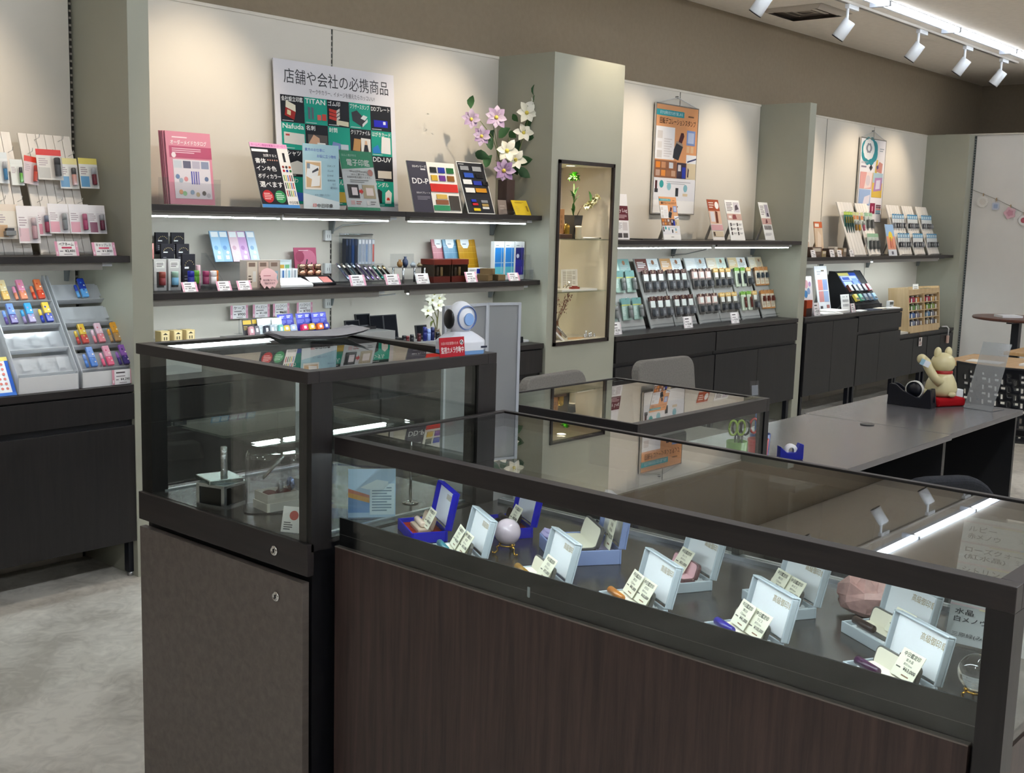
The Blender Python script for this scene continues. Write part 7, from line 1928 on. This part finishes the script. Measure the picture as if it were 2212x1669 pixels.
# ================================================================ right bay
ZB3 = 1.3355
it = [('r', 0, 0, 1, 1, 'ece9ee')]
for q in range(8):
    a = R(45 * q - 20)
    it.append(('c', 0.36 + 0.20 * math.cos(a), 0.855 + 0.075 * math.sin(a), 0.14, '2a8f9c'))
for q in range(8):
    a = R(45 * q)
    it.append(('c', 0.32 + 0.12 * math.cos(a), 0.875 + 0.05 * math.sin(a), 0.11, 'eef0f2'))
for q in range(6):
    a = R(60 * q)
    it.append(('c', 0.32 + 0.07 * math.cos(a), 0.89 + 0.028 * math.sin(a), 0.05, '8a8f9a'))
it += [('c', 0.32, 0.89, 0.05, 'f2f2f4'), ('l', 0.76, 0.86, 0.95, 0.91, 2, '9aa4ae'), ('l', 0.05, 0.70, 0.35, 0.73, 2, 'a9a4ae'), ('l', 0.06, 0.645, 0.34, 0.685, 1, '8a7f94'), ('p', [(0.38, 0.66), (0.45, 0.70), (0.52, 0.66), (0.45, 0.62)], '2c2c34'), ('p', [(0.62, 0.60), (0.70, 0.60), (0.72, 0.76), (0.66, 0.76)], 'd9b84a'), ('p', [(0.66, 0.62), (0.9, 0.60), (0.92, 0.72), (0.78, 0.74), (0.68, 0.66)], 'c98a80'), ('p', [(0.68, 0.64), (0.76, 0.66), (0.74, 0.70), (0.66, 0.68)], '5a4a7a'), ('r', 0.04, 0.40, 0.52, 0.60, 'e0a4a0'), ('p', [(0.22, 0.40), (0.48, 0.42), (0.52, 0.60), (0.30, 0.60)], 'e9d6d4'), ('c', 0.36, 0.50, 0.09, 'd4c9d0'), ('r', 0.54, 0.30, 0.96, 0.60, 'd9b64a'), ('r', 0.56, 0.48, 0.96, 0.60, 'a9c4d0'), ('p', [(0.60, 0.37), (0.92, 0.39), (0.94, 0.55), (0.64, 0.54)], 'b083b4'), ('p', [(0.68, 0.40), (0.86, 0.41), (0.87, 0.52), (0.70, 0.51)], 'd9d0e4'), ('r', 0.04, 0.20, 0.50, 0.39, '9cb4dc'), ('p', [(0.2, 0.20), (0.46, 0.22), (0.48, 0.33), (0.26, 0.30)], 'e3dbe6'), ('r', 0.52, 0.10, 0.72, 0.23, '8a1f44'), ('r', 0.59, 0.13, 0.65, 0.19, 'd98aa4')]
for k, c in enumerate(('5a7c9a', '6a9cb4', 'c98a84', '6a4a4c', '7a4a54')):
    it.append(('r', 0.76, 0.10 + 0.024 * k, 0.96, 0.117 + 0.024 * k, c))
banner(10.433, 11.0, 1.642, 2.432, it, 'hanging white banner with a teal flower in the right bay', 2.50)

GB = 'pale plank display boards, right bay'
BD = ((9.864, 0.307, 4.56, 'pale plank board with dark green packs, leftmost of the right bay'), (10.319, 0.264, 4.60, 'pale plank board under the teal banner'), (10.925, 0.304, 4.56, 'pale plank board with blue packs, left of three'), (11.292, 0.267, 4.56, 'pale plank board with blue packs, middle of three'), (11.643, 0.285, 4.56, 'pale plank board with blue packs beside the right column'))
for i, (x, w_, y, lb) in enumerate(BD):
    hk = ((0.80, (0.12, 0.3, 0.48, 0.66, 0.88)), (0.42, (0.12, 0.3, 0.48, 0.66, 0.88))) if i > 1 else ((0.80, (0.12, 0.35, 0.6, 0.85)),)
    display_board(x, y, ZB3, w_, 0.515, 21, lb, GB, 5, hooks=hk)
gp = pack_mesh(0.044, 0.215, [('r', 0, 0, 1, 1, '3f7a70'), ('r', 0, 0.86, 1, 1, '9ac43c'), ('r', 0.1, 0.88, 0.9, 0.97, 'cfe06a')], (0.3, 0.08, 0.75, 0.8, 0.02), ('cyl', '2f5a54', 'b9a24a'))
yp = [pack_mesh(0.064, 0.20, [('r', 0, 0, 1, 1, 'cfd8cc'), ('r', 0, 0.86, 1, 1, 'd9dca0'), ('r', 0.1, 0.66, 0.9, 0.84, 'd98a4c'), ('l', 0.1, 0.1, 0.4, 0.5, 5, '9aa89a')], (0.35, 0.12, 0.9, 0.62, 0.026), ('cyl', c, 'e6e6e2')) for c in ('b9862c', 'd9a02c', 'd9708a')]
for k in range(4):
    p = on_board(9.864, 4.56, ZB3, 21, 0.14 + 0.15 * k, 0.80, 0.307, 0.515, 0.03)
    hang_pack(gp, p, 8, 'tall dark green pen pack number %s on the leftmost pale board' % ('one', 'two', 'three', 'four')[k], 'stamp packs in the right bay')
for k in range(2):
    p = on_board(9.864, 4.56, ZB3, 21, 0.74 + 0.22 * k, 0.80, 0.307, 0.515, 0.032)
    hang_pack(yp[k], p, 8, 'yellow green pack with %s stamp, leftmost pale board' % ('a brown', 'an orange')[k], 'stamp packs in the right bay')
p = on_board(10.319, 4.60, ZB3, 21, 0.10, 0.80, 0.264, 0.515, 0.03)
hang_pack(yp[2], p, 8, 'yellow green pack with a pink stamp under the teal banner', 'stamp packs in the right bay')
wp = pack_mesh(0.082, 0.165, [('r', 0, 0, 1, 1, 'cfd9d2'), ('r', 0, 0.80, 1, 1, '9cc4a4'), ('l', 0.1, 0.4, 0.4, 0.75, 5, 'a4b4a8')], (0.35, 0.06, 0.92, 0.66, 0.026), ('slab', '5a5c5c', '8a8c8c'))
for k, (u, v) in enumerate(((0.45, 0.80), (0.80, 0.80), (0.18, 0.40), (0.50, 0.40), (0.82, 0.40))):
    p = on_board(10.319, 4.60, ZB3, 21, u, v, 0.264, 0.515, 0.032)
    hang_pack(wp, p, 8, 'pale green pack with a grey stamp under the teal banner, %s' % ('upper left', 'upper right', 'lower left', 'lower middle', 'lower right')[k], 'stamp packs in the right bay')
bp = [pack_mesh(0.050, 0.150, [('r', 0, 0, 1, 1, 'e3e8ec'), ('r', 0, 0.70, 1, 1, '2f8fc4'), ('r', 0.15, 0.74, 0.85, 0.92, 'cfe6f2'), ('r', 0.2, 0.08, 0.8, 0.3, c)], (0.2, 0.05, 0.85, 0.46, 0.024), ('slab', c2, 'd9dcde')) for c, c2 in (('7ab48a', '3a3c40'), ('b4a48a', '5a5c62'), ('c98a9a', '8a8e94'))]
PN = ('one', 'two', 'three', 'four', 'five')
for i in (2, 3, 4):
    x, w_, y, lb = BD[i]
    for row, v in enumerate((0.80, 0.42)):
        for k in range(5):
            p = on_board(x, y, ZB3, 21, 0.12 + 0.19 * k, v, w_, 0.515, 0.032)
            hang_pack(bp[(k + row + i) % 3], p, 8, 'blue carded pack, %s row, place %s on the %s of three boards' % (('upper', 'lower')[row], PN[k], ('left', 'middle', 'right')[i - 2]), 'stamp packs in the right bay')
sheet('summer_card', 'narrow blue and coral picture card between the pale plank boards', 'card', 10.609, 4.535, ZB3, 0.188, 0.30, 13, [('r', 0, 0.62, 1, 1, '93b4dc'), ('r', 0, 0.2, 1, 0.62, 'd99a84'), ('c', 0.5, 0.62, 0.25, 'e0c84a'), ('p', [(0.3, 0.25), (0.45, 0.25), (0.5, 0.6), (0.38, 0.58)], 'b0604c'), ('p', [(0.55, 0.25), (0.7, 0.25), (0.68, 0.55), (0.58, 0.56)], 'c9785c'), ('r', 0, 0.0, 1, 0.2, 'd4d8e2'), ('r', 0.35, 0.04, 0.6, 0.14, '6a6a78')], 'd9dce4', 0.004, stand=True)
sheet('orange_book', 'small orange picture book on the right bay shelf', 'book', 9.29, 4.62, ZB3, 0.150, 0.30, 9, [('r', 0, 0.82, 1, 1, 'c9663c'), ('r', 0.1, 0.85, 0.6, 0.95, 'efe2d4'), ('r', 0, 0, 1, 0.82, 'd9c0a4'), ('p', [(0.2, 0.2), (0.6, 0.1), (0.8, 0.6), (0.4, 0.75)], 'e6d2be'), ('p', [(0.3, 0.1), (0.8, 0.05), (0.85, 0.2), (0.4, 0.25)], 'b06a4a')], 'd9b48e', 0.006, stand=True)
sheet('pale_panel_sign', 'tall pale cream sign behind the thin column, right bay', 'sign', 8.93, 4.60, ZB3, 0.22, 0.42, 8, [('r', 0.1, 0.62, 0.9, 0.86, 'ddd2c2'), ('r', 0.1, 0.34, 0.9, 0.58, 'd9c9b4'), ('r', 0.1, 0.08, 0.9, 0.30, 'd4c0aa'), ('l', 0.15, 0.88, 0.85, 0.95, 2, 'b0a494')], 'e9e4da', 0.006, stand=True)
for x0, x1, h_, c, lb in ((8.84, 8.93, 0.085, '20242c', 'dark blue case at the left end of the right bay shelf'), (9.02, 9.20, 0.082, '6a564c', 'brown ink pad box on the right bay shelf'), (9.215, 9.285, 0.050, 'b4a078', 'tan ink box on the right bay shelf'), (9.33, 9.44, 0.07, '4a3c38', 'dark brown ink box on the right bay shelf'), (9.50, 9.60, 0.062, 'a8763c', 'amber ink box on the right bay shelf'), (9.62, 9.68, 0.075, '8a7c6c', 'grey brown ink box on the right bay shelf'), (9.44, 9.50, 0.085, 'd9d0c4', 'cream ink box on the right bay shelf')):
    carton('ink_pad_box', x0, x1, 4.53, 0.06, ZB3, h_, [('r', 0.1, 0.55, 0.9, 0.9, 'cfc4b4'), ('l', 0.15, 0.12, 0.85, 0.45, 3, '8a7a6a')], lb, c, group='ink pad boxes')
for x, lb in ((8.985, 'by the dark blue case'), (9.335, 'before the orange book'), (9.475, 'before the cream ink box'), (9.72, 'beside the leftmost pale board')):
    price_tag(x, 4.49, ZB3, 'small white price card on the right shelf ' + lb, '', '¥495', 0.085, 0.062, 16, 'd9cfd0')

# right bay worktop
ZC3 = 0.8505
sheet('flower_leaflet', 'white and pastel flower leaflet stack by the thin column', 'leaflet', 8.845, 4.47, ZC3, 0.175, 0.33, 9, [('r', 0, 0, 1, 1, 'ece9ee'), ('c', 0.4, 0.8, 0.2, 'd9a8b4'), ('c', 0.6, 0.62, 0.16, '8fa8d0'), ('c', 0.3, 0.55, 0.18, '4a86c0'), ('c', 0.75, 0.8, 0.12, 'b494c4'), ('l', 0.2, 0.08, 0.85, 0.3, 4, 'b4a8b0')], 'eceaee', 0.02, stand=True)
carton('orange_stamp_box', 8.80, 8.90, 4.435, 0.03, ZC3, 0.135, [('r', 0, 0.5, 1, 1, 'a8401c'), ('r', 0, 0, 1, 0.5, '2a1814')], 'orange and black box at the left end of the worktop', '8a3418')
price_tag(8.985, 4.425, ZC3, 'white price card before the flower leaflets', '', '¥2,750', 0.11, 0.11, 12, 'd9cdd2')
it = [('l', 0.5, 0.86, 0.85, 0.93, 1, '6a5a4a'), ('l', 0.15, 0.80, 0.5, 0.90, 2, 'b4b4bc'), ('r', 0.14, 0.46, 0.52, 0.70, 'd98a80'), ('r', 0.54, 0.46, 0.92, 0.70, '8fa4d4'), ('r', 0.14, 0.20, 0.52, 0.44, 'c98a8a'), ('r', 0.54, 0.20, 0.92, 0.44, '9fb4d9'), ('r', 0.15, 0.05, 0.35, 0.11, '5a5458'), ('r', 0.66, 0.05, 0.9, 0.13, 'b47a74')]
sheet('photo_panel', 'white panel with four pink and blue photos on the right worktop', 'panel', 9.47, 4.65, ZC3, 0.235, 0.40, 11, it, 'eef0f4', 0.006, stand=True)
br = thing('black_slope_rack', 'black sloping cardboard rack with a blue header on the right worktop', 'rack', (9.92, 0, 0))
prof = [(4.50, ZC3), (4.82, ZC3), (4.80, 1.19), (4.74, 1.19), (4.52, 0.895), (4.50, 0.895)]
for xa in (0.0, 0.52):
    B('17181c').prism(prof, xa, xa + 0.006, 'x').make('side_panel', 'paper', br)
B('1b1c20').box(0.006, 0.52, 4.50, 4.503, ZC3, 0.895).make('front_panel', 'paper', br)
B('1b1c20').quad([(0.006, 4.52, 0.895), (0.52, 4.52, 0.895), (0.52, 4.745, 1.19), (0.006, 4.745, 1.19)]).make('slope_panel', 'paper', br)
a0 = math.atan2(0.225, 0.295)
hp = prints(B(), [('r', 0, 0, 1, 1, '2c50b4'), ('r', 0, 0.8, 0.6, 1, 'd9d07a'), ('r', 0.05, 0.45, 0.95, 0.78, 'cfdcf4'), ('r', 0.1, 0.5, 0.5, 0.7, '3f62c4'), ('r', 0.6, 0.1, 0.9, 0.6, '7fa8e0'), ('r', 0.05, 0.05, 0.5, 0.4, 'b4d0d9')], 0.36, 0.16).make('header_print', 'gloss', br, (0.02, 4.6335, 1.046), (-a0, 0, 0))
for r_ in range(2):
    for k in range(5):
        s = 0.03 + 0.105 * r_
        c = (('c9b44a', '5fa890', '6a7a8c', '6f7f94', '8fb8d9'), ('6a3a34', '3a3c44', '9a9ca4', '5a5c64', 'c4606c'))[r_][k]
        b = B(c).box(0, 0.055, -0.028, -0.004, 0, 0.070).box(0.004, 0.051, -0.0285, -0.028, 0.006, 0.03, '26282c')
        o = b.make('small_ink_box', 'gloss', None, (9.95 + 0.097 * k, 4.52 + s * math.sin(a0), 0.897 + s * math.cos(a0)), (-a0, 0, 0))
        tag(o, '%s small box in the black rack, %s row, place %s' % (('yellow', 'green', 'slate', 'grey blue', 'pale blue', 'maroon', 'black', 'silver', 'dark grey', 'pink')[r_ * 5 + k], ('lower', 'upper')[r_], PN[k]), 'box', 'small boxes in the black slope rack')
it = [('c', 0.72, 0.85, 0.04, '5a5a5a'), ('l', 0.2, 0.82, 0.6, 0.88, 1, '8a8a8a')]
for r_ in range(2):
    for k in range(5):
        it.append(('r', 0.18 + 0.14 * k, 0.25 + 0.28 * r_, 0.26 + 0.14 * k, 0.40 + 0.28 * r_, '8f9094'))
sheet('grey_swatch_card', 'white card with rows of grey swatches before the black rack', 'card', 9.735, 4.56, ZC3, 0.17, 0.145, 10, it, 'f1f1f0', 0.003, stand=True)
tag(B('e6e6e4').box(0, 0.34, 0, 0.20, 0, 0.022).make('paper_tray', 'paper', None, (9.30, 4.415, ZC3), (0, 0, R(4))), 'flat white box lid under the grey swatch card', 'box')
tag(B('ededea').box(0, 0.30, 0, 0.16, 0, 0.012).make('loose_papers', 'paper', None, (9.08, 4.41, ZC3), (0, 0, R(-6))), 'loose white papers left of the flat white box', 'paper')
price_tag(9.685, 4.425, ZC3, 'pink tinted price card before the black rack', '', '¥550', 0.085, 0.078, 14, 'e0b4c0')
for k, (x, y, rz, c, lb) in enumerate(((9.80, 4.41, 8, 'f0f0ee', 'open white notebook before the black rack'), (10.05, 4.42, -5, '4a4c5c', 'dark picture leaflet before the black rack'), (10.22, 4.41, 6, 'e6dccd', 'cream photo leaflet before the black rack'), (10.38, 4.40, -9, 'f2f2f0', 'white sheets at the right worktop end'))):
    tag(B(c).box(0, 0.19, 0, 0.075, 0, 0.006 + 0.002 * k).make('open_leaflet', 'paper', None, (x, y, ZC3), (0, 0, R(rz))), lb, 'leaflet', 'leaflets lying on the right worktop')
o = carton('desk_clock', 10.52, 10.62, 4.46, 0.03, ZC3, 0.066, [('r', 0.1, 0.45, 0.9, 0.85, '5a5e5c'), ('r', 0.1, 0.15, 0.5, 0.32, 'b4b8b8')], 'small white digital clock at the right worktop end', 'e9ebec', 'clock')

# wooden ink bottle rack on the low worktop
ZL3 = 0.5905
wr_ = thing('bottle_rack', 'pale wooden rack of ink bottles in two columns on the low worktop', 'rack', (10.90, 4.408, ZL3 + 0.0178), 0, None, -R(5))
B().box(0.03, 0.76, 0.0, 0.02, -0.0178, 0.0).make('front_foot', 'palewood', wr_)
WW, WH, WD = 0.79, 0.405, 0.20
for nm, a in (('side_panel', (0, 0.022, 0, WD, 0, WH + 0.02)), ('side_panel', (WW - 0.022, WW, 0, WD, 0, WH + 0.02)), ('divider', (WW / 2 - 0.01, WW / 2 + 0.01, 0.002, WD - 0.012, 0.05, WH - 0.045)), ('bottom_rail', (0.022, WW - 0.022, 0, 0.018, 0, 0.048)), ('top_rail', (0.022, WW - 0.022, 0, 0.018, WH - 0.045, WH)), ('back_panel', (0.022, WW - 0.022, WD - 0.012, WD, 0, WH + 0.02)), ('top_board', (0.022, WW - 0.022, 0.018, WD - 0.012, WH - 0.06, WH - 0.048))):
    B().box(*a).make(nm, 'palewood', wr_)
for k in range(4):
    z = 0.050 + 0.076 * k
    for xa in (0.022, WW / 2 + 0.01):
        B().box(xa, xa + WW / 2 - 0.032, 0.004, WD - 0.012, z - 0.008, z).make('shelf', 'palewood', wr_)
HUES = (('6a6a78', '8a94a8', '77727c', '8a8088', 'a89c84', '6c7084'), ('5f8fc4', '6a86c0', '8a8494', '6f8a94', '6a90b4', '8a8a94'), ('8fa05a', '6f9a58', '9ab48a', 'd9a84a', '7fa850', '9ab060'), ('c4404c', 'b43a5c', 'd98a4a', 'c94a54', 'b84860', 'd9b070'))
ca, sa = math.cos(R(5)), math.sin(R(5))


def wr_pt(x, y, z):
    return (10.90 + x, 4.408 + y * ca + z * sa, ZL3 + 0.0178 - y * sa + z * ca)


ROWN = ('bottom', 'third', 'second', 'top')
COLN = ('red', 'x')
for r_ in range(4):
    for c_ in range(6):
        xx = 0.078 + 0.115 * (c_ % 3) + (0.0 if c_ < 3 else WW / 2 - 0.012)
        col = HUES[r_][c_]
        b = B(col).lathe([(0.026, 0), (0.028, 0.003), (0.028, 0.040), (0.020, 0.048)], 14).lathe([(0.017, 0.048), (0.017, 0.062)], 12, (0, 0, 0), 'ccc6bc').box(0.022, 0.050, -0.030, -0.029, 0, 0.040, 'efeeea')
        o = b.make('ink_bottle', 'gloss', None, wr_pt(xx, 0.045, 0.0505 + 0.076 * r_), (-R(5), 0, 0))
        tag(o, 'ink bottle, %s row, place %s from the left in the wooden rack' % (ROWN[r_], ('one', 'two', 'three', 'four', 'five', 'six')[c_]), 'ink bottle', 'ink bottles in the wooden rack')
for k, (x, w_, h_, lb) in enumerate(((0.03, 0.07, 0.055, 'left'), (0.15, 0.08, 0.065, 'middle'), (0.36, 0.14, 0.095, 'largest'))):
    o = sheet('rack_top_card', 'small white card on the wooden bottle rack, %s of three' % lb, 'card', *wr_pt(x, 0.10, WH - 0.047), w_, h_, 6, [('l', 0.15, 0.3, 0.85, 0.8, 3, '9a9a9a')], 'eceeec', 0.003, group='cards on the bottle rack')
for k in range(3):
    p = wr_pt(0.54 + 0.075 * k, 0.08, WH - 0.047)
    tag(B(('8a7a5c', '5c6a58', '7a7468')[k]).box(-0.02, 0.02, -0.02, 0.02, 0, 0.05).box(-0.015, 0.015, -0.0205, -0.02, 0.008, 0.042, 'e6e2d8').make('sample_bottle', 'gloss', None, p), 'square sample bottle on the wooden rack, %s of three' % ('left', 'middle', 'right')[k], 'ink bottle', 'sample bottles on the rack')
b = B('e4e0d4').box(0, 0.24, 0, 0.10, 0, 0.02)
tag(b.make('white_low_tray', 'paper', None, (10.68, 4.42, ZL3)), 'flat white tray left of the wooden bottle rack', 'tray')
tg = sheet('hanging_tag', 'white tag hanging from the low worktop edge', 'tag', 11.13, 4.390, 0.455, 0.075, 0.085, 0, [('r', 0.1, 0.55, 0.5, 0.9, '3a3638'), ('l', 0.1, 0.1, 0.9, 0.45, 3, 'a06a60')], 'e9dfdc', 0.002)
B('8a5a44').tube([(0.03, 0.0, 0.085), (0.0, 0.0, 0.125), (-0.02, 0.02, 0.140)], 0.0015, 5).make('tag_string', 'paper', tg)
hs = thing('cord_switch', 'white cord with a pinkish inline switch hanging at the right column', 'switch', (11.86, 4.385, 0.42))
B('eceaea').tube([(-0.10, 0.03, 0.195), (-0.04, 0.0, 0.195), (0.0, -0.005, 0.17), (0.005, 0, 0.10)], 0.007, 8).make('cord', 'plastic', hs)
B('d9b4a4').box(-0.012, 0.022, -0.012, 0.012, 0.02, 0.10).make('switch_body', 'plastic', hs, bev=0.006)

# garland on the grey wall panel
gl = thing('card_garland', 'thin string with small clips across the grey wall panel', 'garland', (12.197, 0, 0))
B('8a8078').tube([(0, 4.378, 2.007), (0, 4.25, 1.96), (0, 4.10, 1.90), (0, 3.98, 1.845), (0, 3.84, 1.775), (0, 3.70, 1.73), (0, 3.5, 1.70)], 0.002, 5).make('string', 'paper', gl)
GC = ((4.262, 1.950, 'round cream scalloped card'), (4.128, 1.905, 'small blue and cream card'), (3.982, 1.840, 'round pink blossom card'), (3.843, 1.770, 'white card with a red mark'))
for k, (y, z, lb) in enumerate(GC):
    B('b49a7c').box(-0.008, 0.002, y - 0.005, y + 0.005, z - 0.012, z + 0.022).make('clip', 'paper', gl)
    b = B(('e6e2dc', 'c4c9d6', 'd9b0ba', 'e9e4e2')[k])
    n = 20
    pts = []
    for i in range(n):
        a = 2 * math.pi * i / n
        r_ = (0.058 + 0.004 * math.cos(10 * a), 0.046 / max(abs(math.cos(a)), abs(math.sin(a))) * 0.8, 0.056 + 0.008 * math.cos(5 * a), 0.050)[k]
        pts.append((y + r_ * math.cos(a), z - 0.062 + r_ * math.sin(a)))
    b.prism(pts, 12.186, 12.188, 'x')
    c2 = ('dcd5cd', '9aa8c4', 'c9929f', 'b8606c')[k]
    b.prism([(y + 0.55 * (p - y), z - 0.062 + 0.55 * (q - z + 0.062)) for p, q in pts], 12.1848, 12.186, 'x', c2)
    tag(b.make('garland_card', 'paper'), lb + ' clipped on the garland string', 'card', 'cards on the garland')


# cables and power taps under the shelves
for x, z, lb in ((4.028, 1.475, 'white power tap on the wall under the upper shelf joint'), (4.028, 1.300, 'white power tap on the wall beside the peg rack'), (4.030, 1.115, 'white power tap on the wall under the second shelf')):
    t = thing('power_tap', lb, 'power tap', (x, YW - 0.001, z), 0, 'white wall power taps')
    B('e3e5e4').box(-0.022, 0.022, -0.022, 0, -0.028, 0.028).make('tap_body', 'plastic', t, bev=0.003)
    B('8a8c8c').box(-0.008, -0.005, -0.0225, -0.022, -0.012, 0.004).make('slot', 'plastic', t)
    B('8a8c8c').box(0.005, 0.008, -0.0225, -0.022, -0.012, 0.004).make('slot', 'plastic', t)
for pts, lb in (([(4.05, 4.815, 1.495), (4.10, 4.79, 1.53), (4.18, 4.70, 1.545), (4.26, 4.58, 1.565)], 'white cable from the power tap to the upper shelf light'), ([(4.05, 4.83, 1.20), (4.12, 4.80, 1.155), (4.20, 4.70, 1.15), (4.28, 4.56, 1.172)], 'white cable looping under the second shelf'), ([(7.38, 4.83, 1.40), (7.30, 4.80, 1.355), (7.42, 4.75, 1.36), (7.50, 4.62, 1.40), (7.28, 4.48, 1.405)], 'grey cable looping under the middle shelf')):
    tag(B('d9dbda' if 'white' in lb else '9a9c9a').tube(pts, 0.004, 6).make('power_cable', 'plastic'), lb, 'cable', 'shelf light cables')
